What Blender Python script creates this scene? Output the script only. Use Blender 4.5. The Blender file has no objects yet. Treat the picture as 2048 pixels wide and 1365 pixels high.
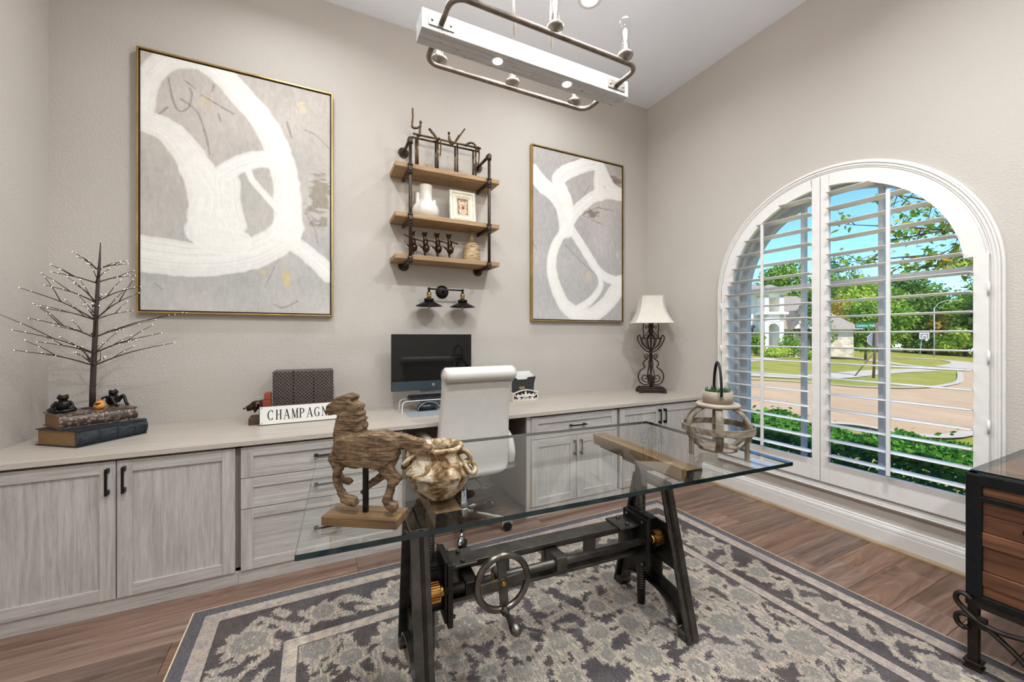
import bpy, bmesh, math, random
import numpy as np
from mathutils import Vector, Matrix, noise as mnoise

PI = math.pi
sc = bpy.context.scene
COL = sc.collection

# ------------------------------------------------------------------ camera
cam_data = bpy.data.cameras.new('camera')
cam_data.sensor_width = 36.0
cam_data.lens = 800.0 / 2048.0 * 36.0
cam_data.shift_y = -9.5 / 2048.0
cam_data.clip_end = 600
cam_data.clip_start = 0.02
cam = bpy.data.objects.new('camera', cam_data)
COL.objects.link(cam)
cam.location = (0.0, 0.0, 1.35)
cam.rotation_euler = (PI / 2, 0, -math.atan(395.0 / 800.0))
sc.camera = cam

# ------------------------------------------------------------------ world, sun, exposure
world = bpy.data.worlds.new('sky')
sc.world = world
world.use_nodes = True
wn = world.node_tree
wn.nodes.clear()
sky = wn.nodes.new('ShaderNodeTexSky')
sky.sky_type = 'NISHITA'
sky.sun_disc = False
sky.sun_elevation = math.radians(50)
sky.sun_rotation = math.radians(255)
sky.air_density = 1.0
sky.dust_density = 0.0
sky.ozone_density = 1.6
wbg = wn.nodes.new('ShaderNodeBackground')
wbg.inputs['Strength'].default_value = 0.23
wout = wn.nodes.new('ShaderNodeOutputWorld')
wtint = wn.nodes.new('ShaderNodeMixRGB'); wtint.blend_type = 'MULTIPLY'
wtint.inputs[0].default_value = 1.0; wtint.inputs[2].default_value = (0.64, 0.96, 1.38, 1)
wn.links.new(sky.outputs[0], wtint.inputs[1])
wn.links.new(wtint.outputs[0], wbg.inputs[0])
wn.links.new(wbg.outputs[0], wout.inputs[0])

sun_data = bpy.data.lights.new('sun', 'SUN')
sun_data.energy = 5.0
sun_data.angle = math.radians(0.55)
sun_data.color = (1.0, 0.90, 0.72)
sun = bpy.data.objects.new('sun', sun_data)
COL.objects.link(sun)
# the sun stands behind this house (over its roof) and a little to the south
sun.rotation_euler = Vector((0.11, 0.78, -0.95)).to_track_quat('-Z', 'Y').to_euler()

sc.view_settings.view_transform = 'Standard'
sc.view_settings.look = 'None'
sc.view_settings.gamma = 1.0
sc.view_settings.use_curve_mapping = False
sc.view_settings.exposure = 0.0
sc.cycles.use_denoising = True
sc.cycles.max_bounces = 10
sc.cycles.diffuse_bounces = 5
sc.cycles.transparent_max_bounces = 40
sc.cycles.sample_clamp_indirect = 6.0
sc.cycles.caustics_reflective = False
sc.cycles.caustics_refractive = False

# ------------------------------------------------------------------ material helpers
def lin(h):
    h = h.lstrip('#')
    out = []
    for i in (0, 2, 4):
        c = int(h[i:i + 2], 16) / 255.0
        out.append(c / 12.92 if c <= 0.04045 else ((c + 0.055) / 1.055) ** 2.4)
    return (out[0], out[1], out[2], 1.0)

class NT:
    """thin wrapper over a node tree"""
    def __init__(self, m):
        self.m = m
        m.use_nodes = True
        self.t = m.node_tree
        self.t.nodes.clear()
        self.out = self.t.nodes.new('ShaderNodeOutputMaterial')
    def n(self, typ, **kw):
        nd = self.t.nodes.new('ShaderNode' + typ)
        for k, v in kw.items():
            setattr(nd, k, v)
        return nd
    def l(self, a, b):
        self.t.links.new(a, b)
    def setin(self, nd, key, v):
        if hasattr(v, 'is_output') or isinstance(v, bpy.types.NodeSocket):
            self.l(v, nd.inputs[key])
        else:
            nd.inputs[key].default_value = v
    def math(self, op, a, b=None, c=None, clamp=False):
        nd = self.n('Math', operation=op)
        nd.use_clamp = clamp
        self.setin(nd, 0, a)
        if b is not None: self.setin(nd, 1, b)
        if c is not None: self.setin(nd, 2, c)
        return nd.outputs[0]
    def mix(self, f, a, b, blend='MIX'):
        nd = self.n('MixRGB', blend_type=blend)
        self.setin(nd, 0, f); self.setin(nd, 1, a); self.setin(nd, 2, b)
        return nd.outputs[0]
    def ramp(self, f, stops, interp='LINEAR'):
        nd = self.n('ValToRGB')
        nd.color_ramp.interpolation = interp
        els = nd.color_ramp.elements
        while len(els) < len(stops): els.new(0.5)
        for e, (p, c) in zip(els, stops):
            e.position = p
            e.color = c if len(c) == 4 else (c[0], c[1], c[2], 1)
        self.setin(nd, 0, f)
        return nd.outputs[0]
    def coords(self, kind='Object', scale=(1, 1, 1), rot=(0, 0, 0), loc=(0, 0, 0)):
        tc = self.n('TexCoord')
        mp = self.n('Mapping')
        mp.inputs['Scale'].default_value = scale
        mp.inputs['Rotation'].default_value = rot
        mp.inputs['Location'].default_value = loc
        self.l(tc.outputs[kind], mp.inputs[0])
        return mp.outputs[0]
    def worldco(self, scale=(1, 1, 1)):
        g = self.n('NewGeometry')
        mp = self.n('Mapping')
        mp.inputs['Scale'].default_value = scale
        self.l(g.outputs['Position'], mp.inputs[0])
        return mp.outputs[0]
    def noise(self, co, scale=5, detail=3, rough=0.55, dist=0.0, out=0):
        nd = self.n('TexNoise')
        nd.inputs['Scale'].default_value = scale
        nd.inputs['Detail'].default_value = detail
        nd.inputs['Roughness'].default_value = rough
        nd.inputs['Distortion'].default_value = dist
        self.l(co, nd.inputs['Vector'])
        return nd.outputs[out]
    def voronoi(self, co, scale=5, feature='F1', out='Distance'):
        nd = self.n('TexVoronoi', feature=feature)
        nd.inputs['Scale'].default_value = scale
        self.l(co, nd.inputs['Vector'])
        return nd.outputs[out]
    def wave(self, co, scale=5, dist=3, detail=2, dscale=1.5, bands='X', prof='SIN'):
        nd = self.n('TexWave', bands_direction=bands, wave_profile=prof)
        nd.inputs['Scale'].default_value = scale
        nd.inputs['Distortion'].default_value = dist
        nd.inputs['Detail'].default_value = detail
        nd.inputs['Detail Scale'].default_value = dscale
        self.l(co, nd.inputs['Vector'])
        return nd.outputs['Fac']
    def bump(self, hgt, strength=0.2, dist=0.01):
        nd = self.n('Bump')
        nd.inputs['Strength'].default_value = strength
        nd.inputs['Distance'].default_value = dist
        self.l(hgt, nd.inputs['Height'])
        return nd.outputs[0]
    def bsdf(self, col, rough=0.5, metal=0.0, spec=0.5, normal=None, **kw):
        nd = self.n('BsdfPrincipled')
        self.setin(nd, 'Base Color', col)
        self.setin(nd, 'Roughness', rough)
        self.setin(nd, 'Metallic', metal)
        self.setin(nd, 'Specular IOR Level', spec)
        if normal is not None: self.l(normal, nd.inputs['Normal'])
        for k, v in kw.items():
            self.setin(nd, k.replace('_', ' '), v)
        return nd.outputs[0]
    def finish(self, sh):
        self.l(sh, self.out.inputs[0])
        return self.m

M = {}
def newmat(name):
    m = bpy.data.materials.new(name)
    M[name] = m
    return NT(m)

def plain(name, hexc, rough=0.5, metal=0.0, spec=0.5, var=0.06, nscale=18, bump=0.0, bscale=120, **kw):
    """a colour with a little mottling and fine relief"""
    t = newmat(name)
    co = t.coords('Object')
    c = lin(hexc)
    nz = t.noise(co, nscale, 4)
    lo = tuple(x * (1 - var * 2.2) for x in c[:3]) + (1,)
    hi = tuple(min(1, x * (1 + var * 2.2)) for x in c[:3]) + (1,)
    col = t.ramp(nz, [(0.3, lo), (0.7, hi)])
    nrm = t.bump(t.noise(co, bscale, 3), bump, 0.004) if bump else None
    return t.finish(t.bsdf(col, rough, metal, spec, nrm, **kw))

def wood(name, dark, light, grain_axis='X', scale=1.0, rough=0.5, contrast=1.0, ring=True, bump=0.15, rnd=0.0):
    """stretched grain running along one object axis"""
    t = newmat(name)
    s = {'X': (1.2, 22, 22), 'Y': (22, 1.2, 22), 'Z': (22, 22, 1.2)}[grain_axis]
    s = tuple(v * scale for v in s)
    oi = t.n('ObjectInfo')
    co = t.coords('Object', s)
    addv = t.n('VectorMath', operation='ADD')
    comb = t.n('CombineXYZ')
    r100 = t.math('MULTIPLY', oi.outputs['Random'], 57.0)
    for k in range(3): t.l(r100, comb.inputs[k])
    t.l(co, addv.inputs[0]); t.l(comb.outputs[0], addv.inputs[1])
    co = addv.outputs[0]
    n1 = t.noise(co, 1.0, 5, 0.6, 0.35)
    n2 = t.noise(co, 5.5, 3, 0.6)
    f = t.math('ADD', t.math('MULTIPLY', n1, 0.65), t.math('MULTIPLY', n2, 0.35))
    if ring:
        s2 = {'X': (0.7, 5, 5), 'Y': (5, 0.7, 5), 'Z': (5, 5, 0.7)}[grain_axis]
        co2 = t.coords('Object', tuple(v * scale for v in s2))
        add2 = t.n('VectorMath', operation='ADD')
        t.l(co2, add2.inputs[0]); t.l(comb.outputs[0], add2.inputs[1])
        nn = t.noise(add2.outputs[0], 1.0, 2, 0.5, 0.6)
        rings = t.math('FRACT', t.math('MULTIPLY', nn, 9.0))
        rings = t.math('ABSOLUTE', t.math('SUBTRACT', rings, 0.5))
        f = t.math('ADD', t.math('MULTIPLY', f, 0.8), t.math('MULTIPLY', rings, 0.35))
    w = 0.22 / contrast
    col = t.ramp(f, [(0.5 - w, lin(dark)), (0.5 + w, lin(light))])
    if rnd:
        v = t.math('MULTIPLY_ADD', oi.outputs['Random'], rnd, 1 - rnd / 2)
        hs = t.n('HueSaturation')
        t.l(col, hs.inputs['Color']); t.l(v, hs.inputs['Value'])
        col = hs.outputs[0]
    nrm = t.bump(f, bump, 0.003)
    return t.finish(t.bsdf(col, rough, 0, 0.4, nrm))

def metal(name, hexc, rough=0.35, var=0.08, nscale=25, metallic=1.0, bump=0.05):
    t = newmat(name)
    co = t.coords('Object')
    c = lin(hexc)
    nz = t.noise(co, nscale, 5, 0.6)
    lo = tuple(x * (1 - var * 3) for x in c[:3]) + (1,)
    hi = tuple(min(1, x * (1 + var * 3)) for x in c[:3]) + (1,)
    col = t.ramp(nz, [(0.3, lo), (0.7, hi)])
    r = t.math('MULTIPLY_ADD', nz, 0.25, rough - 0.12, clamp=True)
    return t.finish(t.bsdf(col, r, metallic, 0.5, t.bump(t.noise(co, 160, 3), bump, 0.002)))

def clear_glass(name, tint=(1, 1, 1, 1), refl=1.0, ior=1.5):
    """a sheet of clear glass: straight-through light with a Fresnel mirror on top"""
    t = newmat(name)
    fr = t.n('Fresnel'); fr.inputs['IOR'].default_value = ior
    tr = t.n('BsdfTransparent'); tr.inputs[0].default_value = tint
    gl = t.n('BsdfGlossy'); gl.inputs['Roughness'].default_value = 0.0
    gl.inputs['Color'].default_value = (refl, refl, refl, 1)
    mx = t.n('MixShader')
    geo = t.n('NewGeometry')
    front = t.math('SUBTRACT', 1.0, geo.outputs['Backfacing'])       # only the outer face of the sheet mirrors
    t.l(t.math('MULTIPLY', fr.outputs[0], front), mx.inputs[0]); t.l(tr.outputs[0], mx.inputs[1]); t.l(gl.outputs[0], mx.inputs[2])
    return t.finish(mx.outputs[0])

def glow(name, hexc, strength):
    t = newmat(name)
    e = t.n('Emission'); e.inputs[0].default_value = lin(hexc); e.inputs[1].default_value = strength
    return t.finish(e.outputs[0])
# ------------------------------------------------------------------ mesh helpers
class MB:
    """collects shapes into ONE mesh"""
    def __init__(self):
        self.v = []; self.f = []; self.s = []
    def add(self, verts, faces, smooth=False):
        o = len(self.v)
        self.v.extend([tuple(p) for p in verts])
        for fc in faces:
            self.f.append(tuple(i + o for i in fc)); self.s.append(smooth)
        return self
    def box(self, x0, x1, y0, y1, z0, z1):
        v = [(x0, y0, z0), (x1, y0, z0), (x1, y1, z0), (x0, y1, z0), (x0, y0, z1), (x1, y0, z1), (x1, y1, z1), (x0, y1, z1)]
        return self.add(v, [(0, 3, 2, 1), (4, 5, 6, 7), (0, 1, 5, 4), (1, 2, 6, 5), (2, 3, 7, 6), (3, 0, 4, 7)])
    def cbox(self, c, s, rot=None):
        hx, hy, hz = s[0] / 2, s[1] / 2, s[2] / 2
        v = [Vector(p) for p in [(-hx, -hy, -hz), (hx, -hy, -hz), (hx, hy, -hz), (-hx, hy, -hz), (-hx, -hy, hz), (hx, -hy, hz), (hx, hy, hz), (-hx, hy, hz)]]
        if rot is not None: v = [rot @ p for p in v]
        v = [p + Vector(c) for p in v]
        return self.add(v, [(0, 3, 2, 1), (4, 5, 6, 7), (0, 1, 5, 4), (1, 2, 6, 5), (2, 3, 7, 6), (3, 0, 4, 7)])
    def tube(self, pts, r, seg=10, closed=False, caps=True, flat=1.0, up=None):
        """sweep a circle (or ellipse) along points; r may be a list"""
        P = [Vector(p) for p in pts]; n = len(P)
        R = r if isinstance(r, (list, tuple)) else [r] * n
        T = []
        for i in range(n):
            if closed: d = P[(i + 1) % n] - P[i - 1]
            else: d = P[min(i + 1, n - 1)] - P[max(i - 1, 0)]
            T.append(d.normalized() if d.length > 1e-9 else Vector((0, 0, 1)))
        a = Vector(up) if up else (Vector((0, 0, 1)) if abs(T[0].z) < 0.9 else Vector((0, 1, 0)))
        N = (a - T[0] * a.dot(T[0])).normalized()
        verts = []
        for i in range(n):
            if i > 0:
                N = N - T[i] * N.dot(T[i])
                if N.length < 1e-6: N = T[i].orthogonal()
                N.normalize()
            B = T[i].cross(N)
            for k in range(seg):
                t = 2 * PI * k / seg
                verts.append(P[i] + N * (math.cos(t) * R[i]) + B * (math.sin(t) * R[i] * flat))
        faces = []
        m = n if closed else n - 1
        for i in range(m):
            j = (i + 1) % n
            for k in range(seg):
                k2 = (k + 1) % seg
                faces.append((i * seg + k, i * seg + k2, j * seg + k2, j * seg + k))
        self.add(verts, faces, True)
        if caps and not closed:
            o = len(self.v) - len(verts)
            self.f.append(tuple(o + k for k in range(seg))[::-1]); self.s.append(False)
            self.f.append(tuple(o + (n - 1) * seg + k for k in range(seg))); self.s.append(False)
        return self
    def cyl(self, p0, p1, r, r1=None, seg=16, caps=True):
        return self.tube([p0, p1], [r, r if r1 is None else r1], seg, caps=caps)
    def lathe(self, prof, c=(0, 0, 0), seg=28, axis='Z', sx=1.0, sy=1.0, smooth=True):
        """revolve (radius, height) pairs"""
        ring = prof[0][0] > 1e-4 and abs(prof[0][0] - prof[-1][0]) < 1e-6
        if ring and abs(prof[0][1] - prof[-1][1]) > 1e-6: prof = list(prof) + [prof[0]]
        n = len(prof); verts = []
        for (r, z) in prof:
            for k in range(seg):
                t = 2 * PI * k / seg
                x, y = r * math.cos(t) * sx, r * math.sin(t) * sy
                p = {'Z': (x, y, z), 'X': (z, x, y), 'Y': (y, z, x)}[axis]
                verts.append((p[0] + c[0], p[1] + c[1], p[2] + c[2]))
        faces = []
        for i in range(n - 1):
            for k in range(seg):
                k2 = (k + 1) % seg
                faces.append((i * seg + k, i * seg + k2, (i + 1) * seg + k2, (i + 1) * seg + k))
        self.add(verts, faces, smooth)
        o = len(self.v) - len(verts)
        if ring: return self
        if prof[0][0] > 1e-4:
            self.f.append(tuple(o + k for k in range(seg))[::-1]); self.s.append(False)
        if prof[-1][0] > 1e-4:
            self.f.append(tuple(o + (n - 1) * seg + k for k in range(seg))); self.s.append(False)
        return self
    def ball(self, c, r, seg=14, rings=8, rot=None):
        if not isinstance(r, (tuple, list)): r = (r, r, r)
        verts = []
        for i in range(rings + 1):
            a = PI * i / rings
            for k in range(seg):
                t = 2 * PI * k / seg
                p = Vector((r[0] * math.sin(a) * math.cos(t), r[1] * math.sin(a) * math.sin(t), r[2] * math.cos(a)))
                if rot is not None: p = rot @ p
                verts.append(p + Vector(c))
        faces = [(i * seg + k, (i + 1) * seg + k, (i + 1) * seg + (k + 1) % seg, i * seg + (k + 1) % seg) for i in range(rings) for k in range(seg)]
        return self.add(verts, faces, True)
    def prism(self, poly, d0, d1, axis='Y', fn=None):
        """extrude a 2D outline; axis = extrusion direction. poly coords: (X,Z) for Y, (Y,Z) for X, (X,Y) for Z"""
        def m(p, d):
            q = {'Y': (p[0], d, p[1]), 'X': (d, p[0], p[1]), 'Z': (p[0], p[1], d)}[axis]
            return fn(q) if fn else q
        n = len(poly)
        verts = [m(p, d0) for p in poly] + [m(p, d1) for p in poly]
        faces = [tuple(range(n)), tuple(range(2 * n - 1, n - 1, -1))]
        faces += [(i, (i + 1) % n, n + (i + 1) % n, n + i)[::-1] for i in range(n)]
        return self.add(verts, faces)
    def ringprism(self, outer, inner, d0, d1, axis='Y'):
        """flat ring between two outlines with the same number of points (both closed)"""
        def m(p, d): return {'Y': (p[0], d, p[1]), 'X': (d, p[0], p[1]), 'Z': (p[0], p[1], d)}[axis]
        n = len(outer)
        v = [m(p, d0) for p in outer] + [m(p, d0) for p in inner] + [m(p, d1) for p in outer] + [m(p, d1) for p in inner]
        fs = []
        for i in range(n):
            j = (i + 1) % n
            fs += [(i, j, n + j, n + i), (2 * n + i, 3 * n + i, 3 * n + j, 2 * n + j), (i, 2 * n + i, 2 * n + j, j), (n + i, n + j, 3 * n + j, 3 * n + i)]
        return self.add(v, fs)
    def xf(self, mat):
        self.v = [tuple(mat @ Vector(p)) for p in self.v]
        return self
    def build(self, name, mat, parent=None, local=False, bevel=0.0, bseg=2, loc=None, fixn=True):
        me = bpy.data.meshes.new(name)
        if loc is not None:
            L = Vector(loc); vv = [tuple(Vector(p) - L) for p in self.v]
        elif parent is not None and not local:
            L = parent_world(parent); vv = [tuple(Vector(p) - L) for p in self.v]
        else:
            vv = self.v
        me.from_pydata(vv, [], self.f)
        me.polygons.foreach_set('use_smooth', self.s)
        if fixn:
            bm = bmesh.new(); bm.from_mesh(me)
            bmesh.ops.recalc_face_normals(bm, faces=bm.faces)
            bm.to_mesh(me); bm.free()
        me.update()
        mm = M[mat] if isinstance(mat, str) else mat
        if mm: me.materials.append(mm)
        o = bpy.data.objects.new(name, me)
        COL.objects.link(o)
        if parent is not None: o.parent = parent
        if loc is not None: o.location = loc
        if bevel:
            b = o.modifiers.new('bevel', 'BEVEL')
            b.width = bevel; b.segments = bseg; b.limit_method = 'ANGLE'; b.angle_limit = math.radians(40)
            b.harden_normals = False
        return o

def parent_world(o):
    L = Vector((0, 0, 0))
    while o is not None:
        L += Vector(o.location); o = o.parent
    return L

def tag(o, label, cat, group=None):
    o['label'] = label; o['category'] = cat
    if group: o['group'] = group
    return o

def thing(name, label, cat, loc=(0, 0, 0), rz=0.0, group=None):
    o = bpy.data.objects.new(name, None)
    o.empty_display_size = 0.05
    COL.objects.link(o)
    o.location = loc; o.rotation_euler = (0, 0, rz)
    return tag(o, label, cat, group)

def structure(o):
    o['kind'] = 'structure'
    return o

def copy_tree(o, parent=None):
    c = o.copy(); COL.objects.link(c); c.parent = parent
    for ch in list(o.children): copy_tree(ch, c)
    return c

def remesh(o, vox, smooth=4, disp=None):
    r = o.modifiers.new('remesh', 'REMESH'); r.mode = 'VOXEL'; r.voxel_size = vox; r.use_smooth_shade = True
    if smooth:
        s = o.modifiers.new('smooth', 'SMOOTH'); s.factor = 0.5; s.iterations = smooth
    if disp:
        tx = bpy.data.textures.new(o.name + '_relief', disp[0]); 
        tx.noise_scale = disp[1]
        d = o.modifiers.new('disp', 'DISPLACE'); d.texture = tx; d.strength = disp[2]; d.mid_level = 0.5
        d.texture_coords = 'LOCAL'
    return o

def arc(cx, cz, r, a0, a1, n):
    return [(cx + r * math.cos(a0 + (a1 - a0) * i / n), cz + r * math.sin(a0 + (a1 - a0) * i / n)) for i in range(n + 1)]

def catmull(pts, sub=6):
    P = [Vector(p) for p in pts]
    out = []
    for i in range(len(P) - 1):
        p0 = P[max(i - 1, 0)]; p1 = P[i]; p2 = P[i + 1]; p3 = P[min(i + 2, len(P) - 1)]
        for k in range(sub):
            t = k / sub
            out.append(0.5 * ((2 * p1) + (-p0 + p2) * t + (2 * p0 - 5 * p1 + 4 * p2 - p3) * t * t + (-p0 + 3 * p1 - 3 * p2 + p3) * t ** 3))
    out.append(P[-1])
    return out

def text_mesh(name, body, size, extrude, mat, parent, matrix, font_scale_x=1.0, align='CENTER', spacing=1.0):
    cu = bpy.data.curves.new(name, 'FONT')
    cu.body = body; cu.size = size; cu.extrude = extrude
    cu.align_x = align; cu.align_y = 'CENTER'; cu.space_character = spacing
    tmp = bpy.data.objects.new(name + '_curve', cu)
    COL.objects.link(tmp)
    dg = bpy.context.evaluated_depsgraph_get()
    me = bpy.data.meshes.new_from_object(tmp.evaluated_get(dg))
    me.transform(matrix)
    bpy.data.objects.remove(tmp)
    me.name = name
    me.materials.clear(); me.materials.append(M[mat])
    o = bpy.data.objects.new(name, me)
    COL.objects.link(o)
    if parent is not None: o.parent = parent
    return o
# ------------------------------------------------------------------ materials
def paint(name, hexc, rough=0.85, scale=140, strength=0.28):
    t = newmat(name)
    co = t.worldco()
    c = lin(hexc)
    big = t.noise(co, 1.3, 2)
    col = t.ramp(big, [(0.3, tuple(x * 0.97 for x in c[:3]) + (1,)), (0.7, tuple(min(1, x * 1.03) for x in c[:3]) + (1,))])
    nz = t.noise(co, scale, 4, 0.6)
    nz = t.ramp(nz, [(0.42, (0, 0, 0, 1)), (0.62, (1, 1, 1, 1))])
    return t.finish(t.bsdf(col, rough, 0, 0.25, t.bump(nz, strength, 0.004)))

paint('wall_paint', '#c3bcb4', 0.8, 95, 0.35)
paint('ceiling_paint', '#eceff6', 0.9, 120, 0.15)
plain('white_trim', '#dedbd7', 0.35, var=0.01)
plain('shutter_white', '#e2dfdb', 0.32, var=0.01)
plain('vinyl_frame', '#cfd0d2', 0.45, var=0.02)
wood('quarter_round', '#8a7459', '#b09876', 'Y', 1.2, 0.5)

def floor_wood():
    t = newmat('floor_plank')
    oi = t.n('ObjectInfo')
    co = t.coords('Object', (0.9, 19, 19))
    add = t.n('VectorMath', operation='ADD'); comb = t.n('CombineXYZ')
    r = t.math('MULTIPLY', oi.outputs['Random'], 91.0)
    for k in range(3): t.l(r, comb.inputs[k])
    t.l(co, add.inputs[0]); t.l(comb.outputs[0], add.inputs[1])
    n1 = t.noise(add.outputs[0], 1.0, 5, 0.62, 0.4)
    co2 = t.coords('Object', (0.55, 5.5, 5.5))
    add2 = t.n('VectorMath', operation='ADD')
    t.l(co2, add2.inputs[0]); t.l(comb.outputs[0], add2.inputs[1])
    nn = t.noise(add2.outputs[0], 1.2, 2, 0.5, 0.9)
    rings = t.math('ABSOLUTE', t.math('SUBTRACT', t.math('FRACT', t.math('MULTIPLY', nn, 14.0)), 0.5))
    f = t.math('ADD', t.math('MULTIPLY', n1, 0.75), t.math('MULTIPLY', rings, 0.22))
    col = t.ramp(f, [(0.26, lin('#563e31')), (0.48, lin('#7b6050')), (0.72, lin('#9d8474'))])
    hs = t.n('HueSaturation')
    t.l(col, hs.inputs['Color'])
    t.l(t.math('MULTIPLY_ADD', oi.outputs['Random'], 0.42, 0.74), hs.inputs['Value'])
    t.l(t.math('MULTIPLY_ADD', t.math('FRACT', t.math('MULTIPLY', oi.outputs['Random'], 7.3)), 0.25, 0.85), hs.inputs['Saturation'])
    rough = t.math('MULTIPLY_ADD', n1, 0.2, 0.28)
    return t.finish(t.bsdf(hs.outputs[0], rough, 0, 0.45, t.bump(f, 0.18, 0.002)))
floor_wood()

wood('cab_v', '#938c87', '#cbc5c0', 'Z', 2.6, 0.42, 1.0, False, 0.1)
wood('cab_h', '#938c87', '#cbc5c0', 'X', 2.6, 0.42, 1.0, False, 0.1)
wood('cab_top', '#a3988c', '#c4bbb0', 'X', 1.6, 0.38, 0.8, False, 0.06)
wood('cab_carcass', '#6d625a', '#897d73', 'Z', 2.0, 0.5, 0.9, False, 0.1)
plain('knee_dark', '#3a302b', 0.6)
metal('black_iron', '#1b1a1a', 0.42, 0.1, 40, 0.6)
metal('gunmetal', '#57534f', 0.36, 0.14, 14, 0.92, 0.12)
metal('gunmetal_dark', '#34322f', 0.4, 0.14, 14, 0.85, 0.12)
metal('steel_wheel', '#6a655f', 0.26, 0.14, 10, 1.0)
metal('copper_gear', '#b98a4a', 0.3, 0.1)
metal('pipe_iron', '#4a4038', 0.4, 0.12, 30, 0.8)
metal('bronze', '#5b4a36', 0.35, 0.2, 40, 0.9)
metal('bronze_dark', '#3f3126', 0.3, 0.22, 40, 0.9)
metal('gold_frame', '#b8975a', 0.35, 0.05, 8, 0.9)
metal('brass', '#a98d5a', 0.3, 0.12, 60)
metal('chrome', '#d8d8d8', 0.08, 0.01)
metal('brushed_pipe', '#857a70', 0.42, 0.12, 20, 0.95)
metal('nickel', '#948d85', 0.40, 0.05)
plain('black_plastic', '#121214', 0.4, var=0.05)
plain('frame_inner', '#2a1f16', 0.6)
plain('leather_white', '#cdc8c1', 0.42, var=0.015, bump=0.12, bscale=260)
plain('leather_seam', '#bdb6ac', 0.5)
plain('white_ceramic', '#e0dbd2', 0.5, var=0.02)
plain('lampshade', '#d9d3c8', 0.85, var=0.01, bump=0.1, bscale=400)
metal('lamp_iron', '#3a2d26', 0.5, 0.2, 30, 0.6, 0.2)
plain('rubber_black', '#0c0c0d', 0.45)
clear_glass('desk_glass', (0.965, 0.985, 0.975, 1), 0.9)
clear_glass('pane', (0.97, 0.985, 0.985, 1), 0.75)
clear_glass('clear_bulb', (0.98, 0.98, 0.98, 1), 1.0)
clear_glass('acrylic', (0.97, 0.98, 0.985, 1), 1.0)
def edge_glass():
    t = newmat('glass_edge')
    co = t.coords('Object', (3, 3, 3))
    nz = t.noise(co, 3, 2)
    col = t.ramp(nz, [(0.3, lin('#03191a')), (0.7, lin('#07292c'))])
    return t.finish(t.bsdf(col, 0.08, 0, 0.7))
edge_glass()
wood('beam_wood', '#4d3928', '#8a6a49', 'Y', 0.9, 0.5, 1.2, True, 0.2)
wood('shelf_wood', '#8a6c4d', '#b3946d', 'X', 1.3, 0.6, 1.0, True, 0.2)
wood('trunk_wood', '#44291c', '#7d5338', 'Y', 0.8, 0.5, 1.1, True, 0.2, 0.5)
metal('trunk_iron', '#15161a', 0.38, 0.12, 30, 0.5, 0.2)
metal('trunk_leg', '#2b241f', 0.45, 0.15, 30, 0.6, 0.2)
wood('lantern_wood', '#564c41', '#948876', 'Z', 1.3, 0.75, 1.3, True, 0.35, 0.3)
wood('lantern_wood_h', '#564c41', '#948876', 'X', 1.3, 0.75, 1.3, True, 0.35, 0.3)
plain('lantern_cap', '#96897a', 0.8, var=0.1, nscale=14, bump=0.3, bscale=90)
plain('grass_dark', '#2e5b2c', 0.6, var=0.2)
plain('washed_wood', '#d9d9d6', 0.6, var=0.04, nscale=10)
def chand_wood():
    t = newmat('chandelier_wood')
    co = t.coords('Object', (2.5, 60, 60))
    n1 = t.noise(co, 1, 5, 0.6, 0.3)
    sp = t.noise(t.coords('Object', (14, 40, 40)), 2.2, 3, 0.6)
    col = t.ramp(n1, [(0.3, lin('#b0afae')), (0.55, lin('#cccbca'))])
    col = t.mix(t.ramp(sp, [(0.62, (0, 0, 0, 1)), (0.7, (1, 1, 1, 1))]), col, lin('#8f8c88'))
    return t.finish(t.bsdf(col, 0.6, 0, 0.3, t.bump(n1, 0.3, 0.003)))
chand_wood()

def horse_wood():
    t = newmat('carved_wood')
    co = t.coords('Object', (9, 30, 75))
    n1 = t.noise(co, 1.2, 6, 0.65, 1.2)
    n2 = t.noise(t.coords('Object', (1, 1, 1)), 38, 4, 0.6, 0.8)
    f = t.math('ADD', t.math('MULTIPLY', n1, 0.7), t.math('MULTIPLY', n2, 0.3))
    col = t.ramp(f, [(0.34, lin('#2c2016')), (0.48, lin('#65503a')), (0.62, lin('#8d7459')), (0.78, lin('#b09a7c'))])
    return t.finish(t.bsdf(col, 0.8, 0, 0.25, t.bump(f, 0.9, 0.012)))
horse_wood()
wood('base_wood', '#4b3824', '#816341', 'X', 1.6, 0.55, 1.1, True, 0.15)

def pot_clay():
    t = newmat('pot_clay')
    co = t.coords('Object')
    n1 = t.noise(co, 20, 8, 0.72, 0.7)
    n2 = t.noise(t.coords('Object', (1, 1, 4)), 30, 5, 0.7)
    sep = t.n('SeparateXYZ'); t.l(co, sep.inputs[0])
    col = t.ramp(n1, [(0.38, lin('#4a3520')), (0.46, lin('#7f6444')), (0.53, lin('#b09c7d')), (0.61, lin('#d2c8b6'))])
    # brown glazed band round the widest part
    band = t.math('SUBTRACT', 1.0, t.math('MULTIPLY', t.math('ABSOLUTE', t.math('SUBTRACT', sep.outputs[2], 0.082)), 42.0), clamp=True)
    band = t.math('MULTIPLY', band, t.ramp(n2, [(0.4, (0, 0, 0, 1)), (0.55, (1, 1, 1, 1))]))
    col = t.mix(t.math('MULTIPLY', band, 0.9), col, lin('#3f2c1b'))
    return t.finish(t.bsdf(col, 0.78, 0, 0.25, t.bump(n1, 0.35, 0.004)))
pot_clay()

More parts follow.
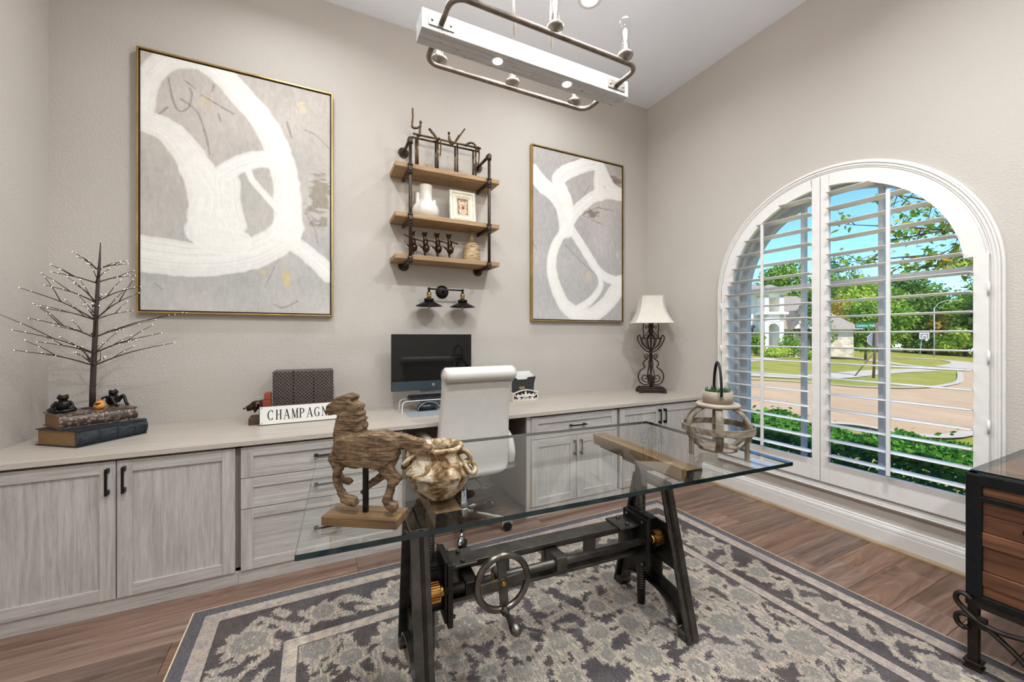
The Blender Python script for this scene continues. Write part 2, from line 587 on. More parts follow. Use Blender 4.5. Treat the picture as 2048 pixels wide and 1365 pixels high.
def attr_paint(name, rough=0.7):
    t = newmat(name)
    a = t.n('VertexColor'); a.layer_name = 'paint'
    co = t.coords('Object')
    n1 = t.noise(t.coords('Object', (9, 9, 3), (0, 0.6, 0)), 5, 5, 0.65, 0.5)
    col = t.mix(0.35, a.outputs[0], t.ramp(n1, [(0.3, lin('#9b9590')), (0.7, lin('#f4f1ec'))]), 'SOFT_LIGHT')
    return t.finish(t.bsdf(col, rough, 0, 0.25, t.bump(n1, 0.25, 0.004)))
attr_paint('canvas_paint')

def rug_mat():
    t = newmat('rug_pile')
    a = t.n('VertexColor'); a.layer_name = 'motif'
    sp = t.n('SeparateColor'); t.l(a.outputs[0], sp.inputs[0])
    co = t.coords('Object')
    fine = t.noise(co, 120, 3, 0.6)
    mid = t.noise(co, 30, 5, 0.7)
    streak = t.noise(t.coords('Object', (26, 5, 5), (0, 0, 0.5)), 4, 4, 0.6)
    def mask(ch, amt, bias=0.0):
        v = t.math('ADD', t.math('ADD', ch, bias), t.math('MULTIPLY', t.math('SUBTRACT', mid, 0.5), amt))
        v = t.math('ADD', v, t.math('MULTIPLY', t.math('SUBTRACT', fine, 0.5), amt * 0.8))
        return t.ramp(v, [(0.47, (0, 0, 0, 1)), (0.53, (1, 1, 1, 1))])
    m = mask(sp.outputs[0], 0.46, 0.05)
    det = mask(sp.outputs[1], 0.30)
    big = t.noise(co, 1.4, 3)
    dark = t.mix(t.ramp(big, [(0.4, (0, 0, 0, 1)), (0.6, (1, 1, 1, 1))]), lin('#564a49'), lin('#554e57'))
    dark = t.mix(t.math('MULTIPLY', streak, 0.38), dark, lin('#9a918c'))
    cream = t.mix(t.ramp(streak, [(0.35, (0, 0, 0, 1)), (0.75, (1, 1, 1, 1))]), lin('#b5ada1'), lin('#dad3c7'))
    mm = t.math('MULTIPLY', m, t.math('SUBTRACT', 1.0, t.math('MULTIPLY', det, 0.38)))
    fade = t.ramp(t.noise(co, 3.2, 4, 0.6), [(0.45, (0, 0, 0, 1)), (0.75, (1, 1, 1, 1))])
    pat = t.mix(mm, dark, cream)
    pat = t.mix(t.math('MULTIPLY', fade, 0.35), pat, lin('#aaa199'))
    # bands from the distance to the edge (blue channel, metres)
    e = sp.outputs[2]
    c0 = (0, 0, 0, 1); c1 = (1, 1, 1, 1)
    e2 = t.math('ADD', e, t.math('MULTIPLY', t.math('SUBTRACT', fine, 0.5), 0.006))
    slate = t.ramp(e2, [(0.0, c1), (0.052, c0)], 'CONSTANT')
    creamb = t.ramp(e2, [(0.0, c0), (0.052, c1), (0.118, c0), (0.402, c1), (0.455, c0)], 'CONSTANT')
    line = t.ramp(e2, [(0.0, c0), (0.118, c1), (0.125, c0), (0.395, c1), (0.402, c0), (0.455, c1), (0.461, c0)], 'CONSTANT')
    # soft grey repeat inside the cream guard bands
    dash = t.ramp(t.noise(co, 26, 4, 0.7), [(0.45, c0), (0.6, c1)])
    cb = t.mix(t.math('MULTIPLY', t.math('MAXIMUM', dash, fade), 0.4), lin('#d6cfc6'), lin('#a8a19b'))
    col = t.mix(slate, pat, t.mix(streak, lin('#57545a'), lin('#918d90')))
    col = t.mix(t.math('MULTIPLY', creamb, 0.85), col, cb)
    col = t.mix(t.math('MULTIPLY', line, 0.7), col, lin('#6a6262'))
    pile = t.noise(t.coords('Object', (160, 60, 60), (0, 0, 0.4)), 2.2, 3, 0.7)
    col = t.mix(0.9, col, t.ramp(pile, [(0.3, lin('#565656')), (0.7, lin('#a6a6a6'))]), 'OVERLAY')
    return t.finish(t.bsdf(col, 0.95, 0, 0.1, t.bump(fine, 0.5, 0.006)))
rug_mat()
plain('rug_binding', '#c5b294', 0.9, var=0.08, nscale=60)

# book and counter-top oddments
def book_spine(name, c0, c1, kind):
    t = newmat(name)
    co = t.coords('Object')
    if kind == 'dots':
        v = t.voronoi(t.coords('Object', (58, 58, 58)), 1.0)
        f = t.ramp(v, [(0.40, (1, 1, 1, 1)), (0.50, (0, 0, 0, 1))])
    else:
        f = t.ramp(t.noise(t.coords('Object', (6, 20, 20)), 3, 5, 0.7), [(0.45, (0, 0, 0, 1)), (0.7, (1, 1, 1, 1))])
    col = t.mix(f, lin(c0), lin(c1))
    return t.finish(t.bsdf(col, 0.32, 0, 0.5, t.bump(f, 0.5, 0.004)))
book_spine('book_cover_dots', '#4b4038', '#8d7464', 'dots')
book_spine('book_cover_blue', '#1a1d22', '#33414c', 'grain')
wood('book_pages', '#7d5f3d', '#93734c', 'X', 3, 0.8, 1.0, False, 0.1)
plain('tree_bark', '#3b2d2a', 0.6, var=0.1, nscale=50)
glow('fairy_light', '#fff1d8', 4.0)
metal('dark_bronze_frog', '#1d1c1b', 0.32, 0.15, 40, 0.5)
def binder_mat():
    t = newmat('binder_lattice')
    co = t.coords('Object', (62, 62, 62), (0, PI / 4, 0))
    sp = t.n('SeparateXYZ'); t.l(co, sp.inputs[0])
    def ln(o):
        return t.math('ABSOLUTE', t.math('SUBTRACT', t.math('FRACT', o), 0.5))
    f = t.math('MAXIMUM', ln(sp.outputs[0]), ln(sp.outputs[2]))
    v = t.voronoi(t.coords('Object', (95, 95, 95)), 1.0)
    k = t.ramp(f, [(0.42, (0, 0, 0, 1)), (0.47, (1, 1, 1, 1))])
    col = t.mix(k, lin('#2b2220'), lin('#8d8178'))
    col = t.mix(t.ramp(v, [(0.18, (1, 1, 1, 1)), (0.25, (0, 0, 0, 1))]), col, lin('#7c6a5d'))
    return t.finish(t.bsdf(col, 0.5, 0, 0.4))
binder_mat()
plain('enamel_white', '#eceae6', 0.35, var=0.01)
plain('letter_black', '#2b2623', 0.5)
plain('red_wood', '#8a3c22', 0.5, var=0.15)
plain('dark_box_wood', '#4a3528', 0.6, var=0.12)
def screen_mat():
    t = newmat('screen_glass')
    return t.finish(t.bsdf(t.ramp(t.noise(t.coords('Object'), 2, 1), [(0, lin('#08080a')), (1, lin('#0c0b0c'))]), 0.04, 0, 0.6))
screen_mat()
plain('monitor_chin', '#39464c', 0.25, var=0.05, nscale=6)
plain('silver_plastic', '#b7b9bb', 0.35)
plain('paper', '#eeeeec', 0.8, var=0.01)
plain('folder_dark', '#2c2b2c', 0.5)
plain('folder_blue', '#24465d', 0.4)
plain('tag_tan', '#9b8462', 0.6)
plain('cream_wood', '#ddd4c2', 0.6, var=0.05)
plain('mat_grey', '#8f9499', 0.7, var=0.04)
plain('blue_black', '#1c252d', 0.3, var=0.1)
def stone_bottle():
    t = newmat('bottle_clay')
    co = t.coords('Object', (10, 10, 60))
    n1 = t.noise(co, 1.6, 5, 0.7, 0.8)
    sp = t.n('SeparateXYZ'); t.l(t.coords('Object'), sp.inputs[0])
    hi = t.math('GREATER_THAN', sp.outputs[2], 0.16)
    col = t.ramp(n1, [(0.36, lin('#6f5838')), (0.5, lin('#b49a70')), (0.66, lin('#d8cbb0'))])
    col = t.mix(t.math('MULTIPLY', hi, 0.8), col, lin('#5d4b39'))
    return t.finish(t.bsdf(col, 0.5, 0, 0.4, t.bump(n1, 0.4, 0.004)))
stone_bottle()
plain('frame_cream', '#ddd6c4', 0.7, var=0.06, nscale=30)
plain('photo_brown', '#8b6547', 0.4, var=0.3, nscale=30)
plain('photo_fur', '#c9a988', 0.5, var=0.25, nscale=70)
plain('photo_dark', '#3d2820', 0.5)
plain('orange_duck', '#d8923e', 0.45, var=0.06)
plain('orange_red', '#b3532a', 0.45)
glow('lamp_disc', '#fff8ee', 10.0)
glow('filament', '#fff3e0', 9.0)
# ------------------------------------------------------------------ room shell
XL, XR, YB, YF, ZC = -1.40, 3.305, 3.308, -2.9, 3.868

def plank_mesh(L, W, T=0.014, c=0.0018):
    v = []
    for z, k in ((-T, 0), (-c, 0), (0, c)):
        v += [(-L / 2 + k, -W / 2 + k, z), (L / 2 - k, -W / 2 + k, z), (L / 2 - k, W / 2 - k, z), (-L / 2 + k, W / 2 - k, z)]
    f = [(8, 9, 10, 11)]
    for a in (0, 4):
        for k in range(4):
            f.append((a + k, a + (k + 1) % 4, a + 4 + (k + 1) % 4, a + 4 + k))
    me = bpy.data.meshes.new('plank'); me.from_pydata(v, [], f); me.update()
    me.materials.append(M['floor_plank'])
    return me

def build_floor():
    fl = structure(MB().box(XL - 0.1, XR + 0.05, YF - 0.1, YB + 0.1, -0.10, -0.014).build('floor', 'knee_dark'))
    rnd = random.Random(5)
    W = 0.187
    cache = {}
    y = YB + 0.06
    row = 0
    while y > YF - 0.1:
        x = XL - rnd.uniform(0.05, 1.3)
        while x < XR:
            L = rnd.choice([1.0, 1.25, 1.5, 1.85])
            x1 = min(x + L, XR); x0 = max(x, XL)
            if x1 - x0 > 0.04:
                k = round(x1 - x0, 3)
                if k not in cache: cache[k] = plank_mesh(k - 0.0012, W - 0.0012)
                o = bpy.data.objects.new('plank', cache[k])
                COL.objects.link(o); o.parent = fl
                o.location = ((x0 + x1) / 2, y - W / 2, 0)
            x += L
        y -= W; row += 1
build_floor()

structure(MB().box(XL - 0.12, XR + 0.3, YB, YB + 0.12, -0.1, ZC + 0.1).build('wall_back', 'wall_paint'))
structure(MB().box(XL - 0.12, XL, YF - 0.1, YB, -0.1, ZC + 0.1).build('wall_left', 'wall_paint'))
structure(MB().box(XL - 0.12, XR + 0.3, YF - 0.12, YF, -0.1, ZC + 0.1).build('wall_front', 'wall_paint'))
structure(MB().box(XL - 0.12, XR + 0.3, YF - 0.12, YB + 0.12, ZC, ZC + 0.12).build('ceiling', 'ceiling_paint'))

# arched opening in the window wall
AC, AZ = 1.589, 1.72            # centre of the arch (Y, Z)
def arch_outline(r, zb, n=40, y0=None, y1=None):
    """closed (Y,Z) outline: straight sides of half-width r with a half-round head"""
    pts = [(AC - r, zb), (AC + r, zb)]
    pts += [(AC + r, zb + (AZ - zb) * k / 8) for k in range(1, 8)]
    pts += arc(AC, AZ, r, 0, PI, n)
    pts += [(AC - r, AZ - (AZ - zb) * k / 8) for k in range(1, 8)]
    return pts

def build_wall_right():
    zc = 1.2
    r, zb = 0.765, 0.30
    y0, y1, z0, z1 = YF - 0.1, YB + 0.0, -0.1, ZC + 0.1
    inner = arch_outline(r, zb, 48)
    for cy, cz in ((y0, z0), (y1, z0), (y1, z1), (y0, z1)):        # make room for the wall's corners
        d = Vector((cy - AC, cz - zc))
        t = 0.0
        while True:
            t += 0.0005
            p = Vector((AC, zc)) + d * t
            ins = abs(p.x - AC) < r and zb < p.y < AZ or (p.y >= AZ and (p.x - AC) ** 2 + (p.y - AZ) ** 2 < r * r)
            if not ins: break
        inner.append((p.x, p.y))
    inner.sort(key=lambda p: math.atan2(p[1] - zc, p[0] - AC))
    outer = []
    for p in inner:
        dy, dz = p[0] - AC, p[1] - zc
        s = min([(y1 - AC) / dy if dy > 1e-9 else 1e9, (y0 - AC) / dy if dy < -1e-9 else 1e9,
                 (z1 - zc) / dz if dz > 1e-9 else 1e9, (z0 - zc) / dz if dz < -1e-9 else 1e9])
        outer.append((AC + dy * s, zc + dz * s))
    m = MB().ringprism(outer, inner, XR, XR + 0.26, 'X')
    structure(m.build('wall_right', 'wall_paint'))
build_wall_right()

# baseboard under the window and its stained quarter round
def extrude_y(m, prof, y0, y1):
    n = len(prof)
    v = [(x, y0, z) for x, z in prof] + [(x, y1, z) for x, z in prof]
    f = [tuple(range(n)), tuple(range(2 * n - 1, n - 1, -1))] + [(i, (i + 1) % n, n + (i + 1) % n, n + i) for i in range(n)]
    m.add(v, f); return m
def extrude_x(m, prof, x0, x1):
    n = len(prof)
    v = [(x0, y, z) for y, z in prof] + [(x1, y, z) for y, z in prof]
    f = [tuple(range(n)), tuple(range(2 * n - 1, n - 1, -1))] + [(i, (i + 1) % n, n + (i + 1) % n, n + i) for i in range(n)]
    m.add(v, f); return m
bp = [(0, 0), (0.018, 0), (0.018, 0.098), (0.0155, 0.101), (0.0175, 0.106), (0.0165, 0.122), (0.011, 0.134), (0.011, 0.143), (0.006, 0.147), (0, 0.147)]
structure(extrude_y(MB(), [(XR - a, b) for a, b in bp], YF, 2.60).build('baseboard_right', 'white_trim'))
structure(extrude_y(MB(), [(XL + a, b) for a, b in bp], YF, 2.60).build('baseboard_left', 'white_trim'))
structure(extrude_x(MB(), [(YF + a, b) for a, b in bp], XL, XR).build('baseboard_front', 'white_trim'))
qr = [(0, 0)] + [(0.019 * math.cos(a), 0.019 * math.sin(a)) for a in [PI / 2 * k / 6 for k in range(7)]]
structure(extrude_y(MB(), [(XR - 0.018 - a, b) for a, b in qr], YF, 2.60).build('trim_1', 'quarter_round'))

# moulded casing round the window: nested steps
def casing():
    m = MB()
    for ro, ri, zbo, zbi, d in ((0.846, 0.832, 0.240, 0.252, 0.016), (0.832, 0.822, 0.252, 0.262, 0.030), (0.822, 0.806, 0.262, 0.279, 0.024),
                                (0.806, 0.797, 0.279, 0.289, 0.019), (0.797, 0.765, 0.289, 0.302, 0.012)):
        m.ringprism(arch_outline(ro, zbo, 56), arch_outline(ri, zbi, 56), XR - d - 0.004, XR + 0.002, 'X')
    return structure(m.build('trim_2', 'white_trim', bevel=0.003))
casing()
def jamb():
    m = MB()
    m.ringprism(arch_outline(0.768, 0.30, 56), arch_outline(0.752, 0.314, 56), XR + 0.0, XR + 0.255, 'X')
    m.ringprism(arch_outline(0.752, 0.314, 56), arch_outline(0.735, 0.33, 56), XR + 0.10, XR + 0.125, 'X')
    return structure(m.build('trim_3', 'white_trim'))
jamb()

# glazed window
def window():
    XG = 3.52
    w = structure(MB().ringprism(arch_outline(0.754, 0.312, 56), arch_outline(0.705, 0.36, 56), XG - 0.03, XG + 0.035, 'X').build('window_1', 'vinyl_frame', bevel=0.004))
    m1, m2 = 1.347, 1.839
    for y in (m1, m2):
        h = AZ + math.sqrt(0.72 ** 2 - (y - AC) ** 2)
        MB().box(XG - 0.022, XG + 0.022, y - 0.015, y + 0.015, 0.355, h).build('mullion', 'vinyl_frame', w, bevel=0.003)
    MB().box(XG - 0.019, XG + 0.019, AC - 0.71, AC + 0.71, 1.736, 1.768).build('transom', 'vinyl_frame', w, bevel=0.003)
    R = 0.715
    bays = [(AC - R, m1), (m1, m2), (m2, AC + R)]
    for a, b in bays:
        MB().box(XG - 0.002, XG + 0.002, a, b, 0.35, 1.75).build('pane', 'pane', w)
    for a, b in bays:
        pts = [(a, 1.75), (b, 1.75)]
        n = 14
        for k in range(n + 1):
            y = b + (a - b) * k / n
            z = AZ + math.sqrt(max(0.0, R * R - (y - AC) ** 2))
            if z > 1.76: pts.append((y, z))
        MB().prism(pts, XG - 0.002, XG + 0.002, 'X').build('pane', 'pane', w)
window()

# ------------------------------------------------------------------ plantation shutters
def louver_mesh(m, y0, y1, z, y0b=None, y1b=None):
    w, th = 0.056, 0.006
    sec = [(w * math.cos(a), th * math.sin(a) * (1.0 if abs(math.cos(a)) < 0.95 else 0.9)) for a in [2 * PI * k / 14 for k in range(14)]]
    n = len(sec)
    tl = math.tan(math.radians(2.0))
    v = [(3.283 + x, y0, z + h - x * tl) for x, h in sec] + [(3.283 + x, y1, z + h - x * tl) for x, h in sec]
    f = [tuple(range(n)), tuple(range(2 * n - 1, n - 1, -1))] + [(i, (i + 1) % n, n + (i + 1) % n, n + i) for i in range(n)]
    m.add(v, f, True); m.s[-n - 2] = False; m.s[-n - 1] = False
    return m

def shutter(side):
    # side -1: the panel hinged towards the trunk (low Y); +1: the panel towards the desk cabinets
    mid = 1.603
    lab = 'white louvred shutter panel on the arched window, hinged on the side of the wooden trunk' if side < 0 else \
          'white louvred shutter panel on the arched window, hinged on the side of the iron lamp'
    t = thing('plantation_shutter', lab, 'shutter', (3.283, AC + side * 0.4, 0.30), group='shutter panels of the arched window')
    x0, x1 = 3.267, 3.298
    xi, so = (mid - 0.002, mid - 0.054) if side < 0 else (mid + 0.002, mid + 0.054)
    ho, hi = AC + side * 0.792, AC + side * 0.733
    lo, up = 0.306, 0.452
    ytop = lambda y: AZ + math.sqrt(max(0.0, 0.782 ** 2 - (y - AC) ** 2))
    a, b = sorted((xi, so))
    MB().prism([(a, lo), (b, lo), (b, ytop(b)), (a, ytop(a))], x0, x1, 'X').build('stile', 'shutter_white', t, bevel=0.003)
    a, b = sorted((ho, hi))
    st = MB().box(x0, x1, a, b, lo, 1.80).build('stile', 'shutter_white', t, bevel=0.003)
    for z in (0.86, 1.236, 1.61):
        MB().cyl((x0 - 0.004, ho, z - 0.035), (x0 - 0.004, ho, z + 0.035), 0.006, seg=10).build('hinge', 'shutter_white', st)
    a, b = sorted((so, hi))
    MB().box(x0, x1, a, b, lo, up).build('bottom_rail', 'shutter_white', t, bevel=0.003)
    # curved head
    if side < 0: a0, a1 = math.radians(174.5), math.acos((so - AC) / 0.70)
    else: a0, a1 = math.radians(5.5), math.acos((so - AC) / 0.70)
    n = 30
    outer = arc(AC, AZ, 0.784, a0, a1, n); inner = arc(AC, AZ, 0.70, a0, a1, n)
    MB().prism(outer + inner[::-1], x0 + 0.001, x1 - 0.001, 'X').build('curved_head', 'shutter_white', t)
    # louvres
    for i in range(18):
        z = 0.503 + 0.1093 * i
        e = hi
        if z > 1.76:
            ch = math.sqrt(max(0.0, 0.705 ** 2 - (z + 0.004 - AZ) ** 2))
            e = AC + side * ch
        a, b = sorted((so, e))
        if b - a < 0.06 or (side < 0 and e > so) or (side > 0 and e < so): continue
        louver_mesh(MB(), a + 0.001, b - 0.001, z).build('louver', 'shutter_white', t)
    yr = (so + hi) / 2
    zt = 2.268 if side < 0 else 2.245
    MB().box(3.212, 3.2265, yr - 0.010, yr + 0.010, 0.475, zt).build('tilt_rod', 'shutter_white', t, bevel=0.002)
shutter(-1)
shutter(1)

# ------------------------------------------------------------------ recessed ceiling lights
def cans():
    pos = [(1.843, 2.42), (-0.15, 2.42), (1.843, 0.35), (-0.15, 0.35), (1.843, -1.7), (-0.15, -1.7)]
    where = ['over the corner between shelf and arched window', 'over the bare twig tree end of the counter', 'over the wooden trunk', 'over the open floor before the long cabinets', 'over the entry side of the room, nearer the window wall', 'over the entry side of the room, away from the window']
    for (x, y), w in zip(pos, where):
        t = thing('recessed_light', 'round white recessed ceiling light ' + w, 'ceiling light', (x, y, ZC), group='recessed ceiling lights')
        MB().lathe([(0.062, -0.004), (0.07, -0.006), (0.088, -0.004), (0.09, 0.0), (0.062, 0.0)], (x, y, ZC), 32).build('trim_ring', 'white_trim', t)
        MB().lathe([(0.0, -0.003), (0.066, -0.003), (0.066, -0.001), (0.0, -0.001)], (x, y, ZC), 32).build('lens', 'lamp_disc', t)
        ld = bpy.data.lights.new('recessed_lamp', 'AREA')
        ld.shape = 'DISK'; ld.size = 0.20; ld.energy = CAN_W if y < 2 else CAN_W * 0.35; ld.color = (0.91, 0.965, 1.0); ld.spread = math.radians(156)
        lo = bpy.data.objects.new('recessed_lamp', ld); COL.objects.link(lo); lo.parent = t
        lo.location = (0, 0, -0.03)
CAN_W = 50.0
cans()
# ------------------------------------------------------------------ built-in cabinets
CT = 0.785           # counter height
FY = 2.595           # door faces

def pull(parent, x, z, length, vertical):
    """black bar pull with two square feet"""
    m = MB()
    h = length / 2
    if vertical:
        m.box(x - 0.005, x + 0.005, FY - 0.032, FY - 0.023, z - h, z + h)
        for s in (-1, 1): m.box(x - 0.006, x + 0.006, FY - 0.026, FY + 0.001, z + s * (h - 0.012) - 0.011, z + s * (h - 0.012) + 0.011)
    else:
        m.box(x - h, x + h, FY - 0.032, FY - 0.023, z - 0.005, z + 0.005)
        for s in (-1, 1): m.box(x + s * (h - 0.012) - 0.011, x + s * (h - 0.012) + 0.011, FY - 0.026, FY + 0.001, z - 0.006, z + 0.006)
    return m.build('handle', 'black_iron', parent, bevel=0.0015)

def shaker(kind, parent, x0, x1, z0, z1, rail=0.058, stile=0.058, horiz=False):
    """flat recessed panel with stiles and rails proud of it"""
    p = MB().box(x0 + 0.01, x1 - 0.01, FY + 0.011, FY + 0.019, z0 + 0.01, z1 - 0.01).build(kind, 'cab_h' if horiz else 'cab_v', parent)
    for a, b in ((x0, x0 + stile), (x1 - stile, x1)):
        MB().box(a, b, FY, FY + 0.02, z0, z1).build('stile', 'cab_v', p, bevel=0.0012)
    for a, b in ((z0, z0 + rail), (z1 - rail, z1)):
        MB().box(x0 + stile, x1 - stile, FY + 0.0004, FY + 0.02, a, b).build('rail', 'cab_h', p, bevel=0.0012)
    return p

def carcass(t, x0, x1):
    m = MB()
    yf = FY + 0.022
    m.box(x0, x0 + 0.018, yf, YB - 0.01, 0.07, 0.757)
    m.box(x1 - 0.018, x1, yf, YB - 0.01, 0.07, 0.757)
    m.box(x0, x1, YB - 0.02, YB - 0.01, 0.07, 0.757)
    m.box(x0, x1, yf, YB - 0.01, 0.07, 0.088)
    m.box(x0, x1, yf, yf + 0.08, 0.739, 0.757)
    m.build('carcass', 'cab_carcass', t)
    MB().box(x0, x1, FY + 0.010, FY + 0.028, 0.0, 0.071).build('toe_kick', 'cab_h', t)

t = thing('base_cabinet', 'pale oak two-door base cabinet under the twig tree, beside the drawer stack', 'cabinet', (-0.86, 2.95, 0))
carcass(t, XL + 0.001, -0.372)
MB().box(XL + 0.001, -1.347, FY + 0.004, FY + 0.022, 0.073, 0.757).build('filler_strip', 'cab_v', t)
d = shaker('door', t, -1.345, -0.867, 0.073, 0.743); pull(d, -0.893, 0.650, 0.128, True)
d = shaker('door', t, -0.862, -0.384, 0.073, 0.743); pull(d, -0.833, 0.652, 0.128, True)

t = thing('drawer_cabinet', 'pale oak base cabinet with three drawers under the lettered sign', 'cabinet', (0.07, 2.95, 0))
carcass(t, -0.371, 0.525)
for z0, z1 in ((0.577, 0.743), (0.409, 0.573), (0.073, 0.405)):
    d = shaker('drawer', t, -0.358, 0.502, z0, z1, 0.052, 0.058, True)
    pull(d, 0.072, (z0 + z1) / 2, 0.15, False)

t = thing('drawer_and_door_cabinet', 'pale oak base cabinet with one drawer over two doors, beside the knee space', 'cabinet', (1.84, 2.95, 0))
carcass(t, 1.405, 2.270)
MB().box(1.405, 1.441, FY + 0.006, FY + 0.022, 0.073, 0.757).build('end_post', 'cab_v', t)
d = shaker('drawer', t, 1.443, 2.257, 0.580, 0.741, 0.05, 0.058, True); pull(d, 1.853, 0.657, 0.15, False)
d = shaker('door', t, 1.443, 1.847, 0.077, 0.575); pull(d, 1.822, 0.482, 0.118, True)
d = shaker('door', t, 1.852, 2.257, 0.077, 0.575); pull(d, 1.882, 0.482, 0.118, True)

t = thing('corner_cabinet', 'pale oak two-door base cabinet under the iron lamp, in the window corner', 'cabinet', (2.78, 2.95, 0))
carcass(t, 2.271, XR - 0.001)
MB().box(3.234, XR - 0.001, FY + 0.004, FY + 0.022, 0.073, 0.757).build('filler_strip', 'cab_v', t)
d = shaker('door', t, 2.284, 2.755, 0.077, 0.741); pull(d, 2.729, 0.645, 0.128, True)
d = shaker('door', t, 2.761, 3.232, 0.077, 0.741); pull(d, 2.790, 0.645, 0.128, True)

o = MB().box(XL + 0.001, XR - 0.001, 2.574, YB - 0.001, 0.757, CT).build('countertop', 'cab_top', None, loc=(0.95, 2.94, 0.757), bevel=0.002)
tag(o, 'long pale wood-grain countertop running wall to wall over the cabinets', 'countertop')
# ------------------------------------------------------------------ rug
RUGZ = 0.006
def set_attr(me, name, rgba):
    a = me.color_attributes.new(name, 'FLOAT_COLOR', 'POINT')
    a.data.foreach_set('color', np.asarray(rgba, dtype=np.float32).ravel())

def build_rug():
    x0, x1, y0, y1 = -0.523, 2.533, -1.15, 2.425
    nx, ny = 380, 440
    xs = np.linspace(x0, x1, nx); ys = np.linspace(y0, y1, ny)
    X, Y = np.meshgrid(xs, ys)
    E = np.minimum(np.minimum(X - x0, x1 - X), np.minimum(Y - y0, y1 - Y))
    rs = np.random.RandomState(11)
    S = np.full(X.shape, -1.0); D = np.full(X.shape, -1.0)
    def flower(cx, cy, R, n, ph, full=True):
        m = (np.abs(X - cx) < R * 1.5) & (np.abs(Y - cy) < R * 1.5)
        if not m.any(): return
        dx, dy = X[m] - cx, Y[m] - cy
        r = np.hypot(dx, dy); a = np.arctan2(dy, dx)
        edge = R * (0.84 + 0.13 * np.cos(n * a + ph) + 0.06 * np.cos((2 * n + 1) * a + ph * 2))
        S[m] = np.maximum(S[m], edge - r)
        if full:
            ring = 0.045 * R / 0.1 * 0.35 - np.abs(r - 0.50 * edge) - 0.004 * np.cos(n * a + ph)
            core = 0.17 * R - r
            ray = np.where((r < 0.48 * edge) & (r > 0.2 * R), 0.007 - np.abs(np.sin(n * a / 2 + ph)) * r * 0.6, -1)
            D[m] = np.maximum(D[m], np.maximum(np.maximum(ring, core), ray))
    def leaf(cx, cy, L, W, an):
        m = (np.abs(X - cx) < L) & (np.abs(Y - cy) < L)
        if not m.any(): return
        dx, dy = X[m] - cx, Y[m] - cy
        u = dx * math.cos(an) + dy * math.sin(an); v = -dx * math.sin(an) + dy * math.cos(an)
        v = v - 0.18 * L * np.sin(u / L * 3)
        w = W * (1 - (u / (L * 0.8)) ** 2) * (1 + 0.25 * np.cos(u / L * 22))
        S[m] = np.maximum(S[m], w - np.abs(v))
        D[m] = np.maximum(D[m], 0.0025 - np.abs(v) - 0.02 * np.clip(np.abs(u) / L - 0.6, 0, 1))
    def vine(pts, w):
        P = np.array([tuple(p)[:2] for p in catmull([(a, b, 0) for a, b in pts], 8)])
        for k in range(len(P) - 1):
            a, b = P[k], P[k + 1]
            lo = np.minimum(a, b) - w * 4; hi = np.maximum(a, b) + w * 4
            m = (X > lo[0]) & (X < hi[0]) & (Y > lo[1]) & (Y < hi[1])
            if not m.any(): continue
            d = b - a; L2 = (d ** 2).sum() + 1e-9
            tt = np.clip(((X[m] - a[0]) * d[0] + (Y[m] - a[1]) * d[1]) / L2, 0, 1)
            ds = np.hypot(X[m] - a[0] - tt * d[0], Y[m] - a[1] - tt * d[1])
            S[m] = np.maximum(S[m], w - ds)
    # field: scattered blossoms, leaves and curling stems
    fx0, fx1, fy0, fy1 = x0 + 0.5, x1 - 0.5, y0 + 0.5, y1 - 0.5
    pts = []
    for _ in range(6000):
        p = (rs.uniform(fx0, fx1), rs.uniform(fy0, fy1))
        R = rs.choice([0.125, 0.10, 0.075, 0.055], p=[0.3, 0.3, 0.25, 0.15])
        if all(math.hypot(p[0] - q[0], p[1] - q[1]) > (R + q[2]) * 0.98 for q in pts): pts.append((p[0], p[1], R))
    for (a, b, R) in pts:
        flower(a, b, R, rs.choice([7, 8, 9, 11]), rs.uniform(0, 6))
    for _ in range(720):
        a, b = rs.uniform(fx0, fx1), rs.uniform(fy0, fy1)
        leaf(a, b, rs.uniform(0.05, 0.11), rs.uniform(0.012, 0.026), rs.uniform(0, 2 * PI))
    for _ in range(70):
        a, b = rs.uniform(fx0, fx1), rs.uniform(fy0, fy1); an = rs.uniform(0, 2 * PI)
        P = [(a, b)]
        for k in range(4):
            an += rs.uniform(-1.0, 1.0); P.append((P[-1][0] + 0.08 * math.cos(an), P[-1][1] + 0.08 * math.sin(an)))
        vine(P, 0.008)
    # border: large flowers linked by a running vine
    bd = 0.265
    def along(s, off=0.0):
        w, hgt = x1 - x0 - 2 * bd, y1 - y0 - 2 * bd
        per = 2 * (w + hgt); s = s % per
        if s < w: return (x0 + bd + s, y0 + bd + off)
        s -= w
        if s < hgt: return (x1 - bd - off, y0 + bd + s)
        s -= hgt
        if s < w: return (x1 - bd - s, y1 - bd - off)
        s -= w
        return (x0 + bd + off, y1 - bd - s)
    per = 2 * ((x1 - x0 - 2 * bd) + (y1 - y0 - 2 * bd))
    n = 30
    for k in range(n):
        p = along(per * k / n)
        flower(p[0], p[1], 0.118 if k % 2 == 0 else 0.085, 9 if k % 2 == 0 else 7, k * 1.3)
        for q in range(5):
            p = along(per * (k + 0.15 + 0.17 * q) / n, rs.uniform(-0.09, 0.09))
            leaf(p[0], p[1], rs.uniform(0.055, 0.1), rs.uniform(0.014, 0.028), rs.uniform(0, 2 * PI))
    V = [along(per * k / (n * 4), 0.075 * math.sin(k * PI / 2)) for k in range(n * 4 + 1)]
    vine(V, 0.010)
    me = bpy.data.meshes.new('rug')
    verts = np.stack([X.ravel(), Y.ravel(), np.full(X.size, RUGZ)], 1)
    i = np.arange(nx * ny).reshape(ny, nx)
    faces = np.stack([i[:-1, :-1], i[:-1, 1:], i[1:, 1:], i[1:, :-1]], -1).reshape(-1, 4)
    ctr = np.array([(x0 + x1) / 2, (y0 + y1) / 2, 0.0])
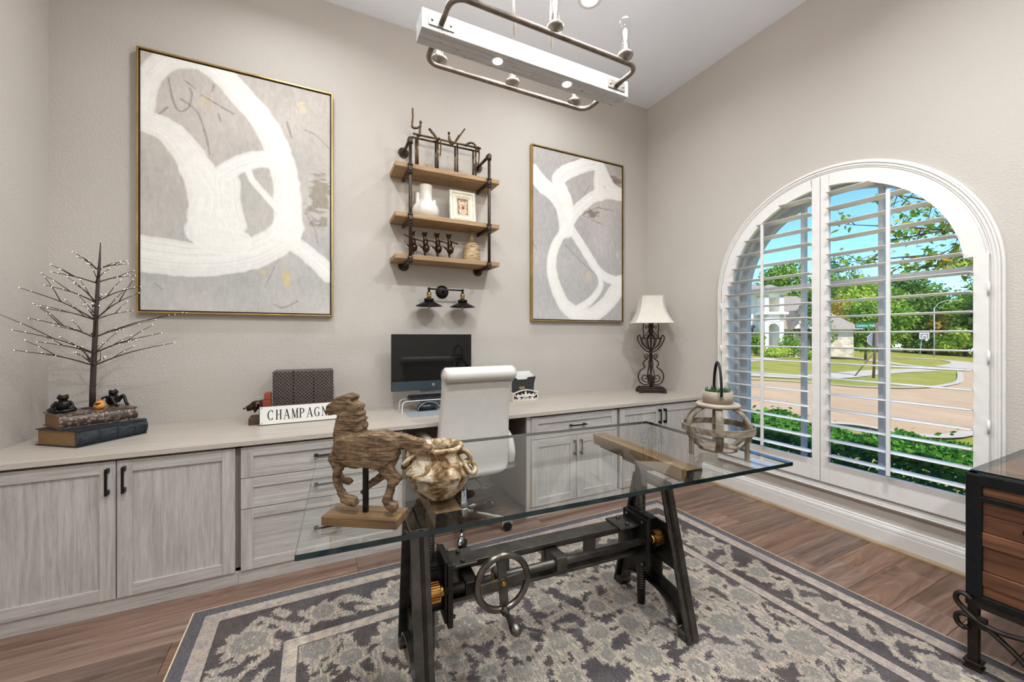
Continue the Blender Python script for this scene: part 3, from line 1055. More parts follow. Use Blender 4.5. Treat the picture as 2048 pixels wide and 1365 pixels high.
    root = thing('area_rug', 'faded floral area rug in cream and slate lying under the glass desk', 'rug', tuple(ctr))
    me.from_pydata((verts - ctr).tolist(), [], faces.tolist()); me.update()
    inb = ((E > 0.13) & (E < 0.46))
    col = np.stack([np.clip(0.5 + S * 9, 0, 1), np.clip(0.5 + D * 14, 0, 1), np.clip(E, 0, 1), np.ones_like(E)], -1)
    set_attr(me, 'motif', col.reshape(-1, 4))
    me.materials.append(M['rug_pile'])
    o = bpy.data.objects.new('pile', me); COL.objects.link(o); o.parent = root
    b = MB()
    for a in ((x0 - 0.004, x1 + 0.004, y0 - 0.006, y0), (x0 - 0.004, x1 + 0.004, y1, y1 + 0.004), (x0 - 0.006, x0, y0, y1), (x1, x1 + 0.006, y0, y1)):
        b.box(a[0], a[1], a[2], a[3], 0.0, RUGZ)
    b.box(x0, x1, y0, y1, 0.0, RUGZ - 0.002)
    b.build('bound_edge', 'rug_binding', root)
build_rug()

# ------------------------------------------------------------------ glass desk on a cast-iron crank base
def build_desk():
    t = thing('crank_desk', 'glass-topped desk on a cast-iron crank base standing on the rug', 'desk', (0.9245, 1.5105, RUGZ + 0.0005), math.radians(-3.5))
    def B(m, name, mat, parent=None, **k): return m.build(name, mat, parent or t, local=True, **k)
    zt = 0.81 - RUGZ
    L, W, th = 1.886 / 2, 0.45, 0.0155
    m = MB().box(-L, L, -W, W, zt - th, zt)
    g = B(m, 'glass_top', 'desk_glass')
    g.data.materials.append(M['glass_edge'])
    for p in g.data.polygons: p.material_index = 0 if abs(p.normal.z) > 0.5 else 1
    for sx in (-1, 1):
        X = lambda a: sx * a
        fn = lambda q: (sx * q[0], q[1], q[2])
        # A-frame: web with openings
        m = MB()
        x0, x1 = 0.566, 0.580
        def leg(y0, z0, y1, z1, w): # strip in the web plane
            d = Vector((y1 - y0, z1 - z0)).normalized(); nn = Vector((-d.y, d.x)) * w / 2
            return [(y0 + nn.x, z0 + nn.y), (y1 + nn.x, z1 + nn.y), (y1 - nn.x, z1 - nn.y), (y0 - nn.x, z0 - nn.y)]
        for s in (-1, 1):
            m.prism(leg(s * 0.2435, 0.006, s * 0.092, 0.64, 0.036), x0, x1, 'X', fn)
        yo = lambda z: 0.262 - 0.162 * z / 0.645
        m.prism([(-yo(.27), .27), (yo(.27), .27), (yo(.46), .46), (-yo(.46), .46)], x0, x1, 'X', fn)
        m.prism([(-.075, .12), (.075, .12), (.075, .29), (-.075, .29)], x0, x1, 'X', fn)
        m.prism([(-yo(.61), .61), (yo(.61), .61), (yo(.645), .645), (-yo(.645), .645)], x0, x1, 'X', fn)
        ap = [(y, 0.045 + 0.095 * math.sqrt(max(0, 1 - (y / 0.2) ** 2))) for y in [0.2 * math.cos(PI * k / 16) for k in range(17)]]
        m.prism([(yo(.03), .03), (yo(.17), .17)] + [(0.16, 0.19), (0.075, 0.20), (-0.075, 0.20), (-0.16, 0.19)] + [(-yo(.17), .17), (-yo(.03), .03)] + ap[::-1], x0, x1, 'X', fn)
        fr = B(m, 'side_frame', 'gunmetal_dark', bevel=0.003)
        m = MB()
        for s in (-1, 1):
            a, b = Vector((s * 0.262, 0.0)), Vector((s * 0.100, 0.645))
            d = (b - a).normalized(); nn = Vector((-d.y, d.x)) * (-s) * -0.013
            poly = [(a.x, a.y), (b.x, b.y), (b.x - s * 0.013, b.y), (a.x - s * 0.013, a.y)]
            m.prism(poly, 0.546, 0.612, 'X', fn)
            m.prism([(s * 0.262, 0.0), (s * 0.20, 0.0), (s * 0.195, 0.02), (s * 0.205, 0.045), (s * 0.255, 0.03)], 0.546, 0.612, 'X', fn)
        m.prism([(-.1, .633), (.1, .633), (.1, .645), (-.1, .645)], 0.546, 0.612, 'X', fn)
        B(m, 'flange', 'gunmetal', fr, bevel=0.002)
        m = MB()
        n = 20
        up = [(0.2 * math.cos(PI * k / n), 0.045 + 0.098 * math.sin(PI * k / n)) for k in range(n + 1)]
        lo = [(0.2 * math.cos(PI * k / n) * 0.96, 0.037 + 0.098 * math.sin(PI * k / n)) for k in range(n + 1)]
        m.prism(up + lo[::-1], 0.55, 0.606, 'X', fn)
        B(m, 'arch_rib', 'gunmetal', fr)
        # lifting screw
        m = MB().cyl((X(0.522), 0.01, 0.03), (X(0.522), 0.01, 0.60), 0.0195, seg=20)
        scw = B(m, 'lift_screw', 'gunmetal_dark')
        for zs, nn in ((0.11, 15), (0.47, 10)):
            prof = []
            for k in range(nn):
                z = zs + 0.012 * k
                prof += [(0.0192, z - 0.004), (0.0222, z), (0.0192, z + 0.004)]
            B(MB().lathe(prof, (X(0.522), 0.01, 0), 18), 'thread', 'gunmetal', scw)
        m = MB().box(X(0.522) - 0.021, X(0.522) + 0.021, -0.011, 0.031, 0.585, 0.735)
        B(m, 'post', 'gunmetal', bevel=0.002)
        # gearbox bracket
        m = MB()
        a, b = sorted((X(0.47), X(0.568)))
        m.box(a, b, -0.055, 0.065, 0.30, 0.318)
        m.box(a, b, -0.055, 0.065, 0.448, 0.465)
        for y in (-0.055, 0.055): m.box(a, b, y, y + 0.010, 0.30, 0.465)
        a, b = sorted((X(0.455), X(0.475)))
        m.box(a, b, -0.105, 0.065, 0.255, 0.49)
        a, b = sorted((X(0.475), X(0.485)))
        m.box(a, b, -0.095, 0.055, 0.27, 0.50)
        gb = B(m, 'gearbox', 'gunmetal_dark', bevel=0.002)
        for (y, z) in ((-0.08, 0.475), (0.03, 0.475), (-0.08, 0.28), (0.03, 0.28)):
            B(MB().cyl((X(0.455), y, z), (X(0.443), y, z), 0.008, seg=6), 'bolt', 'gunmetal', gb)
        # bronze worm wheel
        m = MB()
        seg = 22
        prof = []
        for k in range(seg * 2):
            r = 0.034 if k % 2 == 0 else 0.028
            for dk in (0.1, 0.9):
                an = 2 * PI * (k + dk) / (seg * 2); prof.append((r * math.cos(an) - 0.09, r * math.sin(an) + 0.395))
        a, b = sorted((X(0.505), X(0.545)))
        m.prism(prof, a, b, 'X')
        gw = B(m, 'gear_wheel', 'copper_gear')
        B(MB().cyl((X(0.49), -0.09, 0.395), (X(0.505), -0.09, 0.395), 0.020, seg=18), 'hub', 'brass', gw)
        # bearer of old timber
        m = MB()
        y0, y1 = -0.315, 0.365
        for s0, s1 in ((0, 1),):
            a, b = X(0.523) - 0.043, X(0.523) + 0.043
            zb, zz = 0.732, 0.786
            m.prism([(y0, zz), (y0, 0.768), (y0 + 0.012, zb), (y1 - 0.012, zb), (y1, 0.768), (y1, zz)], a, b, 'X')
        bm_ = B(m, 'timber_bearer', 'beam_wood', bevel=0.003)
        B(MB().prism([(y0 - 0.002, 0.785), (y0 - 0.002, 0.768), (y0 + 0.010, 0.733), (y0 + 0.012, 0.785)], X(0.523) - 0.0425, X(0.523) + 0.0425, 'X'), 'end_cap', 'trunk_iron', bm_)
        B(MB().box(X(0.523) - 0.03, X(0.523) + 0.03, y0 + 0.05, y1 - 0.05, 0.722, 0.733), 'iron_strap', 'gunmetal_dark', bm_)
        B(MB().box(X(0.523) - 0.035, X(0.523) + 0.035, -0.09, 0.11, 0.712, 0.723), 'head_plate', 'gunmetal')
        for y in (-0.22, 0.02, 0.27):
            B(MB().cyl((X(0.523), y, 0.786), (X(0.523), y, zt - th), 0.009, seg=12), 'clear_bumper', 'acrylic')
    # long stretcher casting
    m = MB()
    m.box(-0.456, 0.456, -0.035, 0.045, 0.436, 0.450)
    m.box(-0.456, 0.456, -0.012, 0.020, 0.410, 0.437)
    m.box(-0.456, 0.456, -0.035, 0.045, 0.300, 0.314)
    m.box(-0.456, 0.456, -0.012, 0.020, 0.313, 0.335)
    for x in (-0.415, -0.215, 0.0, 0.215, 0.415):
        m.box(x - 0.026, x + 0.026, -0.010, 0.018, 0.30, 0.44)
    for s in (-1, 1):
        m.box(s * 0.40 - 0.055, s * 0.40 + 0.055, -0.060, 0.060, 0.446, 0.456)
    st = B(m, 'stretcher', 'gunmetal', bevel=0.002)
    for s in (-1, 1):
        for y in (-0.035, 0.035):
            B(MB().cyl((s * 0.40, y, 0.455), (s * 0.40, y, 0.466), 0.009, seg=6), 'bolt', 'gunmetal', st)
    sh = B(MB().cyl((-0.50, -0.09, 0.395), (0.50, -0.09, 0.395), 0.0155, seg=18), 'drive_shaft', 'gunmetal')
    B(MB().box(-0.022, 0.026, -0.118, -0.012, 0.37, 0.425), 'shaft_bearing', 'gunmetal', bevel=0.003)
    B(MB().box(-0.41, -0.36, -0.118, -0.012, 0.372, 0.418), 'shaft_bearing', 'gunmetal_dark', bevel=0.003)
    # hand wheel
    c = Vector((-0.285, -0.175, 0.425))
    R = 0.100
    pts = [c + Vector((R * math.cos(a), 0, R * math.sin(a))) for a in [2 * PI * k / 40 for k in range(40)]]
    hw = B(MB().tube(pts, 0.0125, 12, closed=True), 'hand_wheel', 'steel_wheel')
    m = MB()
    for k in range(2):
        an = PI / 2 * k + 0.08
        d = Vector((math.cos(an), 0, math.sin(an)))
        rot = Matrix.Rotation(-an, 3, 'Y')
        m.cbox(c, (2 * R - 0.006, 0.011, 0.034), rot)
    m.cyl(c + Vector((0, -0.008, 0)), c + Vector((0, 0.085, 0)), 0.018, seg=18)
    B(m, 'spokes', 'gunmetal', hw, bevel=0.002)
    B(MB().cyl(c + Vector((0, -0.014, 0)), c + Vector((0, -0.006, 0)), 0.008, seg=14), 'axle_cap', 'copper_gear', hw)
    hb = c + Vector((0.004, 0, -R))
    B(MB().lathe([(0.008, 0.004), (0.016, -0.006), (0.0165, -0.020), (0.010, -0.027), (0.011, -0.044), (0.0155, -0.08), (0.0205, -0.105), (0.0205, -0.12), (0.014, -0.132), (0.0, -0.136)], hb, 18, 'Y'), 'crank_handle', 'steel_wheel', hw)
    # mitre gear between wheel axle and shaft
    B(MB().lathe([(0.0, -0.02), (0.024, -0.018), (0.018, 0.008), (0.0, 0.01)], (c.x, -0.10, c.z - 0.01), 16, 'Y'), 'mitre_gear', 'copper_gear')
build_desk()

# ------------------------------------------------------------------ white leather desk chair
def build_chair():
    t = thing('office_chair', 'white leather high-back office chair on chrome castors pushed to the counter', 'chair', (0.955, 2.72, RUGZ + 0.0005), math.radians(1.5))
    def B(m, name, mat, parent=None, **k): return m.build(name, mat, parent or t, local=True, **k)
    def loft(rings):
        m = MB(); n = len(rings[0])
        v = [p for r in rings for p in r]
        f = [(i * n + k, i * n + (k + 1) % n, (i + 1) * n + (k + 1) % n, (i + 1) * n + k) for i in range(len(rings) - 1) for k in range(n)]
        f += [tuple(range(n))[::-1], tuple((len(rings) - 1) * n + k for k in range(n))]
        m.add(v, f, True); return m
    def sup(cx, cy, z, a, b, e=0.35, n=36):
        out = []
        for k in range(n):
            th = 2 * PI * k / n; c, s = math.cos(th), math.sin(th)
            out.append((cx + a * math.copysign(abs(c) ** e, c), cy + b * math.copysign(abs(s) ** e, s) , z))
        return out
    def cy(z):   # the back leans towards the room, with a lumbar curve
        u = (z - 0.40) / 0.72
        return -0.205 - 0.075 * u + 0.035 * math.sin(u * PI * 1.1)
    rings = []
    for z, a, b in ((0.405, 0.165, 0.020), (0.412, 0.195, 0.032), (0.43, 0.225, 0.042), (0.46, 0.240, 0.047), (0.52, 0.246, 0.048), (0.60, 0.248, 0.048), (0.70, 0.247, 0.047),
                    (0.80, 0.243, 0.045), (0.90, 0.238, 0.043), (0.98, 0.238, 0.042), (1.05, 0.242, 0.042), (1.10, 0.243, 0.040), (1.125, 0.235, 0.030), (1.132, 0.21, 0.018)):
        rings.append(sup(0, cy(z), z, a, b, 0.30))
    bk = B(loft(rings), 'backrest', 'leather_white')
    # rolled head cushion over the top edge
    m = MB()
    rr = []
    for k in range(25):
        x = -0.252 + 0.504 * k / 24
        e = min(1.0, max(0.05, (0.252 - abs(x)) / 0.016)) ** 0.5
        ring = [(x, cy(1.09) - 0.016 + 0.064 * e * math.cos(2 * PI * q / 20), 1.098 + 0.050 * e * math.sin(2 * PI * q / 20)) for q in range(20)]
        rr.append(ring)
    B(loft(rr), 'head_roll', 'leather_white', bk)
    for sx in (-1, 1):
        pts = [(sx * 0.2445, cy(1.09) - 0.016 + 0.0475 * math.cos(a), 1.098 + 0.037 * math.sin(a)) for a in [2 * PI * q / 24 for q in range(24)]]
        B(MB().tube(pts, 0.0022, 6, closed=True), 'piping', 'leather_seam', bk)
    # seam across the back just under the roll
    B(MB().tube([(-0.238, cy(1.045) - 0.044, 1.046), (0, cy(1.045) - 0.0455, 1.046), (0.238, cy(1.045) - 0.044, 1.046)], 0.0022, 6), 'seam', 'leather_seam', bk)
    # seat cushion
    rings = []
    for z, a, b in ((0.40, 0.22, 0.225), (0.41, 0.245, 0.245), (0.44, 0.252, 0.252), (0.48, 0.252, 0.252), (0.505, 0.245, 0.245), (0.515, 0.22, 0.22), (0.518, 0.15, 0.15)):
        rings.append(sup(0, 0.055, z, a, b, 0.4))
    B(loft(rings), 'seat', 'leather_white')
    # padded loop arms
    for sx in (-1, 1):
        x = sx * 0.285
        pts = [(x, -0.17, 0.45), (x, -0.19, 0.52), (x, -0.17, 0.60), (x, -0.10, 0.645), (x, 0.05, 0.65), (x, 0.15, 0.635), (x, 0.18, 0.57), (x, 0.15, 0.48), (x, 0.10, 0.44)]
        ar = B(MB().tube(catmull(pts, 5), 0.013, 10, flat=1.6), 'arm', 'chrome')
        B(MB().tube(catmull([(x, -0.185, 0.46), (x, -0.195, 0.53), (x, -0.165, 0.61), (x, -0.09, 0.658), (x, 0.06, 0.664), (x, 0.15, 0.65)], 5), 0.020, 12, flat=1.5), 'arm_pad', 'leather_white', ar)
        B(MB().cyl((sx * 0.24, -0.1, 0.43), (x, -0.12, 0.45), 0.01), 'arm_bracket', 'chrome', ar)
        B(MB().cyl((sx * 0.24, 0.1, 0.43), (x, 0.10, 0.445), 0.01), 'arm_bracket', 'chrome', ar)
    B(MB().box(-0.10, 0.10, -0.12, 0.14, 0.345, 0.405), 'tilt_mechanism', 'black_plastic', bevel=0.015)
    B(MB().cyl((0.05, -0.11, 0.35), (0.055, -0.24, 0.335), 0.007).ball((0.056, -0.25, 0.334), (0.034, 0.022, 0.014)), 'tilt_knob', 'black_plastic')
    B(MB().lathe([(0.032, 0.13), (0.032, 0.16), (0.028, 0.165), (0.027, 0.25), (0.018, 0.255), (0.018, 0.35)], (0, 0, 0), 22), 'gas_lift', 'chrome')
    bs = B(MB().lathe([(0.02, 0.06), (0.045, 0.065), (0.047, 0.115), (0.036, 0.135), (0.02, 0.137)], (0, 0, 0), 24), 'base_hub', 'chrome')
    for k in range(5):
        an = math.radians(-113 + 72 * k)
        d = Vector((math.cos(an), math.sin(an), 0))
        m = MB().tube([d * 0.03 + Vector((0, 0, 0.10)), d * 0.16 + Vector((0, 0, 0.088)), d * 0.29 + Vector((0, 0, 0.075)), d * 0.335 + Vector((0, 0, 0.072))], [0.024, 0.021, 0.015, 0.012], 10, flat=0.75)
        B(m, 'base_leg', 'chrome', bs)
        c = d * 0.335
        ca = an + 0.9 * (k % 3) - 0.4
        u = Vector((math.cos(ca), math.sin(ca), 0)); s = Vector((-u.y, u.x, 0))
        cs = B(MB().cyl(c + Vector((0, 0, 0.045)), c + Vector((0, 0, 0.075)), 0.007, seg=10), 'castor', 'chrome')
        w = c - u * 0.012
        for q in (-1, 1):
            a0 = w + s * (0.006 * q) + Vector((0, 0, 0.028)); a1 = w + s * (0.022 * q) + Vector((0, 0, 0.028))
            B(MB().cyl(a0, a1, 0.028, seg=22), 'wheel', 'rubber_black', cs)
        pts = [w + Vector((0, 0, 0.028)) + u * (0.030 * math.cos(a)) + Vector((0, 0, 0.030 * math.sin(a))) for a in [PI * (0.0 + 1.0 * q / 10) for q in range(11)]]
        B(MB().tube(pts, 0.007, 8, flat=2.2), 'hood', 'chrome', cs)
build_chair()

# ------------------------------------------------------------------ framed canvases
W1 = {"A": [[0.01, 0.78], [0.033, 0.892], [0.112, 0.982], [0.192, 1.011], [0.285, 1.018], [0.393, 0.977], [0.504, 0.9], [0.609, 0.817], [0.693, 0.7], [0.735, 0.573], [0.748, 0.462], [0.742, 0.367]], "B": [[-0.005, 0.732], [0.112, 0.713], [0.202, 0.65], [0.275, 0.556], [0.317, 0.456], [0.338, 0.379]], "C": [[0.393, 0.57], [0.493, 0.627], [0.609, 0.66], [0.681, 0.651]], "D": [[0.0, 0.218], [0.131, 0.209], [0.285, 0.209], [0.448, 0.228], [0.585, 0.263], [0.705, 0.327], [0.754, 0.387]], "E": [[0.73, 0.329], [0.842, 0.279], [0.934, 0.226], [1.0, 0.181]], "F": [[0.264, 0.572], [0.338, 0.476], [0.327, 0.378], [0.359, 0.319]], "F2": [[0.29, 0.327], [0.36, 0.291], [0.47, 0.292]], "F3": [[0.415, 0.537], [0.426, 0.431], [0.459, 0.363]], "G": [[0.525, 0.60], [0.55, 0.56], [0.62, 0.505], [0.681, 0.455]]}
WW1 = {"A": (0.055, 0.085), "B": (0.06, 0.11), "C": (0.05, 0.055), "D": (0.11, 0.09), "E": (0.05, 0.06), "F": (0.09, 0.12), "F2": (0.09, 0.08), "F3": (0.07, 0.06), "G": (0.02, 0.02)}
L1 = [[[0.126, 0.917], [0.147, 0.837], [0.177, 0.795], [0.222, 0.816], [0.238, 0.87], [0.228, 0.894]], [[0.207, 0.92], [0.253, 0.899]], [[0.285, 0.878], [0.382, 0.847], [0.448, 0.827]], [[0.187, 0.844], [0.264, 0.805], [0.306, 0.717], [0.327, 0.641]], [[0.349, 0.93], [0.338, 0.901]], [[0.705, 0.261], [0.668, 0.194], [0.615, 0.108]], [[0.668, 0.036], [0.717, 0.023], [0.805, 0.053]], [[0.849, 0.821], [0.921, 0.803], [0.994, 0.759]], [[0.082, 0.767], [0.122, 0.799]], [[0.063, 0.105], [0.101, 0.081]], [[0.371, 0.815], [0.382, 0.785]], [[0.742, 0.838], [0.767, 0.775]], [[0.855, 0.443], [0.907, 0.38], [0.921, 0.323]]]
W2 = {"A": [[-0.006, 0.85], [0.091, 0.789], [0.211, 0.746], [0.293, 0.685], [0.334, 0.609], [0.344, 0.54]], "B": [[0.293, 0.777], [0.262, 0.831], [0.334, 0.886], [0.462, 0.93], [0.593, 0.971], [0.706, 0.979], [0.775, 0.927], [0.869, 0.851], [0.977, 0.826]], "C": [[0.344, 0.54], [0.397, 0.613], [0.483, 0.68], [0.638, 0.766], [0.798, 0.807], [0.989, 0.815]], "D": [[0.376, 0.566], [0.505, 0.47], [0.616, 0.382], [0.706, 0.314], [0.821, 0.271], [0.977, 0.253]], "E": [[0.324, 0.538], [0.231, 0.44], [0.191, 0.346], [0.201, 0.256], [0.262, 0.155], [0.344, 0.077], [0.483, 0.033], [0.638, 0.035], [0.798, 0.098], [0.941, 0.201], [0.989, 0.24]], "F": [[0.706, 0.314], [0.74, 0.219], [0.638, 0.131], [0.483, 0.068]], "G": [[0.729, 0.982], [0.717, 0.883], [0.729, 0.8]], "H": [[0.293, 0.777], [0.356, 0.726], [0.376, 0.646]]}
WW2 = {"A": (0.075, 0.075), "B": (0.07, 0.06), "C": (0.055, 0.055), "D": (0.045, 0.045), "E": (0.04, 0.09), "F": (0.03, 0.04), "G": (0.05, 0.07), "H": (0.06, 0.05)}
L2 = [[[0.604, 0.835], [0.494, 0.711]], [[0.527, 0.648], [0.66, 0.697], [0.729, 0.715]], [[0.729, 0.709], [0.888, 0.708]], [[0.527, 0.648], [0.752, 0.608]], [[0.334, 0.452], [0.483, 0.374], [0.649, 0.299]], [[0.821, 0.944], [0.989, 0.865]], [[0.356, 0.917], [0.397, 0.963], [0.505, 0.991]], [[-0.016, 0.456], [0.036, 0.404]]]

def vnoise(rs, shape, cells):
    """smooth value noise on a grid"""
    g = rs.rand(cells[0] + 2, cells[1] + 2)
    y = np.linspace(0, cells[0], shape[0], endpoint=False); x = np.linspace(0, cells[1], shape[1], endpoint=False)
    yi, xi = y.astype(int), x.astype(int); fy, fx = (y - yi)[:, None], (x - xi)[None, :]
    fy = fy * fy * (3 - 2 * fy); fx = fx * fx * (3 - 2 * fx)
    a = g[np.ix_(yi, xi)]; b = g[np.ix_(yi, xi + 1)]; c = g[np.ix_(yi + 1, xi)]; d = g[np.ix_(yi + 1, xi + 1)]
    return a * (1 - fx) * (1 - fy) + b * fx * (1 - fy) + c * (1 - fx) * fy + d * fx * fy

def canvas(t, x0, x1, z0, z1, y, strokes, widths, lines, patches, seed, base):
    nx, nz = 230, 350
    u = np.linspace(0, 1, nx); v = np.linspace(0, 1, nz)
    U, V = np.meshgrid(u, v)
    asp = (z1 - z0) / (x1 - x0)
    rs = np.random.RandomState(seed)
    n1 = vnoise(rs, U.shape, (6, 4)); n2 = vnoise(rs, U.shape, (40, 26)); n3 = vnoise(rs, U.shape, (110, 24)); n4 = vnoise(rs, U.shape, (170, 120))
    B0, B1 = np.array(lin(base[0])[:3]), np.array(lin(base[1])[:3])
    mixv = np.clip(V * 1.1 + (n1 - 0.5) * 0.8, 0, 1)[..., None]
    C = B1 * (1 - mixv) + B0 * mixv
    C = C * (0.86 + 0.24 * n1[..., None] + 0.05 * (n3[..., None] - 0.5) + 0.05 * (n2[..., None] - 0.5))
    def pdist(P):
        """distance to a polyline, with the arc position and side"""
        best = np.full(U.shape, 9.0); pos = np.zeros(U.shape); side = np.zeros(U.shape)
        Q = np.array([tuple(p)[:2] for p in catmull([(a, b, 0) for a, b in P], 8)]); n = len(Q) - 1
        for k in range(n):
            a, b = Q[k] * (1, asp), Q[k + 1] * (1, asp)
            d = b - a; L2 = (d ** 2).sum() + 1e-12
            tt = np.clip(((U - a[0]) * d[0] + (V * asp - a[1]) * d[1]) / L2, 0, 1)
            ex, ey = U - a[0] - tt * d[0], V * asp - a[1] - tt * d[1]
            ds = np.hypot(ex, ey)
            m = ds < best
            best[m] = ds[m]; pos[m] = ((k + tt) / n)[m]; side[m] = np.sign(d[0] * ey - d[1] * ex)[m]
        return best, pos, side
    for (pu, pv, su, sv, hx, k) in patches:
        d = ((U - pu) / su) ** 2 + ((V - pv) / sv) ** 2 + (n2 - 0.5) * 1.4 + (n3 - 0.5) * 1.3
        a = np.clip((1 - d) * 2.0, 0, 1)[..., None] * k
        C = C * (1 - a) + np.array(lin(hx)[:3]) * a
    dk = np.array(lin('#5d5148')[:3])
    for ln_ in lines:
        ds, ps, _ = pdist(ln_)
        w = 0.0035 + 0.0035 * n2
        a = np.clip((w - ds) / 0.004 + 0.5, 0, 1) * np.clip(0.55 + 0.6 * (n1 - 0.3) - 0.3 * n4, 0, 1)
        C = C * (1 - 0.7 * a[..., None]) + dk * 0.7 * a[..., None]
    for key, P in strokes.items():
        ds, ps, sd = pdist(P)
        w0, w1 = widths[key]
        w = (w0 + (w1 - w0) * ps) * (1.0 + 0.10 * (n2 - 0.5))
        cover = np.clip((w - ds) / 0.010 + 0.5, 0, 1)
        # bristle streaks run along the stroke
        st = np.interp(sd * ds / (w + 1e-6), np.linspace(-1.2, 1.2, 60), rs.rand(60))
        thin = 0.80 + 0.20 * np.clip(st * 1.5 + (n1 - 0.4), 0, 1)
        edge = np.clip(ds / w, 0, 1) ** 3
        a = cover * np.clip(thin - 0.35 * edge * st, 0, 1)
        shade = (0.93 + 0.09 * st - 0.05 * (n3 - 0.5))
        white = np.array(lin('#edeae5')[:3]) * shade[..., None]
        C = C * (1 - a[..., None]) + white * a[..., None]
    C = np.clip(C, 0, 1)
    X = x0 + U * (x1 - x0); Z = z0 + V * (z1 - z0)
    L = parent_world(t)
    verts = np.stack([X.ravel() - L.x, np.full(X.size, y - L.y), Z.ravel() - L.z], 1)
    i = np.arange(nx * nz).reshape(nz, nx)
    faces = np.stack([i[:-1, :-1], i[:-1, 1:], i[1:, 1:], i[1:, :-1]], -1).reshape(-1, 4)
    me = bpy.data.meshes.new('canvas'); me.from_pydata(verts.tolist(), [], faces.tolist()); me.update()
    set_attr(me, 'paint', np.concatenate([C, np.ones(C.shape[:2] + (1,))], -1).reshape(-1, 4))
    me.materials.append(M['canvas_paint'])
    o = bpy.data.objects.new('canvas', me); COL.objects.link(o); o.parent = t

def picture(label, x0, x1, z0, z1, strokes, widths, lines, patches, seed, base):
    t = thing('framed_painting', label, 'painting', ((x0 + x1) / 2, YB - 0.02, z0), group='abstract canvases on the long wall')
    def rect(a): return [(x0 + a, z0 + a), (x1 - a, z0 + a), (x1 - a, z1 - a), (x0 + a, z1 - a)]
    MB().ringprism(rect(0), rect(0.010), 3.262, YB - 0.0005, 'Y').build('gold_frame', 'gold_frame', t, bevel=0.001)
    MB().ringprism(rect(0.010), rect(0.019), 3.278, YB - 0.002, 'Y').build('shadow_gap', 'frame_inner', t)
    MB().box(x0 + 0.019, x1 - 0.019, 3.272, YB - 0.002, z0 + 0.019, z1 - 0.019).build('stretcher', 'paper', t)
    canvas(t, x0 + 0.019, x1 - 0.019, z0 + 0.019, z1 - 0.019, 3.2712, strokes, widths, lines, patches, seed, base)
picture('tall abstract painting of broad white loops in a gold frame beside the twig tree', -0.995, 0.122, 1.497, 3.160, W1, WW1, L1,
        [(0.934, 0.518, 0.075, 0.13, '#8d8273', 0.75), (0.742, 0.151, 0.03, 0.04, '#cdb583', 0.8), (0.60, 0.176, 0.035, 0.014, '#c9b48a', 0.6), (0.83, 0.92, 0.03, 0.03, '#d6c7a4', 0.6), (0.306, 0.848, 0.04, 0.03, '#cfc0a0', 0.5)], 3, ('#bdb5ae', '#b8b6b3'))
picture('tall abstract painting of a white figure-eight ribbon in a gold frame beside the iron lamp', 1.817, 2.926, 1.495, 3.152, W2, WW2, L2,
        [(0.62, 0.665, 0.10, 0.03, '#7d6f64', 0.8), (0.93, 0.90, 0.06, 0.035, '#7b6a5e', 0.8), (0.60, 0.27, 0.035, 0.03, '#c9bda6', 0.6), (0.95, 0.42, 0.02, 0.03, '#d8cdb0', 0.5)], 8, ('#b3adaa', '#b0afaf'))
# ------------------------------------------------------------------ industrial pipe shelf
SH = (2.664, 2.287, 1.972)
def build_shelf():
    t = thing('pipe_shelf', 'wall shelf of three wooden planks on dark iron pipes above the monitor', 'shelf', (0.97, YB - 0.12, 1.90))
    for z in SH:
        MB().box(0.54, 1.395, 3.06, YB - 0.002, z - 0.036, z).build('shelf_board', 'shelf_wood', t, bevel=0.003)
    for x in (0.648, 1.293):
        yp, r = 3.044, 0.0125
        p = MB().cyl((x, yp, 1.921), (x, yp, 2.84), r).build('pipe_upright', 'pipe_iron', t)
        for z in (2.84, 1.921):
            MB().cyl((x, yp, z), (x, YB - 0.008, z), r).build('pipe_arm', 'pipe_iron', t)
            MB().ball((x, yp, z), 0.0195).cyl((x, yp, z), (x, yp, z + (-0.034 if z > 2 else 0.034)), 0.0185).cyl((x, yp, z), (x, yp + 0.034, z), 0.0185).build('elbow', 'pipe_iron', p)
            fl = MB().cyl((x, YB - 0.009, z), (x, YB - 0.001, z), 0.042, seg=28).cyl((x, YB - 0.03, z), (x, YB - 0.008, z), 0.02).build('flange', 'pipe_iron', t)
            for k in range(4):
                a = PI / 4 + PI / 2 * k
                MB().cyl((x + 0.029 * math.cos(a), YB - 0.012, z + 0.029 * math.sin(a)), (x + 0.029 * math.cos(a), YB - 0.008, z + 0.029 * math.sin(a)), 0.005, seg=8).build('screw', 'black_iron', fl)
        for z in (SH[0] - 0.036 - 0.0135, SH[1] - 0.036 - 0.0135):
            MB().cyl((x, yp, z), (x, YB - 0.002, z), r).build('pipe_arm', 'pipe_iron', t)
            MB().cyl((x, yp, z - 0.034), (x, yp, z + 0.034), 0.0175).cyl((x, yp, z - 0.036), (x, yp, z - 0.028), 0.0195).cyl((x, yp, z + 0.028), (x, yp, z + 0.036), 0.0195).build('tee_fitting', 'pipe_iron', p)
build_shelf()

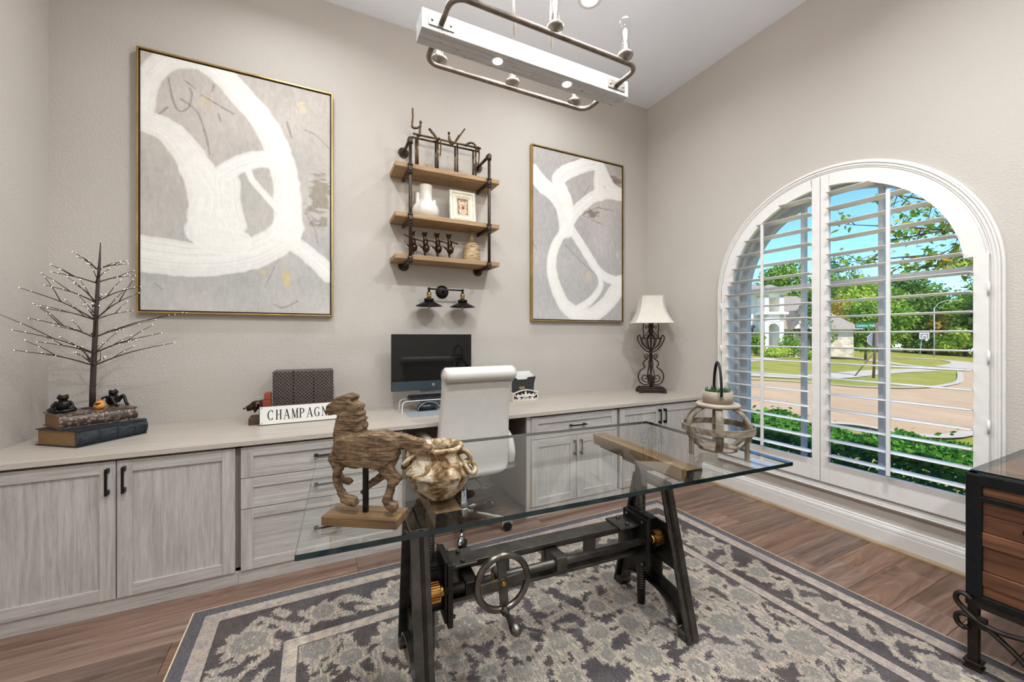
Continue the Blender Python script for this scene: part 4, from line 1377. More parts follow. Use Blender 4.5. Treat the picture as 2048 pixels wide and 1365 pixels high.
def build_acrobats():
    z0 = SH[0]
    t = thing('acrobat_sculpture', 'slim bronze sculpture of acrobat figures on bars, on the top shelf', 'sculpture', (0.965, 3.15, z0))
    ya, yb = 3.125, 3.185
    fr = MB()
    for y in (ya, yb): fr.tube([(0.685, y, 2.925), (1.25, y, 2.925)], 0.008, 8)
    fr.build('rails', 'bronze', t)['kind'] = 'stuff'
    for x in (0.722, 0.882, 1.046, 1.205):
        for y in (ya, yb): MB().cyl((x, y, z0), (x, y, 2.927), 0.008, seg=8).build('post', 'bronze', t)
    MB().box(0.70, 1.225, 3.14, 3.17, z0, z0 + 0.006).build('foot_bar', 'bronze', t)
    def fig(chains, heads):
        m = MB()
        for pts, r in chains: m.tube(catmull([(a, b, c) for a, b, c in pts], 4), r, 8)
        for c, r in heads: m.ball(c, r)
        o = m.build('figure', 'bronze', t)
        remesh(o, 0.0028, 2)
    Y = 3.15
    P = lambda l, dy=0.0: [(a, Y + dy, b) for a, b in l]
    fig([(P([(0.742, 2.925), (0.745, 2.978), (0.75, 3.022)]), 0.0095), (P([(0.748, 3.006), (0.715, 2.987), (0.686, 2.992), (0.69, 3.066), (0.688, 3.137)]), 0.0075), (P([(0.748, 3.006), (0.715, 2.987), (0.686, 2.992), (0.692, 3.05), (0.695, 3.10)], 0.012), 0.006), (P([(0.742, 2.93), (0.742, 2.925)], -0.025), 0.006)], [((0.751, Y, 3.040), (0.011, 0.011, 0.014))])
    fig([(P([(0.832, 2.99), (0.86, 2.966), (0.888, 2.932)]), 0.011), (P([(0.888, 2.935), (0.901, 2.915), (0.904, 2.858), (0.899, 2.791)], -0.035), 0.0062), (P([(0.85, 2.975), (0.875, 2.972), (0.89, 2.94)], 0.015), 0.005), (P([(0.822, 2.915), (0.87, 2.925), (0.888, 2.93)], 0.02), 0.006)], [((0.825, Y, 3.0), (0.013, 0.012, 0.011))])
    fig([(P([(0.984, 2.985), (0.985, 2.961), (0.992, 2.93)]), 0.0105), (P([(0.987, 2.966), (1.002, 2.945), (1.026, 2.94), (1.044, 2.955), (1.082, 3.016), (1.12, 3.074)]), 0.007), (P([(0.99, 2.935), (1.02, 2.93), (1.046, 2.968), (1.075, 3.02)], 0.015), 0.006)], [((0.982, Y, 3.004), (0.011, 0.011, 0.014))])
    fig([(P([(1.123, 2.931), (1.148, 2.956), (1.174, 2.969), (1.2, 2.965), (1.225, 2.938)]), 0.0095), (P([(1.225, 2.938), (1.237, 2.930), (1.239, 2.878), (1.233, 2.803)], -0.02), 0.0065), (P([(1.22, 2.945), (1.245, 2.93), (1.25, 2.90)], 0.02), 0.006)], [((1.128, Y, 2.94), (0.012, 0.011, 0.012))])
build_acrobats()

def build_vase():
    x, y, z = 0.80, 3.185, SH[1]
    t = thing('white_vase', 'matte white ceramic vase with round body and tall neck on the middle shelf', 'vase', (x, y, z))
    MB().lathe([(0.0, 0.0), (0.06, 0.0), (0.085, 0.012), (0.102, 0.045), (0.104, 0.075), (0.094, 0.105), (0.072, 0.130), (0.056, 0.142), (0.052, 0.155), (0.051, 0.22), (0.052, 0.268), (0.049, 0.271), (0.046, 0.265), (0.045, 0.16), (0.0, 0.15)], (x, y, z), 36).build('body', 'white_ceramic', t)
    for s, h0, h1 in ((-1, 0.130, 0.205), (1, 0.115, 0.165)):
        MB().box(x + s * 0.066 - 0.014, x + s * 0.066 + 0.014, y - 0.02, y + 0.02, z + h0 - 0.02, z + h1).build('lug', 'white_ceramic', t, bevel=0.008, bseg=3)
build_vase()

def build_photo():
    x0, x1, z0, z1, y = 0.985, 1.205, SH[1], SH[1] + 0.262, 3.115
    t = thing('photo_frame', 'cream wooden photo frame with a small dog portrait on the middle shelf', 'picture frame', ((x0 + x1) / 2, y, z0))
    t.rotation_euler = (math.radians(-6), 0, 0)
    w, h = (x1 - x0) / 2, z1 - z0
    def rect(a): return [(-w + a, a), (w - a, a), (w - a, h - a), (-w + a, h - a)]
    for a, b, d in ((0, 0.02, 0.0), (0.02, 0.028, 0.007), (0.028, 0.05, 0.003), (0.05, 0.056, 0.008), (0.056, 0.063, 0.005)):
        MB().ringprism(rect(a), rect(b), d, 0.024, 'Y').build('frame_step', 'frame_cream', t, local=True, bevel=0.001)
    ph = MB().box(-w + 0.062, w - 0.062, 0.012, 0.022, 0.062, h - 0.062).build('photograph', 'photo_brown', t, local=True)
    # flat print of the dog
    cx, cz = 0.004, h / 2 + 0.012
    def disc(px_, pz_, rx, rz, mat, d, n=20):
        MB().prism([(cx + px_ + rx * math.cos(a), cz + pz_ + rz * math.sin(a)) for a in [2 * PI * k / n for k in range(n)]], 0.012 - d, 0.0125, 'Y').build('print', mat, ph, local=True)
    disc(0, -0.045, 0.036, 0.03, 'photo_fur', 0.0003)
    disc(0, 0.0, 0.032, 0.036, 'photo_fur', 0.0006)
    for s in (-1, 1):
        MB().prism([(cx + s * 0.016, cz + 0.026), (cx + s * 0.035, cz + 0.05), (cx + s * 0.036, cz + 0.014)], 0.0113, 0.0125, 'Y').build('print', 'photo_fur', ph, local=True)
        disc(s * 0.0125, 0.008, 0.0042, 0.004, 'photo_dark', 0.0012)
    disc(0, -0.012, 0.010, 0.008, 'photo_dark', 0.0012)
    disc(0, -0.025, 0.014, 0.006, 'photo_dark', 0.0011)
    MB().box(-0.02, 0.02, 0.022, 0.026, 0.02, 0.2).build('easel_back', 'dark_box_wood', t, local=True)
build_photo()

def build_dancers():
    z0 = SH[2]
    t = thing('dancing_animals_figurine', 'bronze figurine of four dancing animals arm in arm on the lowest shelf', 'figurine', (0.84, 3.17, z0))
    xs = (0.700, 0.795, 0.892, 0.988)
    for k, x in enumerate(xs):
        y = 3.19 - 0.012 * k
        m = MB()
        rt = Matrix.Rotation(math.radians(-8), 3, 'Y')
        m.ball((x + 0.006, y, z0 + 0.083), (0.030, 0.030, 0.034))           # haunch
        m.ball((x + 0.002, y, z0 + 0.125), (0.021, 0.020, 0.034), rot=rt)   # chest
        m.tube([(x - 0.002, y, z0 + 0.15), (x - 0.006, y, z0 + 0.175)], [0.014, 0.011], 10)
        m.ball((x - 0.006, y, z0 + 0.192), (0.021, 0.017, 0.018))           # head
        m.tube([(x - 0.012, y - 0.010, z0 + 0.188), (x - 0.016, y - 0.026, z0 + 0.183)], [0.010, 0.008], 10)  # snout
        for s in (-1, 1):
            m.tube([(x - 0.006 + s * 0.012, y, z0 + 0.203), (x - 0.006 + s * 0.026, y - 0.004, z0 + 0.216)], [0.008, 0.003], 8)
        m.tube([(x, y, z0 + 0.07), (x - 0.004, y - 0.004, z0 + 0.035), (x + 0.004, y - 0.004, z0 + 0.001)], [0.014, 0.008, 0.006], 10)       # standing leg
        m.tube([(x + 0.004, y, z0 + 0.0035), (x + 0.012, y - 0.012, z0 + 0.0035)], [0.006, 0.005], 8)
        m.tube([(x - 0.004, y, z0 + 0.086), (x - 0.034, y - 0.006, z0 + 0.090), (x - 0.052, y - 0.008, z0 + 0.106)], [0.014, 0.009, 0.005], 10)   # raised leg
        dx = (xs[k + 1] - x) if k < 3 else 0.075
        m.tube([(x + 0.012, y, z0 + 0.150), (x + dx * 0.55, y - 0.008, z0 + 0.143), (x + dx * 0.94, y - 0.006, z0 + 0.133 if k < 3 else z0 + 0.138)], [0.008, 0.006, 0.006], 8)
        if k == 0: m.tube([(x - 0.01, y, z0 + 0.150), (x - 0.05, y - 0.008, z0 + 0.166), (x - 0.075, y - 0.01, z0 + 0.175)], [0.008, 0.006, 0.006], 8)
        m.tube(catmull([(x + 0.034, y + 0.012, z0 + 0.09), (x + 0.048, y + 0.016, z0 + 0.11), (x + 0.042, y + 0.016, z0 + 0.128)], 4), 0.003, 6)
        o = m.build('dancer', 'bronze_dark', t)
        remesh(o, 0.0032, 2)
build_dancers()

x, y = 1.192, 3.19
o = MB().lathe([(0.0, 0.0), (0.064, 0.0), (0.072, 0.008), (0.074, 0.05), (0.073, 0.10), (0.066, 0.135), (0.05, 0.16), (0.034, 0.178), (0.026, 0.195), (0.022, 0.225), (0.0215, 0.243), (0.026, 0.246), (0.026, 0.256), (0.021, 0.258), (0.018, 0.25), (0.0, 0.24)], (x, y, SH[2]), 32).build('clay_bottle', 'bottle_clay', None, loc=(x, y, SH[2]))
tag(o, 'crackled tan stoneware bottle standing on the lowest shelf', 'bottle')

def build_sconce():
    z, x0 = 1.733, 0.970
    t = thing('wall_sconce', 'black two-arm wall sconce with brass sockets below the pipe shelf', 'wall lamp', (x0, YB, z))
    MB().lathe([(0.0, -0.022), (0.03, -0.022), (0.045, -0.016), (0.050, -0.010), (0.055, -0.008), (0.055, -0.0005), (0, -0.0005)], (x0, YB, z - 0.008), 36, 'Y').build('back_plate', 'black_iron', t)
    MB().tube(catmull([(x0, YB - 0.02, z - 0.008), (x0, YB - 0.07, z - 0.002), (x0, YB - 0.118, z)], 5), 0.007, 10).build('stem', 'black_iron', t)
    yb = YB - 0.12
    MB().cyl((x0 - 0.142, yb, z), (x0 + 0.142, yb, z), 0.0068, seg=12).build('cross_bar', 'pipe_iron', t)
    for s in (-1, 1):
        x = x0 + s * 0.142
        j = MB().ball((x, yb, z), 0.0125).cyl((x, yb, z), (x, yb, z - 0.026), 0.009).build('swivel_joint', 'black_iron', t)
        MB().lathe([(0.010, -0.024), (0.0185, -0.032), (0.020, -0.045), (0.0175, -0.05), (0.0185, -0.055), (0.0185, -0.078), (0.015, -0.08)], (x, yb, z), 22).build('socket', 'brass', t)
        MB().lathe([(0.016, -0.078), (0.038, -0.079), (0.040, -0.083), (0.040, -0.095), (0.036, -0.101), (0.016, -0.101)], (x, yb, z), 26).build('collar', 'black_iron', t)
        MB().lathe([(0.034, -0.100), (0.055, -0.112), (0.085, -0.127), (0.104, -0.136), (0.106, -0.140), (0.103, -0.140), (0.083, -0.131), (0.053, -0.116), (0.030, -0.104)], (x, yb, z), 40).build('shade', 'black_iron', t)
        bl = MB().lathe([(0.012, -0.10), (0.013, -0.115), (0.022, -0.145), (0.027, -0.17), (0.023, -0.19), (0.012, -0.200), (0.0, -0.202)], (x, yb, z), 20).build('bulb', 'clear_bulb', t)
        MB().cyl((x, yb, z - 0.10), (x, yb, z - 0.165), 0.006, seg=10).build('filament_stem', 'tag_tan', bl)
build_sconce()

# ------------------------------------------------------------------ things on the counter
def book(name, label, near, far, depth, z, th, spine_mat, cover_mat):
    """near/far: ends of the spine edge on the counter"""
    a, b = Vector(near), Vector(far)
    d = b - a; L = d.length; an = math.atan2(d.y, d.x)
    t = thing(name, label, 'book', (near[0], near[1], z), an, 'antique books stacked on the counter')
    def B(m, n, mat, **k): return m.build(n, mat, t, local=True, **k)
    B(MB().box(0.006, L - 0.006, 0.012, depth - 0.008, 0.006, th - 0.006), 'page_block', 'book_pages')
    B(MB().box(0, L, 0.004, depth, 0.0, 0.006), 'cover_board', cover_mat, bevel=0.001)
    B(MB().box(0, L, 0.004, depth, th - 0.006, th), 'cover_board', cover_mat, bevel=0.001)
    n = 10
    pr = [(0.012 - 0.016 * math.sin(PI * k / n), th * k / n) for k in range(n + 1)]
    prof = pr + [(0.014, th), (0.014, 0)]
    v = [(0.0, p[0], p[1]) for p in prof] + [(L, p[0], p[1]) for p in prof]
    m = MB(); q = len(prof)
    m.add(v, [tuple(range(q)), tuple(range(2 * q - 1, q - 1, -1))] + [(i, (i + 1) % q, q + (i + 1) % q, q + i) for i in range(q)])
    sp = B(m, 'spine', spine_mat)
    for f in (0.04, 0.30, 0.55, 0.80, 0.96):
        pts = [(L * f, 0.0125 - 0.0175 * math.sin(PI * k / n), th * k / n) for k in range(1, n)]
        MB().tube(pts, 0.0024, 6).build('spine_band', spine_mat, sp, local=True)
    return t
TH1, TH2 = 0.086, 0.073
book('antique_book', 'thick dark blue-black leather book at the bottom of the stack', (-1.072, 2.775), (-0.872, 3.030), 0.285, CT, TH1, 'book_cover_blue', 'book_cover_blue')
book('antique_book', 'brown leather book with dotted spine on top of the dark blue book', (-1.165, 2.845), (-0.915, 3.030), 0.235, CT + TH1, TH2, 'book_cover_dots', 'book_cover_dots')
BZ = CT + TH1 + TH2

def build_twig_tree():
    bx, by, z0 = -1.128, 3.085, BZ
    t = thing('twig_tree', 'bare brown twig tree with tiny fairy lights standing on the stacked books', 'decorative tree', (bx, by, z0))
    H = 0.945
    m = MB()
    tr = [(bx, by, z0), (bx, by, z0 + 0.10), (bx + 0.004, by, z0 + 0.22), (bx + 0.010, by, z0 + 0.38), (bx + 0.016, by, z0 + 0.55), (bx + 0.022, by, z0 + 0.70), (bx + 0.03, by, z0 + 0.84), (bx + 0.034, by, z0 + H)]
    m.tube(tr, [0.014, 0.013, 0.0125, 0.0115, 0.0095, 0.008, 0.005, 0.002], 10)
    for z in (0.13, 0.25, 0.42, 0.58): m.lathe([(0.0125, z - 0.006), (0.0150, z), (0.0125, z + 0.006)], (bx + 0.02 * z, by, z0), 12)
    m.lathe([(0.0, 0.0), (0.045, 0.0), (0.045, 0.004), (0.016, 0.008), (0.0, 0.008)], (bx, by, z0), 20)
    m.build('trunk', 'tree_bark', t)
    rnd = random.Random(4)
    lights = MB()
    def lamp(p): lights.ball(p, 0.0019, 6, 4)
    levels = [(0.24, 0.43, 5), (0.31, 0.42, 5), (0.40, 0.37, 5), (0.50, 0.32, 5), (0.60, 0.25, 4), (0.71, 0.20, 3), (0.79, 0.14, 3)]
    k0 = 0
    for zl, rad, n in levels:
        for k in range(n):
            an = 2 * PI * (k + 0.5 * (k0 % 2)) / n + rnd.uniform(-0.25, 0.25)
            L = rad * rnd.uniform(0.85, 1.1)
            d = Vector((math.cos(an), math.sin(an), 0))
            # keep clear of the two walls meeting behind
            while bx + d.x * L * 1.12 < XL + 0.03 or by + d.y * L * 1.12 > 3.235: L *= 0.92
            p0 = Vector((bx + 0.02 * zl, by, z0 + zl))
            rise = rnd.uniform(0.30, 0.55)
            p1 = p0 + d * L * 0.45 + Vector((0, 0, L * rise * 0.5)); p2 = p0 + d * L + Vector((0, 0, L * rise * 0.85))
            br = MB().tube(catmull([p0, p1, p2], 5), [0.0042 - 0.0030 * q / 10 for q in range(11)], 6)
            tips = [p2]
            for q in range(rnd.choice([1, 2])):
                f = rnd.uniform(0.35, 0.65); s = p0.lerp(p1, f * 1.2) if f < 0.5 else p1.lerp(p2, (f - 0.45))
                side = Vector((-d.y, d.x, 0)) * rnd.uniform(-0.7, 0.7)
                e = s + (d + side).normalized() * L * rnd.uniform(0.35, 0.6) + Vector((0, 0, L * rnd.uniform(0.1, 0.45)))
                e.x = max(e.x, XL + 0.02); e.y = min(e.y, 3.24)
                br.tube([s, s.lerp(e, 0.5) + Vector((0, 0, 0.006)), e], [0.0024, 0.0018, 0.0012], 5)
                for f2 in (0.6, 1.0): lamp(s.lerp(e, f2) + Vector((0, 0, 0.003)))
            for f2 in (0.35, 0.75): lamp(p1.lerp(p2, f2) + Vector((0, 0, 0.003)))
            lamp(p2)
            br.build('branch', 'tree_bark', t)
        k0 += 1
    lamp(Vector(tr[-1]))
    lo = lights.build('fairy_lights', 'fairy_light', t); lo['kind'] = 'stuff'
build_twig_tree()

def build_frog(label, x, y, an, recline):
    t = thing('frog_figurine', label, 'figurine', (x, y, BZ), an, 'bronze frogs at the foot of the twig tree')
    m = MB()
    m.ball((0, 0, 0.034), (0.030, 0.026, 0.034))
    m.ball((0, -0.006, 0.066), (0.018, 0.017, 0.014))
    m.ball((0, -0.010, 0.078), (0.024, 0.020, 0.013))
    for s in (-1, 1):
        m.ball((s * 0.014, -0.006, 0.088), 0.0075)
        if not recline:
            m.tube(catmull([(s * 0.02, 0.0, 0.022), (s * 0.045, -0.02, 0.014), (s * 0.02, -0.045, 0.010), (-s * 0.012, -0.05, 0.008)], 4), [0.013] * 5 + [0.010] * 5 + [0.007] * 3, 10)
            m.tube(catmull([(s * 0.024, -0.004, 0.058), (s * 0.038, -0.012, 0.038), (s * 0.030, -0.030, 0.020)], 4), 0.0065, 8)
        else:
            m.tube(catmull([(s * 0.02, -0.01, 0.020), (s * 0.032, -0.035, 0.055), (s * 0.028, -0.062, 0.012), (s * 0.026, -0.08, 0.006)], 4), [0.011] * 5 + [0.008] * 5 + [0.006] * 3, 10)
            m.tube(catmull([(s * 0.024, 0.0, 0.058), (s * 0.042, 0.016, 0.044), (s * 0.040, 0.030, 0.008)], 4), 0.006, 8)
    o = m.build('body', 'dark_bronze_frog', t, local=True)
    remesh(o, 0.0025, 2)
build_frog('small dark bronze frog sitting cross-legged on the dotted book', -1.205, 2.985, math.radians(5), False)
build_frog('small dark bronze frog leaning back beside the trunk of the twig tree', -1.062, 3.135, math.radians(55), True)

def build_duck():
    x, y = -1.072, 3.01
    t = thing('duck_ornament', 'tiny orange round bird ornament in front of the twig tree', 'ornament', (x, y, BZ))
    MB().lathe([(0.0, 0.0), (0.014, 0.002), (0.024, 0.012), (0.025, 0.022), (0.018, 0.038), (0.009, 0.050), (0.0, 0.054)], (x, y, BZ), 20).build('body', 'orange_duck', t)
    MB().ball((x, y - 0.001, BZ + 0.048), (0.010, 0.010, 0.011)).build('hood', 'orange_red', t)
    MB().tube([(x - 0.012, y - 0.020, BZ + 0.033), (x, y - 0.026, BZ + 0.033), (x + 0.012, y - 0.020, BZ + 0.037)], [0.003, 0.006, 0.003], 8).build('beak', 'photo_dark', t)
build_duck()

# dark lattice-patterned file boxes
for k, (a, b) in enumerate(((-0.250, -0.129), (-0.127, -0.005), (-0.003, 0.119))):
    lab = ['dark lattice-patterned file box behind the lettered sign, next to the dog bookend', 'dark lattice-patterned file box behind the lettered sign, middle of three', 'dark lattice-patterned file box behind the lettered sign, nearest the monitor'][k]
    t = thing('file_box', lab, 'file box', ((a + b) / 2, 3.17, CT), group='file boxes on the counter')
    MB().box(a, b, 3.09, 3.285, CT, CT + 0.326).build('case', 'binder_lattice', t, bevel=0.002)
    MB().box(a + 0.003, b - 0.003, 3.088, 3.092, CT, CT + 0.006).build('bottom_strip', 'photo_dark', t)

def build_dog_bookend():
    t = thing('dog_bookend', 'dark carved spaniel-head bookend with red blocks at the end of the file boxes', 'bookend', (-0.32, 3.06, CT))
    MB().box(-0.375, -0.255, 3.0, 3.13, CT, CT + 0.045).build('base', 'dark_box_wood', t, bevel=0.004)
    MB().box(-0.300, -0.256, 3.02, 3.12, CT + 0.045, CT + 0.150).build('block', 'red_wood', t, bevel=0.003)
    MB().box(-0.292, -0.256, 3.025, 3.115, CT + 0.151, CT + 0.195).build('block', 'red_wood', t, bevel=0.003)
    m = MB()
    m.ball((-0.335, 3.065, CT + 0.120), (0.040, 0.030, 0.028))
    m.tube([(-0.34, 3.065, CT + 0.118), (-0.375, 3.053, CT + 0.104), (-0.392, 3.048, CT + 0.099)], [0.026, 0.020, 0.016], 12)
    m.tube([(-0.33, 3.065, CT + 0.118), (-0.285, 3.065, CT + 0.125)], [0.028, 0.030], 12)
    for s in (-1, 1): m.tube(catmull([(-0.335, 3.065 + s * 0.028, CT + 0.128), (-0.338, 3.065 + s * 0.038, CT + 0.10), (-0.345, 3.065 + s * 0.034, CT + 0.075)], 4), [0.012] * 4 + [0.010] * 3 + [0.005] * 2, 8)
    o = m.build('dog_head', 'bronze_dark', t); remesh(o, 0.0035, 2)
    MB().ball((-0.402, 3.045, CT + 0.103), 0.007).build('nose', 'photo_dark', t)
build_dog_bookend()

# CHAMPAGNE sign
def serif(ch):
    """strokes of a roman capital in a unit cell: (kind, data, weight)"""
    T, t_ = 0.13, 0.055
    S = []
    def bar(x0, y0, x1, y1, w): S.append(((x0, y0), (x1, y1), w))
    def ser(x, y, w=0.28): S.append(((x - w / 2, y), (x + w / 2, y), 0.045))
    def curve(cx, cy, rx, ry, a0, a1, n=14):
        P = [(cx + rx * math.cos(a0 + (a1 - a0) * k / n), cy + ry * math.sin(a0 + (a1 - a0) * k / n)) for k in range(n + 1)]
        for k in range(n):
            mid = a0 + (a1 - a0) * (k + 0.5) / n
            w = t_ + (T - t_) * abs(math.cos(mid)) ** 1.5
            S.append((P[k], P[k + 1], w))
    if ch == 'C': curve(0.42, 0.5, 0.36, 0.48, math.radians(48), math.radians(312)); bar(0.68, 0.72, 0.68, 0.98, 0.04); bar(0.68, 0.04, 0.68, 0.22, 0.04)
    if ch == 'G': curve(0.42, 0.5, 0.36, 0.48, math.radians(48), math.radians(318)); bar(0.68, 0.72, 0.68, 0.98, 0.04); bar(0.68, 0.06, 0.68, 0.42, T); ser(0.66, 0.42)
    if ch == 'H': bar(0.16, 0, 0.16, 1, T); bar(0.68, 0, 0.68, 1, T); bar(0.16, 0.52, 0.68, 0.52, t_); [ser(x, y) for x in (0.16, 0.68) for y in (0.02, 0.98)]
    if ch == 'A': bar(0.10, 0, 0.42, 1, t_); bar(0.42, 1, 0.76, 0, T); bar(0.22, 0.34, 0.64, 0.34, t_); ser(0.10, 0.02); ser(0.76, 0.02)
    if ch == 'M': bar(0.12, 0, 0.14, 1, t_); bar(0.16, 1, 0.47, 0.04, T); bar(0.47, 0.04, 0.80, 1, t_); bar(0.82, 0, 0.80, 1, T); ser(0.12, 0.02); ser(0.82, 0.02); ser(0.13, 0.98, 0.22); ser(0.82, 0.98, 0.22)
    if ch == 'P': bar(0.18, 0, 0.18, 1, T); curve(0.34, 0.73, 0.32, 0.24, -PI / 2, PI / 2); bar(0.18, 0.97, 0.36, 0.97, t_); bar(0.18, 0.49, 0.36, 0.49, t_); ser(0.18, 0.02); ser(0.14, 0.98, 0.2)
    if ch == 'N': bar(0.14, 0, 0.14, 1, t_); bar(0.14, 1, 0.72, 0, T); bar(0.72, 0, 0.72, 1, t_); ser(0.14, 0.02); ser(0.12, 0.98, 0.2); ser(0.72, 0.98)
    if ch == 'E': bar(0.18, 0, 0.18, 1, T); bar(0.18, 0.98, 0.68, 0.98, t_); bar(0.18, 0.52, 0.54, 0.52, t_); bar(0.18, 0.02, 0.70, 0.02, t_); bar(0.68, 0.80, 0.68, 0.98, 0.04); bar(0.70, 0.02, 0.70, 0.24, 0.04); bar(0.54, 0.42, 0.54, 0.62, 0.04); ser(0.14, 0.02, 0.2); ser(0.14, 0.98, 0.2)
    return S

def build_sign():
    x0, x1 = -0.312, 0.160
    L = x1 - x0
    t = thing('lettered_sign', 'white enamel sign reading CHAMPAGNE on a dark board standing on the counter', 'sign', (x0, 2.955, CT), math.radians(1.5))
    def B(m, n, mat, p=None, **k): return m.build(n, mat, p or t, local=True, **k)
    B(MB().box(0, L, 0.0, 0.016, 0.0, 0.122), 'board', 'dark_box_wood', bevel=0.001)
    pl = B(MB().box(0.004, L - 0.004, -0.0025, 0.0, 0.006, 0.118), 'enamel_plate', 'enamel_white', bevel=0.0005)
    for x in (0.014, L - 0.014):
        for z in (0.014, 0.110): B(MB().cyl((x, -0.005, z), (x, -0.0022, z), 0.0028, seg=10), 'nail', 'letter_black', pl)
    word = 'CHAMPAGNE'
    hgt, w = 0.062, 0.037
    step = (L - 0.075) / len(word)
    for k, ch in enumerate(word):
        m = MB()
        ox, oz = 0.046 + step * k, 0.033
        d = 0.0
        for (a, b, wt) in serif(ch):
            p = Vector((ox + a[0] * w * 1.1, oz + a[1] * hgt)); q = Vector((ox + b[0] * w * 1.1, oz + b[1] * hgt))
            e = (q - p); 
            if e.length < 1e-6: continue
            nrm = Vector((-e.y, e.x)).normalized() * wt * w * 0.72
            ex = e.normalized() * 0.0006
            m.prism([tuple(p - ex + nrm), tuple(q + ex + nrm), tuple(q + ex - nrm), tuple(p - ex - nrm)], -0.0034 - d, -0.0024, 'Y')
            d += 0.00001
        B(m, 'letter', 'letter_black', pl)['kind'] = 'stuff'
build_sign()

def build_monitor():
    x0, x1, z0, z1 = 0.520, 1.158, 0.930, 1.366
    y = 3.10
    xc = (x0 + x1) / 2
    t = thing('desktop_monitor', 'black widescreen all-in-one computer with grey chin on the counter', 'monitor', (xc, y + 0.06, CT))
    MB().box(x0, x1, y, y + 0.035, z0, z1).build('housing', 'black_plastic', t, bevel=0.004)
    MB().box(x0 + 0.002, x1 - 0.002, y - 0.0025, y, z0 + 0.074, z1 - 0.002).build('screen', 'screen_glass', t)
    ch = MB().box(x0 + 0.002, x1 - 0.002, y - 0.003, y, z0 + 0.002, z0 + 0.072).build('chin', 'monitor_chin', t, bevel=0.001)
    lg = MB().lathe([(0.0085, -0.0045), (0.011, -0.0045), (0.011, -0.003), (0.0085, -0.003)], (xc, y, z0 + 0.040), 28, 'Y').build('logo', 'silver_plastic', ch)
    MB().box(xc - 0.0045, xc - 0.003, y - 0.0045, y - 0.003, z0 + 0.036, z0 + 0.047).box(xc - 0.0045, xc - 0.0005, y - 0.0045, y - 0.003, z0 + 0.0405, z0 + 0.042).box(xc - 0.0015, xc, y - 0.0045, y - 0.003, z0 + 0.0365, z0 + 0.042).box(xc + 0.001, xc + 0.0025, y - 0.0045, y - 0.003, z0 + 0.033, z0 + 0.042).box(xc + 0.0025, xc + 0.005, y - 0.0045, y - 0.003, z0 + 0.0405, z0 + 0.042).box(xc + 0.0035, xc + 0.005, y - 0.0045, y - 0.003, z0 + 0.0365, z0 + 0.042).build('logo_letters', 'silver_plastic', ch)['kind'] = 'stuff'
    MB().box(xc - 0.10, xc + 0.10, y + 0.036, y + 0.052, CT + 0.010, z0 + 0.12).build('neck', 'silver_plastic', t, bevel=0.006)
    MB().box(xc - 0.13, xc + 0.13, y + 0.02, y + 0.175, CT + 0.0005, CT + 0.011).build('foot', 'silver_plastic', t, bevel=0.004)
build_monitor()

def build_riser():
    x0, x1, y0, y1, zt = 0.572, 1.09, 2.985, 3.110, CT + 0.088
    t = MB()
    r = 0.035
    def prof(k):
        return [(x0 - 0.012 + k, CT), (x0 - 0.012 + k, zt - r)] + [(x0 - 0.012 + k + r - (r) * math.cos(a), zt - r + (r) * math.sin(a)) for a in [PI / 2 * q / 6 for q in range(1, 7)]]
    outer = [(x0, CT), (x0 + 0.004, zt - r)] + [(x0 + 0.004 + r - r * math.cos(a), zt - r + r * math.sin(a)) for a in [PI / 2 * q / 6 for q in range(1, 7)]]
    outer += [(x1 - 0.004 - r + r * math.sin(a), zt - r + r * math.cos(a)) for a in [PI / 2 * q / 6 for q in range(0, 7)]] + [(x1, CT)]
    inner = [(x0 + 0.006, CT), (x0 + 0.010, zt - r)] + [(x0 + 0.010 + (r - 0.006) * (1 - math.cos(a)), zt - r + (r - 0.006) * math.sin(a)) for a in [PI / 2 * q / 6 for q in range(1, 7)]]
    inner += [(x1 - 0.010 - (r - 0.006) * (1 - math.sin(a)), zt - r + (r - 0.006) * math.cos(a)) for a in [PI / 2 * q / 6 for q in range(0, 7)]] + [(x1 - 0.006, CT)]
    t.prism(outer + inner[::-1], y0, y1, 'Y')
    o = t.build('acrylic_riser', 'acrylic', None, loc=(0.83, 3.05, CT))
    o.data.materials.append(M['paper'])
    for p in o.data.polygons:
        if abs(p.normal.y) > 0.9: p.material_index = 1
    tag(o, 'clear acrylic bridge stand with polished edges in front of the monitor', 'stand')
    kb = thing('keyboard', 'black computer keyboard resting on the clear acrylic stand', 'keyboard', (0.845, 3.045, zt))
    MB().box(0.635, 1.055, 2.992, 3.105, zt, zt + 0.014).build('body', 'black_plastic', kb, bevel=0.003)
    m = MB()
    for r_ in range(5):
        for c_ in range(21):
            m.box(0.642 + c_ * 0.0195, 0.642 + c_ * 0.0195 + 0.0165, 2.998 + r_ * 0.0205, 2.998 + r_ * 0.0205 + 0.0175, zt + 0.014, zt + 0.020 + 0.0015 * r_)
    m.build('keys', 'rubber_black', kb)['kind'] = 'stuff'
    p = MB().box(0.60, 1.07, 2.80, 3.055, CT, CT + 0.0015).build('desk_pad', 'mat_grey', None, loc=(0.83, 2.93, CT))
    tag(p, 'grey desk pad lying on the counter in front of the acrylic stand', 'desk pad')
    d = thing('mouse', 'dark computer mouse with a cable loop under the acrylic stand', 'mouse', (0.77, 3.02, CT + 0.0016))
    MB().ball((0.77, 3.025, CT + 0.0302), (0.075, 0.045, 0.028)).box(0.70, 0.84, 2.99, 3.06, CT + 0.0018, CT + 0.012).build('body', 'blue_black', d)
    MB().tube(catmull([(0.695, 3.0, CT + 0.008), (0.715, 3.0, CT + 0.045), (0.78, 3.01, CT + 0.066), (0.84, 3.02, CT + 0.05), (0.88, 3.03, CT + 0.008)], 6), 0.0028, 8).build('cable', 'silver_plastic', d)
build_riser()

